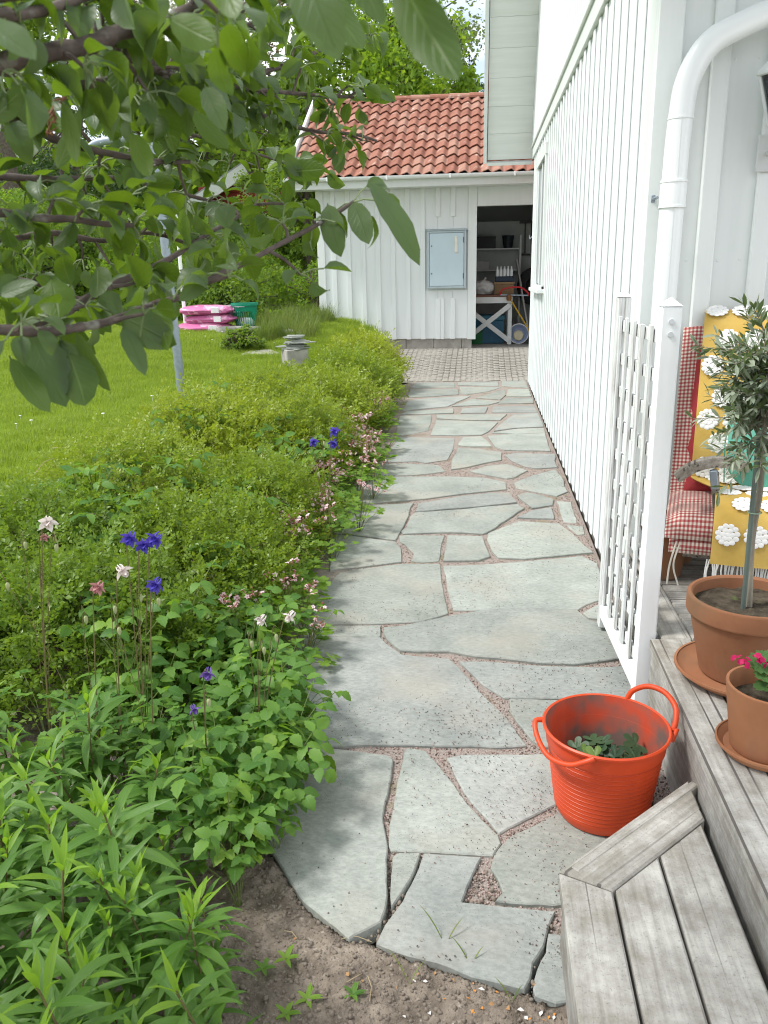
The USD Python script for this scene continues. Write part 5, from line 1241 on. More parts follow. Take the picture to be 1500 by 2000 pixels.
PINK = mat("sack_pink", {"tc": ("texture_coordinate", {}), "n": ("noise_texture", {"scale": 5.5, "detail": 3}), "r": ("rgb_ramp", {"ramp": [(0, (.50, .12, .28)), (.52, (.54, .14, .31)), (.56, (.74, .42, .55)), (.66, (.70, .25, .42)), (1, (.72, .5, .58))]}), "p": ("principled_bsdf", {"roughness": .32})},
    [("tc.object", "n.vector"), ("n.fac", "r.fac"), ("r.color", "p.base_color")])
GREYS = noise_mat("sack_grey", (.16, .16, .18), (.33, .33, .35), scale=7, rough=.35)
def sack(loc, rot, m, label, L=.84, Wd=.5, H=.15):
    t_ = thing("soil_sack", label, "sack", loc, rot, group="plastic soil sacks piled on the lawn")
    m_ = trimesh.creation.icosphere(4, 1.0); v = np.array(m_.vertices)
    v = np.sign(v) * np.abs(v) ** .55; v /= np.abs(v).max(0)
    v[:, 2] *= (1 - .8 * np.maximum(np.abs(v[:, 0]) ** 5, np.abs(v[:, 1]) ** 5)); v += (meshkit.fbm(v * 3 + loc[0] * 9 + loc[2] * 31, 3, 2)[:, None] - .5) * [.06, .10, .42] + (meshkit.fbm(v * 9 + loc[2] * 17, 2, 5)[:, None] - .5) * [.02, .05, .16]
    part("sack_body", (v * [L / 2, Wd / 2, H / 2], np.array(m_.faces)), m, t_, smooth=True)
    part("printed_label", MB().box((L * .16, -Wd / 2 - .004, -.04), (L * .30, -Wd / 2 + .03, .045), .004), P_("sack_label", (.75, .72, .74)) if "sack_label" not in _made else "/World/Looks/sack_label", t_); _made.add("sack_label")
    return t_
_made = set()
gb = lambda px, py, y: cam.y(px, py, y)
by = 13.3
c0 = gb(402, 640, by); zb = float(ground_z(c0[0], by))
sack((c0[0] - .04, by, zb + .06), .04, PINK, "pink soil sack, lowest of the pile beside the green basket", 1.0, .55, .17)
sack((c0[0] + .10, by + .02, zb + .20), -.06, PINK, "pink soil sack, second from the bottom of the pile")
sack((c0[0] + .04, by, zb + .34), .02, PINK, "pink soil sack, topmost of the pile", .9)
sack((c0[0] + .30, by + .22, zb + .33), .3, GREYS, "grey soil sack lying behind the topmost pink sack", .7, .4)
c1 = gb(480, 632, 13.5); zb = float(ground_z(c1[0], 13.5))
bk = thing("laundry_basket", "green slatted plastic basket on the lawn beside the pink sacks", "basket", (c1[0], 13.5, zb + .02))
gm_ = P_("basket_green", (.0, .20, .11), .4)
part("rim", MB().lathe([(.20, .38), (.222, .385), (.226, .40), (.222, .43), (.205, .43), (.198, .40)], 32), gm_, bk, smooth=40)
part("band", MB().lathe([(.188, .30), (.195, .30), (.202, .37), (.195, .37)], 32), gm_, bk); part("base", MB().lathe([(0, 0), (.15, 0), (.158, .06), (.15, .06), (.145, .01), (0, .01)], 32), gm_, bk)
for k_ in range(30):
    a = k_ / 30 * 6.283; part("slat", MB().bar((.154 * math.cos(a), .154 * math.sin(a), .05), (.194 * math.cos(a), .194 * math.sin(a), .32), .012, .006, (math.cos(a), math.sin(a), 0)), gm_, bk)
part("content", MB().lathe([(0, .2), (.1, .19), (.15, .12), (.14, .02), (0, .02)], 14), P_("basket_cloth", (.6, .62, .6), .9), bk, smooth=True)
cgm = noise_mat("concrete_grey", (.26, .25, .225), (.40, .385, .35), scale=9, rough=.9, bump=.3, bscale=60)
for k_, (px_, py_, lab) in enumerate(((449, 648, "round grey concrete planter ring in front of the pink sacks"), (487, 647, "round grey concrete planter ring in front of the green basket"))):
    c2 = cam.y(px_, py_, 12.9); t_ = thing("planter_ring", lab, "planter", (c2[0], 12.9, float(ground_z(c2[0], 12.9)) - .02))
    part("ring", MB().lathe([(.20, 0), (.215, .10), (.215, .14), (.18, .14), (.17, .03), (.0, .03)], 28), cgm, t_, smooth=40); part("soil", MB().lathe([(0, .11), (.1, .115), (.178, .105)], 20), W["potsoil"], t_)
# pedestal with a stack of slate pieces
pc = cam.z(575, 712, .42); pz = float(ground_z(-2.35, 10.2)) - .05
ped_y = 10.3; pz -= .12; pcx = cam.y(576, 700, ped_y)[0]
ped = thing("block_pedestal", "grey concrete block pedestal in the flower bed under the pile of slates", "pedestal", (pcx, ped_y, pz), .5)
part("block", MB().box((-.14, -.14, 0), (.14, .14, .20), .006), cgm, ped); part("block", MB().box((-.138, -.141, .203), (.139, .138, .40), .006), cgm, ped)
r_ = np.random.default_rng(3)
for k_ in range(13):
    z = pz + .402 + k_ * .013 if k_ else pz + .401
    R0_ = r_.uniform(.12, .22) * (1.25 if k_ == 0 else 1) * (1 - .03 * k_)
    a = np.sort(r_.uniform(0, 6.283, 7)); P = np.c_[np.cos(a) * R0_ * r_.uniform(.75, 1.2, 7) * 1.15, np.sin(a) * R0_ * r_.uniform(.7, 1.1, 7) * .9] + r_.normal(size=2) * .03
    P = np.array(Polygon(P).convex_hull.exterior.coords)[:-1]
    t_ = part("slate_piece", slab(rough_edge(P, 300 + k_, .006, .04) + [pcx, ped_y], z + .0125, .012, .003, r_.normal(0, .015, 2) * 0), SLATE[k_ % 3])
    tag(t_, "broken grey slate piece, lowest and widest on the block pedestal" if k_ == 0 else "loose grey slate piece lying on top of the pile" if k_ == 12 else "thin grey slate piece inside the pile on the block pedestal", "slate", "slates piled on the pedestal")
rk = noise_mat("rock_grey", (.24, .23, .20), (.42, .40, .36), scale=5, detail=8, rough=.9, bump=.5, bscale=30, c3=(.16, .18, .10), s3=6)
def rock(loc, s, label, seed):
    m_ = trimesh.creation.icosphere(3, 1.0); v = np.array(m_.vertices)
    v = v * (.65 + .7 * meshkit.fbm(v * 1.2 + seed * 7.7, 4, seed))[:, None] * s
    t_ = part("rock", (v + loc, np.array(m_.faces)), rk, None, smooth=True); tag(t_, label, "rock")
q = cam.z(512, 704, .47); rock([q[0], q[1], float(ground_z(q[0], q[1])) - .005], [.30, .22, .05], "flat pale rock lying flush in the lawn by the pedestal", 1)
for k_, (px_, py_, s) in enumerate(((560, 625, .22), (580, 628, .16), (545, 632, .14))):
    q = cam.y(px_, py_, 12.6); rock([q[0], 12.6, float(ground_z(q[0], 12.6)) + .02], [s, s * .8, s * .5], ["largest rock of the heap left of the shed", "rock of the heap nearest the shed wall", "small rock at the lawn end of the heap"][k_], 4 + k_)

# ------------------------------------------------------------------ grass
GR = leaf_mat("grass_blade", (.125, .185, .018), (.235, .30, .038), (.44, .60, .05), .38, .5, .3)
GRL = leaf_mat("grass_blade_long", (.075, .125, .02), (.17, .20, .055), (.26, .36, .05), .35, .55, .3)
def tuft(seed, n_, h, spread, w):
    r_ = np.random.default_rng(seed); mb_ = MB()
    for _ in range(n_):
        a = r_.uniform(0, 6.283); b = r_.normal(size=2) * spread; L = h * r_.uniform(.6, 1.2); lean = r_.uniform(.15, .9); cd = np.array([math.cos(a), math.sin(a)]); pd = np.array([-cd[1], cd[0]])
        p = [np.r_[b, -.005], np.r_[b + cd * lean * L * .3, L * .6], np.r_[b + cd * lean * L * .85, L * (1 - .25 * lean)]]
        v = np.array([np.r_[p[0][:2] - pd * w, p[0][2]], np.r_[p[0][:2] + pd * w, p[0][2]], np.r_[p[1][:2] - pd * w * .8, p[1][2]], np.r_[p[1][:2] + pd * w * .8, p[1][2]], p[2]])
        mb_.add(v, np.array([[0, 1, 3], [0, 3, 2], [2, 3, 4]]))
    return mb_.get()
n = 17000
P = np.c_[-1.9 - 9.5 * rng.random(n) ** 1.2, 3.2 + 13.3 * rng.random(n)]
P = P[(P[:, 0] > -.62 * P[:, 1] - 1.2)]
P = P[meshkit.noise(np.c_[P * 1.1, np.zeros(len(P))], 3) + .35 * rng.random(len(P)) > .22]
P = P[~((P[:, 1] > 14.6) & (P[:, 0] > -3.0))]
pos = np.c_[P, ground_z(P[:, 0], P[:, 1]) - .004]
N = len(pos); farf = 1 + .06 * np.maximum(P[:, 1] - 5, 0)
pointinst("lawn_grass", [("grass_tuft", tuft(k, 46, .052, .045, .0019), GR, False) for k in range(4)], None, pos, rng.integers(0, 4, N), zquat(rng.uniform(0, 6.28, N)), rng.uniform(.8, 1.35, N) * farf * (.55 + .95 * meshkit.fbm(np.c_[P * 1.7, np.zeros(N)], 3, 21)), "short bright green lawn grass left of the flower bed", cat="grass")
# long grass near the shed and slope
n = 480
P = np.c_[rng.uniform(-4.1, -2.5, n), rng.uniform(11.2, 16, n)]
P = P[(meshkit.noise(np.c_[P * 1.3, np.zeros(len(P))], 5) > .36) & ~((P[:, 1] > 14.9) & (P[:, 0] > -3.0)) & ~((P[:, 0] < -3.35) & (P[:, 1] < 13.9))]
N = len(P)
pointinst("long_grass", [("grass_tuft", tuft(10 + k, 40, .40, .05, .0035), GRL, False) for k in range(3)], None, np.c_[P, ground_z(P[:, 0], P[:, 1])], rng.integers(0, 3, N), zquat(rng.uniform(0, 6.28, N)), rng.uniform(.35, 1.05, N), "tall unmown grass left of the white shed", cat="grass")
n = 200
P = np.c_[rng.uniform(-8, -2.6, n), rng.uniform(6.5, 13, n)]; P = P[meshkit.noise(np.c_[P * .8, np.zeros(n)], 11) > .5]; N = len(P)
dm = MB().lathe([(0, .052), (.010, .051), (.011, .048), (0, .046)], 8).tube([(0, 0, 0), (0, 0, .048)], .0012, 4)
pointinst("lawn_daisies", [("daisy", dm.get(), P_("daisy_white", (.8, .8, .76), .7), False)], None, np.c_[P, ground_z(P[:, 0], P[:, 1])], np.zeros(N, int), zquat(rng.uniform(0, 6, N)), rng.uniform(.9, 1.5, N), "tiny white daisies scattered through the lawn", cat="daisies")

# ------------------------------------------------------------------ low shrubs between lawn and path
def sprig(seed, n_=10, L=.085, lw=.0195):
    r_ = np.random.default_rng(seed); V, F, k_ = [], [], 0
    dv, df = diamond(1.0, .62)
    for i in range(n_):
        t_ = (i + .7) / n_; s_ = 1 if i % 2 else -1
        d = np.array([.55, s_ * .8, r_.normal() * .35 + .15]); d /= np.linalg.norm(d)
        if i == n_ - 1: d = np.array([1, 0, .1])
        R1 = frame(d, np.array([0, 0, 1]) + r_.normal(size=3) * .45)
        v = dv * lw * r_.uniform(.75, 1.25) @ R1.T + [t_ * L, 0, .012 * math.sin(t_ * 3)]
        V.append(v); F.append(df + k_); k_ += 4
    return np.vstack(V), np.vstack(F)
SPR = [sprig(k) for k in range(4)]
SH = [leaf_mat("shrub_leaf_green", (.060, .13, .012), (.17, .25, .024), (.28, .42, .03), .33, .4, .4), leaf_mat("shrub_leaf_gold", (.12, .19, .016), (.27, .32, .03), (.44, .54, .035), .36, .42, .4), leaf_mat("shrub_leaf_mid", (.10, .175, .015), (.225, .285, .026), (.36, .48, .03), .34, .4, .4)]
twigm = noise_mat("shrub_twig", (.10, .075, .045), (.20, .15, .09), scale=20, rough=.9)
drym = noise_mat("dry_twig", (.30, .23, .13), (.44, .36, .22), scale=20, rough=.9)
def shrub(cx_, cy_, rx, ry_, h, n_, m, label, seed, size=1.0, cat="shrub"):
    r_ = np.random.default_rng(seed)
    z0 = float(ground_z(cx_, cy_)) - .03
    t_ = thing("low_shrub", label, cat, (cx_, cy_, z0), group="low leafy shrubs between lawn and path")
    # directions over the upper dome, uneven outline
    u = r_.normal(size=(n_, 3)); u /= np.linalg.norm(u, axis=1, keepdims=True); u[:, 2] = np.abs(u[:, 2]) * 1.0 - .12; u /= np.linalg.norm(u, axis=1, keepdims=True)
    bump_ = .68 + .55 * meshkit.fbm(u * 2.6 + seed * 3.1, 3, seed)
    dep = 1 - .34 * r_.random(n_) ** 1.5
    p = u * [rx, ry_, h] * (bump_ * dep)[:, None]; p[:, 2] = np.maximum(p[:, 2], .01 + .05 * r_.random(n_))
    sh_ = r_.random(n_) < .13; p[sh_] += (u[sh_] * .5 + [0, 0, .6]) * (.13 * r_.random(sh_.sum()))[:, None]
    hole = (meshkit.noise(p * 9 + seed, seed + 1) < .27) | (meshkit.noise(p * 4 + seed, seed + 2) < .22)
    p, u = p[~hole], u[~hole]; N_ = len(p)
    d = u * [.55, .55, .5] + r_.normal(size=(N_, 3)) * .75 + [0, 0, .3]
    Rr = rots(d, r_.normal(size=(N_, 3)) * .5 + [0, -.15, 1])
    mb_ = MB(); which = r_.integers(0, len(SPR), N_)
    for k_ in range(len(SPR)):
        w_ = which == k_
        v, f, _ = scatter(SPR[k_][0], SPR[k_][1], Rr[w_], p[w_], size * r_.uniform(.6, 1.45, w_.sum())); mb_.add(v, f)
    part("foliage", mb_, m, t_, kind="stuff")
    tm = MB()
    for k_ in range(26):
        e = p[r_.integers(N_)]; b = np.array([e[0] * .25, e[1] * .25, 0]); tm.tube(spline([b, (b + e) / 2 + [0, 0, .08], e], 3), [.006, .005, .005, .004, .003, .0025, .002], 5)
    part("twigs", tm, twigm, t_)
    tm = MB()
    for k_ in range(22):
        a_, b_ = p[r_.integers(N_)], r_.normal(size=3) * [.13, .13, .05]; q_ = a_ + b_; tm.tube(spline([a_, a_ + b_ * .5 + [0, 0, .02], q_], 3), [.0022, .002, .002, .0018, .0015, .0012, .001], 4)
    part("dry_twigs", tm, drym, t_)
HX = [(-1.62, 2.95, .62, .55, .50, 5200, 0, "dense dark green low shrub with tiny leaves behind the pale columbine"), (-2.15, 3.55, .70, .62, .52, 5200, 0, "low small leaved green shrub at the lawn edge left of the blue columbine"), (-1.45, 3.75, .60, .62, .52, 5200, 2, "mid green low shrub behind the blue columbine flowers"),
      (-2.15, 4.6, .68, .75, .50, 4300, 2, "yellowish green low shrub along the lawn edge before the pole"), (-1.42, 4.75, .55, .72, .52, 4300, 2, "bushy low shrub beside the pink cranesbill flowers, halfway to the pole"), (-1.95, 5.8, .70, .85, .52, 4200, 1, "golden yellow low shrub in front of the clothesline pole"),
      (-1.5, 6.6, .55, .8, .54, 3800, 1, "golden low shrub right of the clothesline pole"), (-2.0, 7.3, .62, .85, .46, 3200, 1, "yellow green low shrub behind the golden ones at the lawn edge"), (-1.6, 8.3, .62, .95, .50, 3000, 2, "low shrub before the block pedestal"),
      (-1.62, 9.9, .62, 1.0, .54, 2800, 2, "low shrub right of the block pedestal"), (-1.68, 11.6, .60, .9, .50, 2400, 1, "farthest low shrub of the bed before the shed"), (-2.5, 2.7, .6, .55, .46, 3500, 0, "dark green low shrub at the left picture edge below the lawn")]
for k_, (a, b, c, d, e, n_, mi, lab) in enumerate(HX):
    shrub(a, b, c, d, e, int(n_ * .85), SH[mi], lab, 20 + k_, size=1.0 if b < 5 else 1.25 if b < 8 else 1.6)

# ------------------------------------------------------------------ leafy perennials along the path
def ins(src_list, spots, scales, tilt=8, seed=0):
    r_ = np.random.default_rng(seed)
    moved = [False] * len(src_list)
    for i, ((x, y), s) in enumerate(zip(spots, scales)):
        k_ = i % len(src_list)
        copy_of(src_list[k_], (x, y, float(ground_z(x, y)) - .02), r_.uniform(0, 6.28), scale=s, tilt=(r_.normal() * tilt, r_.normal() * tilt))
def proto(name, label, cat, group):
    """a class prim: copies of it are the things"""
    x = stage.CreateClassPrim(path_for(None, name + "_kind")); x.SetTypeName("Xform")
    return tag(x, label, cat, group)
def copies(src, name, loc, rot, scale, tilt, label=None):
    x = UsdGeom.Xform.Define(stage, path_for(None, name)); x.GetPrim().GetReferences().AddInternalReference(src.GetPath())
    x.AddTranslateOp().Set(Gf.Vec3d(*map(float, loc))); x.AddRotateXYZOp().Set(Gf.Vec3f(float(tilt[0]), float(tilt[1]), math.degrees(rot))); x.AddScaleOp().Set(Gf.Vec3f(*([float(scale)] * 3)))
    x.GetPrim().SetInstanceable(True)
    was = src.GetCustomData()
    return tag(x, label or was["label"], was["category"], was["group"])
# narrow-leaved perennial, near left corner
LANCE = leaf_mat("narrow_leaf", (.065, .155, .022), (.11, .215, .034), (.22, .45, .03), .32, .45, .35, vein=(.13, .22, .07))
LANCEY = leaf_mat("narrow_leaf_young", (.14, .27, .02), (.19, .32, .03), (.32, .55, .03), .36, .45, .3, vein=(.17, .27, .07))
stemm = noise_mat("green_stem", (.10, .15, .035), (.16, .20, .06), scale=30, rough=.6)
redstem = noise_mat("reddish_stem", (.09, .07, .03), (.15, .13, .05), scale=30, rough=.6)
def lance_plant(seed, h, nl):
    r_ = np.random.default_rng(seed)
    t_ = proto("narrow_leaved_plant", "upright perennial with long narrow drooping leaves in the near left bed", "plant", "narrow leaved perennials in the near bed")
    pts = spline([(0, 0, 0), (.015 * r_.normal(), .015 * r_.normal(), h * .5), (.02 * r_.normal(), .02 * r_.normal(), h)], 6)
    part("stem", MB().tube(pts, np.linspace(.0035, .002, len(pts)), 6), redstem, t_, smooth=60)
    for i in range(nl):
        u = .22 + .78 * (i / (nl - 1)) ** .85
        p = np.array([np.interp(u, np.linspace(0, 1, len(pts)), pts[:, k_]) for k_ in range(3)])
        a = i * 2.4 + r_.normal() * .25; top = sstep(u, .86, 1.0)
        L = (.115 + .02 * r_.normal()) * (1 - .50 * top) * (1 - .25 * (u < .35)); Wd = .0195 * (1 - .35 * top) * r_.uniform(.85, 1.15)
        el = .45 + .75 * top + r_.normal() * .12
        v, f, uv = leaf(L, Wd, 6, .35, (1.15 + .35 * r_.normal()) * (1 - .75 * top), "lance", r_.normal() * .5)
        R1 = frame((math.cos(a) * math.cos(el), math.sin(a) * math.cos(el), math.sin(el)))
        part("leaf", (v @ R1.T + p, f), LANCEY if top > .25 else LANCE, t_, smooth=True, uv=uv)
    return t_
LP = [lance_plant(40 + k, h, n_) for k, (h, n_) in enumerate(((.40, 40), (.33, 34), (.36, 38), (.28, 30)))]
spots = []
r_ = np.random.default_rng(77)
tries = 0
while len(spots) < 62 and tries < 4000:
    tries += 1
    y = r_.uniform(.98, 2.35); x = r_.uniform(-1.65, -.42)
    px_ = cam.R.T @ (np.array([x, y, .25]) - cam.C); u_, v_ = 750 - FPX * px_[0] / px_[2], 1000 + FPX * px_[1] / px_[2]
    lim = 430 - max(0, 1900 - v_) * .36
    if u_ > lim or u_ < -120 or v_ < 1440: continue
    if all((x - a) ** 2 + (y - b) ** 2 > .085 ** 2 for a, b in spots): spots.append((x, y))
_front = sorted([i for i, (x, y) in enumerate(spots) if y < 1.33], key=lambda i: spots[i][0] / spots[i][1])
_ord = ["first", "second", "third", "fourth", "fifth", "sixth", "seventh", "eighth", "ninth", "tenth"]
for i, (x, y) in enumerate(spots):
    copies(LP[i % 4], "narrow_leaved_plant", (x, y, float(ground_z(x, y)) - .05), r_.uniform(0, 6.28), r_.uniform(.85, 1.2), (r_.normal() * 7, r_.normal() * 7), ("%s from the left of the narrow leaved plants along the bottom edge of the picture" % _ord[_front.index(i)]) if i in _front[:10] else None)
# ground elder / astrantia-like: toothed leaves in threes
GE = leaf_mat("toothed_leaf", (.045, .125, .02), (.13, .25, .036), (.28, .5, .03), .34, .5, .3, vein=(.12, .215, .07))
GEY = leaf_mat("toothed_leaf_light", (.14, .265, .025), (.19, .31, .035), (.25, .45, .03), .35, .5, .3, vein=(.17, .27, .08))
def elder_plant(seed, h):
    r_ = np.random.default_rng(seed)
    t_ = proto("ground_elder_plant", "leafy plant with toothed oval leaflets in threes spilling towards the path", "plant", "toothed leaved plants along the near path edge")
    for s_ in range(9):
        a = s_ * .7 + r_.normal() * .3; q = r_.uniform(.03, .13); hh = h * r_.uniform(.55, 1.1)
        tip = np.array([q * math.cos(a), q * math.sin(a), hh])
        stk = spline([(0, 0, 0), tip * [.35, .35, .6], tip], 4)
        part("leaf_stalk", MB().tube(stk, .0016, 5), stemm, t_)
        for da, dd, sc in ((0, .02, 1), (1.15, .0, .85), (-1.15, .0, .85)):
            v, f, uv = leaf(.062 * sc * r_.uniform(.85, 1.2), .044 * sc * r_.uniform(.9, 1.15), 9, .22, .35 + .6 * r_.random(), "ovate", r_.normal() * .3, .11)
            R1 = frame((math.cos(a + da), math.sin(a + da), -.05 + .2 * r_.normal()), np.array([0, 0, 1]) + r_.normal(size=3) * .36)
            b = tip + np.array([math.cos(a), math.sin(a), 0]) * dd
            part("leaf", (v @ R1.T + b, f), GEY if s_ == 2 + seed % 3 else GE, t_, smooth=True, uv=uv)
    return t_
EP = [elder_plant(60 + k, h) for k, h in enumerate((.27, .22, .30))]
# cranesbill: rounded lobed leaves, pink flowers
CB = leaf_mat("cranesbill_leaf", (.09, .185, .022), (.175, .285, .035), (.3, .5, .035), .32, .55, .25)
FPK = leaf_mat("cranesbill_petal", (.70, .46, .50), (.82, .68, .70), (.85, .6, .62), .3, .6, .2)
FRD = noise_mat("cranesbill_calyx", (.26, .085, .07), (.36, .14, .11), scale=30, rough=.7)
def bloom(mm, o, s, r_, n_=5):
    d0 = r_.normal(size=3) + [0, -.4, .6]; R1 = frame(d0 / np.linalg.norm(d0), (.3, .2, 1))
    for p_i in range(n_):
        v, f, _u = leaf(s, s * .62, 2, .15, .6, "oval"); b_ = p_i * 6.283 / n_
        Rz = np.array([[.35, 0, .9], [math.cos(b_), -math.sin(b_), 0], [math.sin(b_), math.cos(b_), 0]]); Rz /= np.linalg.norm(Rz, axis=0)
        mm.add(v @ Rz.T @ R1.T + o, f)
def crane_plant(seed, h, flowers):
    r_ = np.random.default_rng(seed)
    t_ = proto("cranesbill_plant", "cranesbill with rounded lobed leaves and clusters of small pale pink flowers along the path" if flowers else "cranesbill cushion of rounded lobed leaves without open flowers along the path", "plant", "flowering cranesbills along the path edge" if flowers else "leafy cranesbills along the path edge")
    for s_ in range(20):
        a = s_ * 2.4 + r_.normal() * .3; q = .16 * math.sqrt(r_.random()); hh = h * (1.05 - 2.2 * q) * r_.uniform(.75, 1.1)
        tip = np.array([q * math.cos(a), q * math.sin(a), max(hh, .04)])
        v, f, _u = lobed(.034 * r_.uniform(.8, 1.25), 5, .36, 4, .22, .05, seed * 30 + s_, 1.72 * math.pi)
        lf_ = part("leaf", (v @ frame((math.cos(a), math.sin(a), -.1), np.array([.4 * math.cos(a), .4 * math.sin(a) - .1, 1]) + r_.normal(size=3) * .25).T + tip, f), CB, t_)
        if s_ % 2 == 0: part("leaf_stalk", MB().tube([(0, 0, 0), tip * [.4, .4, .6], tip], .0014, 4), stemm, lf_)
    for s_ in range(flowers):
        a = r_.uniform(0, 6.28); q = r_.uniform(.02, .12); tip = np.array([q * math.cos(a), q * math.sin(a), h * r_.uniform(1.15, 1.6)])
        fl = part("flower_stalk", MB().tube(spline([(0, 0, 0), tip * [.4, .4, .7], tip], 3), .0013, 4), redstem, t_)
        mm, cm = MB(), MB()
        for j in range(4):
            o = tip + r_.normal(size=3) * [.017, .017, .011]
            bloom(mm, o, .0135, r_); cm.tube([o, o * .6 + tip * .4 - [0, 0, .012]], [.003, .0012], 5)
        for j in range(3):
            o = tip + r_.normal(size=3) * [.015, .015, .010]; cm.tube([o, o + [0, 0, .005], o + [0, 0, .012]], [.001, .0042, .001], 6)
        part("flower", mm, FPK, fl); part("calyx", cm, FRD, fl)
    return t_
CP0 = [crane_plant(80, .17, 0), crane_plant(81, .20, 0)]
CP1 = [crane_plant(82, .19, 3), crane_plant(83, .21, 5)]
edge_x = lambda y: np.interp(y, [1.6, 2.2, 2.7, 3.2, 3.7, 4.3, 5, 6, 7, 8, 9.5, 11.8], [-.52, -.56, -.64, -.68, -.74, -.76, -.74, -.73, -.78, -.84, -.92, -1.12])
r_ = np.random.default_rng(91)
for i in range(120):                     # near: toothed leaves
    y = r_.uniform(1.72, 3.35); off = .05 + .75 * r_.random()
    x = float(edge_x(y)) - off + .03 * r_.normal()
    if y < 2.15 and off > .38: continue
    copies(EP[i % 3], "ground_elder_plant", (x, y, float(ground_z(x, y)) - .04), r_.uniform(0, 6.28), r_.uniform(.72, 1.08) * (.72 if off < .14 else 1), (r_.normal() * 8, r_.normal() * 8 + (10 if off < .15 else 0)))
for i in range(46):                      # thick fringe over the slab edge
    y = r_.uniform(1.80, 2.75); x = float(np.interp(y, [1.8, 2.05, 2.3, 2.75], [-.60, -.60, -.585, -.66])) - abs(.09 * r_.normal())
    copies(EP[i % 3], "ground_elder_plant", (x, y, float(ground_z(x, y)) - .03), r_.uniform(0, 6.28), r_.uniform(.7, 1.0), (r_.normal() * 8, r_.normal() * 6 + 8))
for i in range(150):                     # farther: cranesbills
    y = 3.1 + 8.6 * r_.random() ** 1.15; off = .07 + .52 * r_.random()
    x = float(edge_x(y)) - off + .04 * r_.normal()
    src = CP1[i % 2] if (r_.random() < .62 and y > 3.1) else CP0[i % 2]
    copies(src, "cranesbill_plant", (x, y, float(ground_z(x, y)) - .03), r_.uniform(0, 6.28), r_.uniform(.85, 1.25), (r_.normal() * 7, r_.normal() * 7))
for i in range(54):
    y = 2.5 + 4.2 * r_.random(); x = float(edge_x(y)) - .35 - 1.1 * r_.random()
    copies(EP[i % 3], "ground_elder_plant", (x, y, float(ground_z(x, y)) + .12), r_.uniform(0, 6.28), r_.uniform(.9, 1.25), (r_.normal() * 8, r_.normal() * 8), "broad leaved plant growing up through the low shrubs")
    stage.GetPrimAtPath("/World/ground_elder_plant_%03d" % (_used[("/World", "ground_elder_plant")] - 1)).SetCustomDataByKey("group", "broad leaved plants among the shrubs")

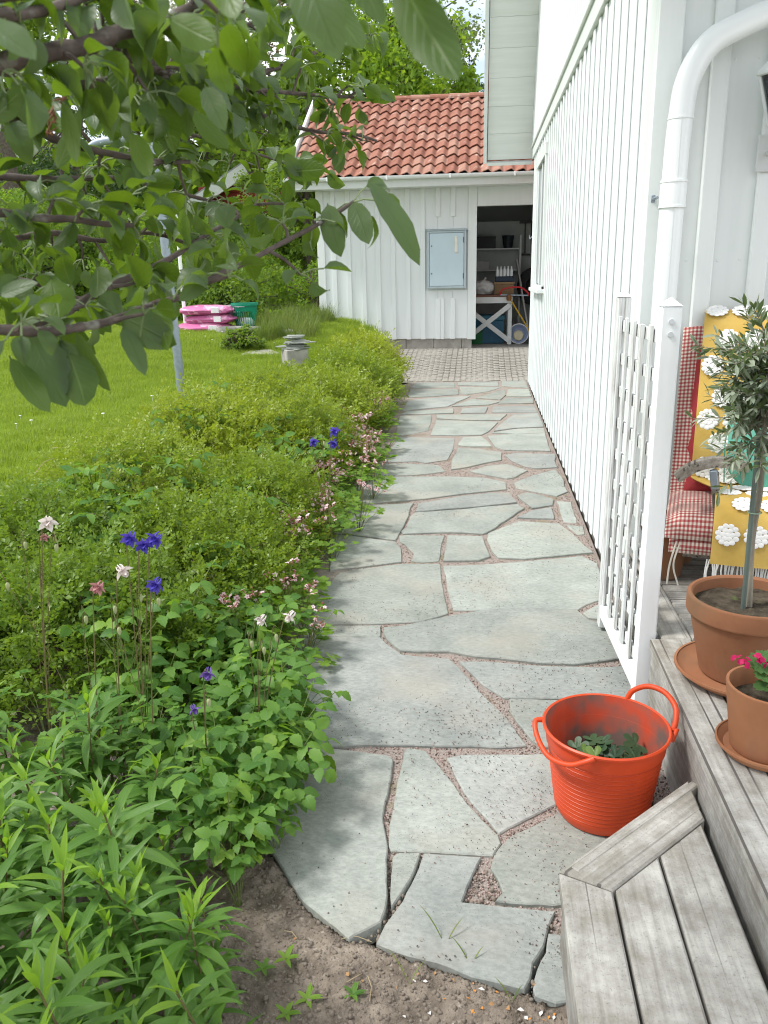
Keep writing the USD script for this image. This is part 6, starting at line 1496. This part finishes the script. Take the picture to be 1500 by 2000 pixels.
# columbines
PET = {"blue": leaf_mat("columbine_blue", (.060, .050, .36), (.105, .08, .47), (.16, .10, .6), .25, .5, .3), "white": leaf_mat("columbine_white", (.74, .66, .64), (.82, .76, .73), (.8, .7, .66), .3, .6, .2),
       "pink": leaf_mat("columbine_pink", (.46, .21, .22), (.56, .29, .29), (.6, .3, .3), .25, .6, .2), "purple": leaf_mat("columbine_purple", (.13, .08, .34), (.20, .12, .44), (.3, .15, .5), .25, .5, .3)}
bud_m = noise_mat("columbine_bud", (.24, .29, .12), (.36, .36, .20), scale=20, rough=.7)
def columbine(label, base, flowers, buds, lean=0):
    """flowers: (pixel x, pixel y, colour, size); the plant stands at base (x, y)"""
    bx_, by_ = base; z0 = float(ground_z(bx_, by_)) - .02
    t_ = thing("columbine", label, "flower", (bx_, by_, z0))
    o = np.array([bx_, by_, z0])
    for (px_, py_, col, s) in flowers:
        s *= 1.15
        p = cam.y(px_, py_, by_ + .01 * random.uniform(-1, 1)) - o
        nod = p + [0, 0, .022 * s]
        fl = UsdGeom.Xform.Define(stage, path_for(t_, "flower")).GetPrim()
        part("stem", MB().tube(spline([(0, 0, 0), (p[0] * .3, p[1] * .3, p[2] * .5), (p[0] * .85 - .01, p[1] * .9, p[2] * .97), nod + [-.008, 0, .012], nod], 5), np.linspace(.0024, .0011, 21), 5), redstem, fl)
        r_ = np.random.default_rng(int(px_ * 7 + py_))
        dn = np.array([r_.normal() * .5, -.5 + r_.normal() * .3, -.5]); dn /= np.linalg.norm(dn); R1 = frame(dn, (1, .3, .2))
        for j in range(5):                               # outer sepals spread, inner petals cup, spurs curl back
            b = j * 1.2566
            for L, Wd, el, off in ((.031, .021, 1.35, 0), (.024, .019, .45, .6283)):
                v, f, _u = leaf(L * s, Wd * s, 3, .2, .4, "ovate"); ax = np.array([math.cos(el), math.sin(el) * math.cos(b + off), math.sin(el) * math.sin(b + off)])
                part("petal", (v @ frame(ax, (-1, 0, 0)).T @ R1.T + nod, f), PET[col], fl)
            c_, s2 = math.cos(b + .6283), math.sin(b + .6283)
            part("spur", MB().tube([np.array(q) * s @ R1.T + nod for q in ((.004, .006 * c_, .006 * s2), (-.010, .009 * c_, .009 * s2), (-.018, .006 * c_, .006 * s2))], [.003 * s, .002 * s, .0015 * s], 5), PET[col], fl)
    for (px_, py_) in buds:
        p = cam.y(px_, py_, by_) - o
        b_ = part("bud", MB().tube([p + [0, 0, .012], p + [0, 0, .006], p - [0, 0, .006], p - [0, 0, .016]], [.003, .0065, .006, .0015], 7), bud_m, t_, smooth=True)
        part("stem", MB().tube(spline([(0, 0, 0), (p[0] * .4, p[1] * .4, p[2] * .6), p + [-.01, 0, .03], p + [0, 0, .012]], 4), .0012, 4), redstem, b_)
    r_ = np.random.default_rng(int(bx_ * 1000) % 9999)
    for j in range(7):
        a = j * .9; q = .07 + .04 * r_.random(); tip = np.array([q * math.cos(a), q * math.sin(a), .10 + .22 * r_.random()])
        for da in (-.9, 0, .9):
            v, f, _u = lobed(.022, 3, .4, 4, .15, .03, j, 1.1 * math.pi)
            part("leaf", (v @ frame((math.cos(a + da), math.sin(a + da), 0), np.array([0, 0, 1]) + r_.normal(size=3) * .2).T + tip + .015 * np.array([math.cos(a + da), math.sin(a + da), 0]), f), GE, t_)
        part("leaf_stalk", MB().tube([(0, 0, 0), tip * [.5, .5, .7], tip], .0014, 4), stemm, t_)
Yc = 2.35
columbine("pale pink columbine on a tall stem at the far left of the bed", (cam.y(80, 1330, Yc)[0], Yc), [(95, 1035, "white", 1.05), (88, 1056, "pink", .55)], [(50, 1065), (110, 1070)])
columbine("columbine with a cluster of three deep blue flowers", (cam.y(275, 1400, 2.3)[0], 2.3), [(256, 1066, "blue", 1.05), (282, 1078, "blue", .95), (306, 1068, "blue", 1.1)], [(310, 1175), (275, 1168)])
columbine("columbine with one blue flower below the blue cluster", (cam.y(290, 1420, 2.2)[0], 2.2), [(306, 1157, "blue", 1.05)], [(233, 1232)])
columbine("columbine with a single white flower beside the blue ones", (cam.y(225, 1390, 2.25)[0], 2.25), [(240, 1129, "white", 1.0)], [(225, 1190)])
columbine("columbine with a dusky pink closing flower left of the white one", (cam.y(190, 1480, 2.15)[0], 2.15), [(194, 1160, "pink", .9)], [(168, 1210), (15, 1145)])
columbine("columbine with two white flowers close to the path", (cam.y(500, 1400, 2.35)[0], 2.35), [(512, 1222, "white", .85), (568, 1216, "white", .9)], [(492, 1258), (540, 1245), (516, 1270)])
columbine("small columbine with violet flowers low among the toothed leaves", (cam.y(395, 1460, 2.1)[0], 2.1), [(407, 1328, "purple", .85), (380, 1395, "purple", .7)], [(408, 1372)])
columbine("far group of deep violet columbines before the path narrows", (cam.y(635, 960, 4.6)[0], 4.6), [(612, 872, "blue", 1.15), (652, 852, "blue", 1.25), (653, 876, "blue", 1.25)], [(633, 866), (622, 926)])

# debris and seedlings on the soil strip
def litter(name, m, nn, xr, yr, size, label, cat, seed, group):
    r_ = np.random.default_rng(seed); v, f, _ = leaf(1, .7, 2, .2, .4, "oval")
    for i in range(nn):
        x, y = r_.uniform(*xr), r_.uniform(*yr)
        while in_stone(np.array([[x, y]]))[0] or y > 1.75: x, y = r_.uniform(*xr), r_.uniform(*yr)
        Rr = frame((math.cos(i * 2.1), math.sin(i * 2.1), .1 * r_.normal()), np.array([0, 0, 1]) + r_.normal(size=3) * .3)
        t_ = part(name, (v * size * r_.uniform(.7, 1.3) @ Rr.T + [x, y, float(soilz(np.array(x), np.array(y))) + .004], f), m); tag(t_, label, cat, group)
litter("fallen_petal", P_("petal_white", (.72, .68, .64), .7), 26, (-.2, .22), (1.15, 1.55), .013, "pale fallen petal on the soil before the paving", "petal", 1, "pale petals on the soil")
litter("dry_leaf", P_("leaf_ochre", (.34, .19, .08), .8), 26, (-.45, .2), (1.15, 1.75), .014, "dry ochre leaf scrap on the soil before the paving", "leaf", 2, "dry leaf scraps on the soil")
clod_m = noise_mat("soil_crumb", (.13, .105, .082), (.26, .22, .18), scale=40, rough=.95, spec=.1, coord="generated")
litter("fallen_blossom", P_("petal_orange", (.55, .22, .04), .7), 22, (-.1, .22), (1.15, 1.55), .009, "tiny orange petal scrap on the soil near the step", "petal", 5, "orange petal scraps on the soil")
r_ = np.random.default_rng(15)
for i in range(14):
    x, y = r_.uniform(-.45, .15), r_.uniform(1.15, 1.7)
    if in_stone(np.array([[x, y]]))[0]: continue
    a = r_.uniform(0, 6.28); L = r_.uniform(.03, .08); q = np.array([x, y, float(soilz(np.array(x), np.array(y))) + .006])
    t_ = part("dry_straw", MB().tube([q, q + [L * .5 * math.cos(a), L * .5 * math.sin(a), .006], q + [L * math.cos(a + .2), L * math.sin(a + .2), .002]], .0011, 4), drym); tag(t_, "thin dry straw lying on the bare soil", "straw", "dry straws on the bare soil")
clods = [("soil_clod", pebble(20 + k, .75), clod_m, True) for k in range(3)]
P = np.c_[rng.uniform(-.62, .2, 7000), rng.uniform(1.0, 2.0, 7000)]; P = P[~in_stone(P)]; N = len(P)
pointinst("soil_clods", clods, None, np.c_[P, soilz(P[:, 0], P[:, 1]) + .001], rng.integers(0, 3, N), rquat(N, rng), .0015 + .0065 * rng.random(N) ** 5, "loose brown soil crumbs in front of the paving", cat="soil")
for k_, (px_, py_, L) in enumerate(((870, 1850, .13), (920, 1890, .09), (800, 1925, .10), (1000, 1960, .07))):
    b = cam.z(px_, py_, -.016); t_ = thing("grass_stalk", ["longest thin grass blade arching over the paving edge", "shorter grass blade right of the arching one at the paving edge", "grass blade lying over the soil below the paving", "short grass blade on the soil near the step"][k_], "grass", b)
    for j in range(2):
        v, f, uv = leaf(L * (1 - .3 * j), .0035, 5, .3, .9, "lance"); part("blade", (v @ frame((-.5 + .9 * j, .5, .9)).T, f), GRL, t_, smooth=True)
r_ = np.random.default_rng(8)
for k_, (px_, py_) in enumerate(((560, 1880), (515, 1900), (600, 1960), (690, 1950), (560, 1990))):
    b = cam.z(px_, py_, -.016); t_ = thing("seedling", ["small seedling at the edge of the flower bed soil", "pale seedling beside the narrow leaved plants", "seedling near the bottom edge below the round slab", "tiny seedling in the middle of the soil strip", "seedling at the bottom edge of the soil"][k_], "seedling", b)
    for j in range(7):
        v, f, uv = leaf(.034 * r_.uniform(.8, 1.3), .012, 4, .2, .6, "ovate"); a = j * 1.3; part("leaf", (v @ frame((math.cos(a), math.sin(a), .5)).T + [0, 0, .012], f), GE if k_ % 2 else GEY, t_, smooth=True, uv=uv)
    part("stem", MB().tube([(0, 0, -.01), (0, 0, .014)], .0012, 4), stemm, t_)

# ------------------------------------------------------------------ background: red house, trees, slope planting
rh_y = 26.0
ra, rb2 = cam.y(400, 430, rh_y), cam.y(572, 500, rh_y)
gzr = float(ground_z(ra[0], rh_y)) - .3
red = thing("log_cabin", "dark red log cabin with pale bargeboard behind the garden trees", "house", (0, rh_y, gzr))
RLOG = noise_mat("red_log", (.15, .022, .014), (.22, .035, .022), scale=5, rough=.8)
xL, xR = ra[0] - .1, rb2[0]; top = cam.y(430, 395, rh_y)[2] - gzr
zl = 0.0; i = 0
while zl < top + .4:
    part("log", MB().tube([(xL, 0, zl + .1), (xR, 0, zl + .1)], .105, 10), RLOG, red, smooth=50); zl += .19; i += 1
part("wall", MB().box((xL + .02, .02, 0), (xR - .02, 5, top + .4)), RLOG, red)
ga, gb_ = cam.y(340, 425, rh_y - .4), cam.y(480, 330, rh_y - .4)
part("bargeboard", MB().bar((ga[0], -.4, ga[2] - gzr), (gb_[0], -.4, gb_[2] - gzr), .08, .34, (0, 0, 1)), P_("barge_grey", (.6, .62, .6)), red)
part("roof", MB().bar((ga[0], 2.4, ga[2] - gzr + .22), (gb_[0], 2.4, gb_[2] - gzr + .22), 5.6, .06, (0, 0, 1)), P_("cabin_roof", (.25, .25, .24)), red)
part("corner_board", MB().box((xR, -.1, 0), (xR + .16, .1, top + .3)), W["white"], red)

def blob_tree(name, label, loc, H, crown, m, seed, n_=9000, leaf_s=.09, trunk_r=.14, shape="round", trunk_m=None, gaps=.35, cat="tree", group=None, lw=.6):
    """trunk with limbs; crown of leaf clumps gathered round the limb ends. crown = (rx, ry, rz, centre height)"""
    r_ = np.random.default_rng(seed); rx, ry_, rz_, zc = crown
    t_ = thing(name, label, cat, loc, group=group)
    tm = MB(); tm.tube(spline([(0, 0, -.2), (.1 * r_.normal(), .1 * r_.normal(), H * .4), (.15 * r_.normal(), .1 * r_.normal(), H * .92)], 5), np.linspace(trunk_r, trunk_r * .2, 11), 8)
    part("trunk", tm, trunk_m or "/World/Looks/tree_bark", t_, smooth=60)
    nc = 46; ends_, wts = [], []
    lm_ = MB()
    for k_ in range(nc):
        u = r_.normal(size=3); u /= np.linalg.norm(u); q = r_.random() ** .4
        e = u * [rx, ry_, rz_] * q + [0, 0, zc]
        if shape == "cone":
            h_ = r_.random() ** 1.3; a = r_.uniform(0, 6.28); rr = rx * (1 - h_) * r_.uniform(.4, 1.0); e = np.array([rr * math.cos(a), rr * math.sin(a), zc - rz_ + 2 * rz_ * h_])
        st = np.array([0, 0, max(.3 * H, min(e[2] - .3 * abs(e[0]) - .2, H * .9))]); lm_.tube(spline([st, (st + e) / 2 + [0, 0, .08], e], 3), np.linspace(trunk_r * .28, .012, 7), 5)
        ends_.append(e)
    part("limbs", lm_, trunk_m or "/World/Looks/tree_bark", t_)
    E_ = np.array(ends_); k_ = r_.integers(0, nc, n_)
    cs = (rx + rz_) * .5 * r_.uniform(.16, .34, nc)
    off = r_.normal(size=(n_, 3)); off /= np.linalg.norm(off, axis=1, keepdims=True); off *= (r_.random(n_) ** .5)[:, None]
    if shape == "cone": off *= [1.2, 1.2, .35]
    p = E_[k_] + off * cs[k_][:, None]
    keep_ = meshkit.noise(p / max(.25, rx * .22) + seed, seed) > gaps * .8
    p = p[keep_]; N_ = len(p)
    v0, f0 = diamond(1.0, lw)
    Rr = rots(r_.normal(size=(N_, 3)) + [0, 0, -.2], r_.normal(size=(N_, 3)) * .7 + [0, 0, 1])
    v, f, _ = scatter(v0, f0, Rr, p, leaf_s * r_.uniform(.6, 1.4, N_))
    part("crown", (v, f), m, t_)
    return t_
noise_mat("tree_bark", (.07, .055, .045), (.15, .125, .10), scale=20, rough=.9)
LT = {"bright": leaf_mat("leaf_bright", (.09, .175, .015), (.18, .28, .03), (.36, .54, .03), .4, .5, .3), "dark": leaf_mat("leaf_dark", (.02, .048, .014), (.05, .085, .025), (.08, .15, .02), .25, .5, .3),
      "mid": leaf_mat("leaf_mid", (.06, .13, .018), (.14, .22, .035), (.28, .42, .03), .38, .5, .3), "pale": leaf_mat("leaf_pale", (.085, .135, .04), (.17, .21, .085), (.24, .34, .08), .35, .5, .3),
      "brown": leaf_mat("needle_brown", (.10, .085, .045), (.19, .15, .085), (.2, .18, .08), .2, .6, .2), "blossom": leaf_mat("leaf_blossom", (.22, .26, .13), (.55, .56, .46), (.5, .52, .35), .35, .6, .2)}
def gzat(px_, y): x = float(cam.y(px_, 500, y)[0]); return (x, y, float(ground_z(x, y)) - .1)
T = [("leafy_tree", "bright green leafy tree rising behind the red tiled roof", gzat(745, 24), 8.0, (3.0, 2.4, 2.3, 6.0), "bright", 201, 17000, .15, .16, "round"),
     ("birch_tree", "airy tall birch behind the roof beside the leafy tree", gzat(815, 30), 12.0, (2.6, 2.2, 3.6, 8.6), "pale", 202, 7500, .13, .12, "round"),
     ("conifer_tree", "dark pine top just showing over the right end of the roof", gzat(880, 33), 9.6, (2.4, 2.4, 2.6, 7.6), "dark", 203, 6000, .16, .12, "cone"),
     ("leafy_tree", "mid green tree left of the roof gable", gzat(560, 26), 4.6, (1.6, 1.5, 1.5, 2.9), "bright", 204, 5500, .14, .14, "round"),
     ("pine_tree", "brownish pine against the sky left of the shed roof", gzat(490, 36), 11.5, (2.6, 2.4, 3.0, 8.6), "brown", 205, 8000, .17, .2, "round"),
     ("spruce_tree", "green spruce standing beside the white shed corner", gzat(598, 18.5), 4.6, (1.0, 1.0, 2.1, 2.2), "mid", 206, 9000, .10, .1, "cone"),
     ("leafy_tree", "large dark leafy tree behind the apple branches at the far left", gzat(40, 24), 12.0, (4.6, 3.6, 4.6, 7.4), "mid", 207, 10000, .20, .3, "round"),
     ("blossom_tree", "pale flowering tree behind the apple branches", gzat(340, 28), 10.5, (3.4, 3.0, 3.8, 6.6), "blossom", 208, 10000, .16, .22, "round"),
     ("leafy_tree", "green tree behind the clothesline pole", gzat(420, 31), 6.0, (3.4, 2.6, 2.2, 3.8), "mid", 209, 10000, .17, .2, "round"),
     ("conifer_tree", "tall dark conifer far left above the slope", gzat(170, 36), 13.0, (3.4, 3.4, 6.2, 7.4), "dark", 210, 9500, .2, .24, "cone"),
     ("leafy_tree", "dark tree at the left picture edge on the slope", gzat(-60, 17), 9.0, (3.4, 3.0, 3.4, 5.2), "mid", 211, 10000, .16, .2, "round")]
for nm, lab, loc, H, cr, mk, sd_, nn, ls, tr_, shp in T: blob_tree(nm, lab, loc, H, cr, LT[mk], sd_, nn, ls, tr_, shp)
def bush(label, loc, r, mk, seed, n_=6000, s=.07, name="bush"):
    return blob_tree(name, label, loc, r[2] * 1.2, (r[0], r[1], r[2], r[2] * .7), LT[mk], seed, n_, s, .04, "round", None, .22, "bush")
bush("rounded green bush behind the pink sacks", gzat(430, 15.2), (1.5, .8, .75), "mid", 301, 8000, .075)
bush("bright climbing bush on the slope left of the pole", gzat(250, 15.6), (1.9, .9, .9), "bright", 302, 9000, .08)
bush("dark bush on the slope at the left edge", gzat(60, 16), (2.2, 1.0, 1.2), "mid", 303, 9000, .09)
bush("bush on the slope right of the red cabin", gzat(560, 19.5), (1.6, 1.0, .95), "mid", 304, 7000, .08)
bush("low leafy bush at the shed corner in the grass", gzat(600, 15.6), (.75, .6, .7), "bright", 305, 4500, .06)
bush("small tussock bush beside the flat rock", (float(cam.z(505, 680, .55)[0]), 11.3, float(ground_z(-3.2, 11.3))), (.30, .28, .20), "mid", 306, 1600, .05)
# ivy slope, one mass
n = 42000
P = np.c_[rng.uniform(-16, -3.3, n), 14.4 + 8.5 * rng.random(n) ** 1.2]; P = P[P[:, 0] > -.75 * P[:, 1]]
N = len(P); h = .12 + .38 * meshkit.fbm(np.c_[P * .9, np.zeros(N)], 3, 9)
pz_ = ground_z(P[:, 0], P[:, 1]) + h * rng.random(N) ** .5
v0, f0 = diamond(1.0, .8)
v, f, _ = scatter(v0, f0, rots(rng.normal(size=(N, 3)) + [0, -.5, 0], rng.normal(size=(N, 3)) * .5 + [0, -.5, 1]), np.c_[P, pz_], .075 * rng.uniform(.6, 1.3, N))
t = part("slope_groundcover", (v, f), LT["bright"], kind="stuff"); tag(t, "dense green ground cover on the slope behind the lawn", "ground cover")
n = 26000       # distant wood closing the view
P = np.c_[rng.uniform(-70, 12, n), rng.uniform(44, 62, n)]
bl = meshkit.fbm(np.c_[P[:, 0] * .16, P[:, 1] * .1, np.zeros(n)], 4, 6); zz = ground_z(P[:, 0], P[:, 1]) + (1.5 + 3.5 * bl) * rng.random(n) ** .6
v, f, _ = scatter(v0, f0, rots(rng.normal(size=(n, 3)), rng.normal(size=(n, 3)) + [0, 0, .6]), np.c_[P, zz], rng.uniform(.5, 1.1, n))
t = part("far_wood", (v, f), LT["mid"], kind="stuff"); tag(t, "far-off dark wood behind the garden", "wood")

# ------------------------------------------------------------------ apple tree reaching into the picture
APL = leaf_mat("apple_leaf", (.018, .044, .006), (.070, .125, .013), (.25, .42, .02), .27, .45, .32, vein=(.085, .13, .035), under=(.062, .098, .042))
APB = noise_mat("apple_bark", (.055, .042, .036), (.13, .105, .09), scale=40, detail=6, rough=.9, bump=.6, bscale=110, bdist=.003, c3=(.20, .20, .17), s3=25, t3=(.62, .7))
apple = thing("apple_tree", "apple tree branches with large green leaves hanging into the picture from upper left", "tree")
TB_ = np.array([-1.75, .75, 0.0])
part("trunk", MB().tube(spline([TB_ + [0, 0, float(ground_z(-1.75, .75)) - .1], TB_ + [.05, .02, .8], TB_ + [.0, .1, 1.6], TB_ + [.1, .15, 2.2]], 5), np.linspace(.11, .06, 16), 12), APB, apple, smooth=60)
BR = [  # pixel x, pixel y, depth ... ; start radius, end radius (m)
 ([(-260, 190, .80), (-40, 135, .80), (60, 108, .80), (165, 90, .82), (240, 60, .84), (340, 36, .88), (430, -20, .95)], .011, .007, 1.0),
 ([(200, 80, .84), (262, 112, .95), (320, 145, 1.08), (400, 160, 1.25), (480, 172, 1.4), (560, 181, 1.55), (625, 186, 1.62), (690, 190, 1.7)], .006, .003, 1.0),
 ([(150, 170, .95), (300, 150, 1.05), (420, 190, 1.3), (450, 206, 1.35), (540, 234, 1.5), (610, 256, 1.6), (690, 262, 1.7), (735, 275, 1.75)], .006, .0028, .9),
 ([(262, 112, .95), (345, 135, 1.2), (420, 75, 1.5), (500, 45, 1.7), (600, 24, 1.9)], .008, .004, .9),
 ([(345, 135, 1.2), (460, 160, 1.5), (545, 130, 1.75), (625, 98, 1.9), (660, 78, 2.0), (720, 50, 2.1)], .007, .003, 1.0),
 ([(-250, 170, .9), (-20, 215, .95), (60, 250, 1.0), (130, 280, 1.05), (215, 300, 1.1), (300, 315, 1.15), (370, 316, 1.2)], .007, .003, 1.15),
 ([(-260, 400, .9), (-30, 412, .95), (80, 426, .98), (140, 428, 1.0), (200, 437, 1.02), (260, 440, 1.05)], .006, .003, 1.1),
 ([(-280, 630, .85), (-60, 640, .86), (50, 647, .88), (100, 647, .9), (150, 640, .92), (215, 627, .95), (300, 595, 1.0), (350, 580, 1.02), (425, 537, 1.06), (475, 515, 1.08), (550, 475, 1.12), (630, 433, 1.16), (690, 395, 1.18)], .0062, .003, .70),
 ([(50, 640, .95), (125, 612, 1.0), (165, 586, 1.04), (225, 555, 1.08), (280, 530, 1.12), (340, 500, 1.2), (400, 460, 1.28), (460, 426, 1.35), (500, 400, 1.4)], .0065, .003, .9),
 ([(-240, 330, 1.2), (0, 345, 1.2), (120, 350, 1.25), (230, 348, 1.3), (330, 372, 1.35), (420, 395, 1.4)], .006, .0028, 1.2),
 ([(-240, 20, .7), (0, 30, .75), (120, 10, .8), (220, -30, .85)], .007, .004, 1.2),
 ([(-200, 480, 1.3), (0, 470, 1.3), (100, 455, 1.35), (200, 470, 1.4), (290, 455, 1.45), (380, 480, 1.5)], .006, .003, 1.1),
 ([(300, -60, .62), (480, -30, .6), (620, -35, .55), (760, -40, .5), (860, -60, .45)], .006, .003, .12),
 ([(200, 200, 1.3), (300, 240, 1.5), (400, 270, 1.7), (500, 300, 1.9), (590, 330, 2.0)], .005, .0025, 1.1),
 ([(-200, 560, 1.1), (0, 545, 1.15), (90, 560, 1.15), (170, 600, 1.15)], .005, .003, .8),
 ([(380, 60, 1.2), (450, 20, 1.3), (540, -10, 1.4), (640, -30, 1.5)], .006, .003, 1.0),
]
r_ = np.random.default_rng(31)
LVS = []      # (origin, direction, up, length, width, droop, fold)
def add_rosette(o, axis, k_, s=1.0):
    for j in range(k_):
        d = r_.normal(size=3) * [1, 1, .75] + axis * .6 + [0, 0, -.12]; d /= np.linalg.norm(d)
        pt = o + d * r_.uniform(.014, .034) * s
        LVS.append((o, pt, d + [0, 0, -.30 - .3 * r_.random()], np.array([0, 0, 1.0]) + r_.normal(size=3) * .55, s * r_.uniform(.030, .054), r_.uniform(.52, .70), r_.uniform(.1, 1.5), r_.uniform(.15, 1.0)))
firsts = []
for pts, r0, r1, dens_ in BR:
    Q = spline([cam.d(*p) for p in pts], 6)
    firsts.append(Q[0])
    part("branch", MB().tube(Q, np.linspace(r0, r1, len(Q)) * (1 + .12 * np.sin(np.arange(len(Q)) * 2.1)), 8), APB, apple, smooth=60)
    seg = np.linalg.norm(np.diff(Q, axis=0), axis=1); cum = np.concatenate([[0], np.cumsum(seg)])
    s_ = .02
    while s_ < cum[-1]:
        i = min(int(np.searchsorted(cum, s_)), len(Q) - 1); o = Q[i]; ax = Q[i] - Q[i - 1]; ax = ax / (np.linalg.norm(ax) + 1e-9)
        sd2 = r_.normal(size=3) * [1, 1, .8]; sd2 -= ax * (sd2 @ ax); sd2 /= np.linalg.norm(sd2)
        spur = o + (sd2 + ax * .4) * r_.uniform(.008, .05)
        part("spur", MB().tube([o, (o + spur) / 2 + r_.normal(size=3) * .002, spur], [.0028, .0024, .002], 5), APB, apple)
        add_rosette(spur, sd2 * .5 + ax * .4, r_.integers(4, 7))
        s_ += r_.uniform(.030, .052) / dens_
    add_rosette(Q[-1], ax, 6)
# limbs joining the branches to the trunk, out of the frame
lm_ = MB()
for q in firsts[:1] + firsts[5:8] + firsts[9:13] + firsts[14:15]:
    z_ = max(.9, q[2] - .15); st = np.array([TB_[0] + .05, TB_[1] + .08, z_]); lm_.tube(spline([st, (st + q) / 2 + [0, 0, .05], q], 5), np.linspace(.022, .008, 11), 8)
part("limb", lm_, APB, apple, smooth=60)
n_auto = len(LVS)
# big hanging leaves placed one by one: base pixel, tip pixel, depth, width ratio
for (ax_, ay_, bx_, by_, dpt, wr) in ((775, -50, 900, 182, .42, .40), (690, -80, 745, 60, .48, .46), (575, -90, 660, 105, .50, .5), (420, -60, 470, 40, .55, .55), (620, -40, 705, 110, .62, .5), (720, 355, 832, 505, 1.14, .27), (640, 400, 662, 498, 1.16, .5), (690, 395, 720, 475, 1.16, .55),
        (238, 618, 343, 672, .96, .62), (300, 595, 340, 690, .96, .5), (405, 538, 352, 588, 1.0, .5), (240, 640, 285, 730, .95, .4), (60, 655, 130, 790, .9, .6), (135, 690, 170, 795, .9, .7), (150, 650, 210, 765, .92, .4), (20, 700, 100, 808, .88, .36),
        (100, 545, 118, 625, .95, .85), (190, 520, 195, 585, 1.0, .9), (0, 575, 70, 550, .85, .5), (560, 335, 640, 330, 1.2, .55), (590, 345, 555, 300, 1.2, .6), (330, 35, 430, 90, .6, .55), (-40, 40, 70, 100, .55, .6), (380, 215, 445, 300, .9, .4), (255, 260, 300, 350, .85, .45),
        (400, 170, 440, 250, .85, .5), (110, 330, 160, 215, .85, .36), (120, 200, 155, 320, .8, .33), (-20, 235, 55, 170, .75, .6)):
    a, b = cam.d(ax_, ay_, dpt), cam.d(bx_, by_, dpt * .99); L = np.linalg.norm(b - a); w_ = cam.R @ np.array([0, 0, 1.0])
    LVS.append((a, a, (b - a) / L, w_ * (1 if r_.random() < .45 else -1) + r_.normal(size=3) * .35, L, wr * .92, r_.uniform(.1, .4), .22))
order = sorted(range(len(LVS)), key=lambda i: -LVS[i][4] / max(.2, float((LVS[i][1] - cam.C) @ (cam.R @ np.array([0, 0, -1.0])))))
fm_, ps_ = MB(), MB()
for rank, i in enumerate(order):
    o, pt, d, up, L, wr, droop, fold = LVS[i]
    if np.linalg.norm(pt - cam.C) < .28: continue
    mid_ = cam.R.T @ (pt + d / np.linalg.norm(d) * L * .6 - cam.C); mu, mv = 750 - FPX * mid_[0] / mid_[2], 1000 + FPX * mid_[1] / mid_[2]
    if i < n_auto and ((mu > 335 and mv > 590) or (mu > 720 and 190 < mv < 345) or mu > 790 or (mu > 700 and mv > 490) or mv > 760 or (mu > 225 and mv > 700)): continue      # the crown ends here
    v, f, uv = leaf(L, L * wr, 8 if rank < 300 else 5, fold, droop, "apple", r_.normal() * .35, .03 if rank < 300 else 0)
    v[:, 2] += .0 if rank >= 300 else .018 * L * np.sin(v[:, 0] / L * 14) * (np.abs(v[:, 1]) / (L * .25))
    V = v @ frame(d, up).T + pt
    ps_.add(*tube([o, (o + pt) / 2 + [0, 0, .003], pt], .0011, 4, cap=False))
    if rank < 300: part("leaf", (V, f), APL, apple, smooth=True, uv=uv)
    else: fm_.add(V, f, uv)
part("foliage", fm_, APL, apple, smooth=True, kind="stuff")
part("petioles", ps_, noise_mat("apple_petiole", (.12, .17, .07), (.20, .25, .12), scale=20, rough=.6), apple, kind="stuff")
wf = MB()
for k_ in range(9):
    o = cam.d(100 + 14 * r_.normal(), 230 + 22 * r_.normal(), .95); wf.tube([o, o + r_.normal(size=3) * .004, o + r_.normal(size=3) * .009], [.0022, .0016, .0006], 5)
part("withered_blossom", wf, P_("withered_brown", (.22, .11, .06), .9), apple)
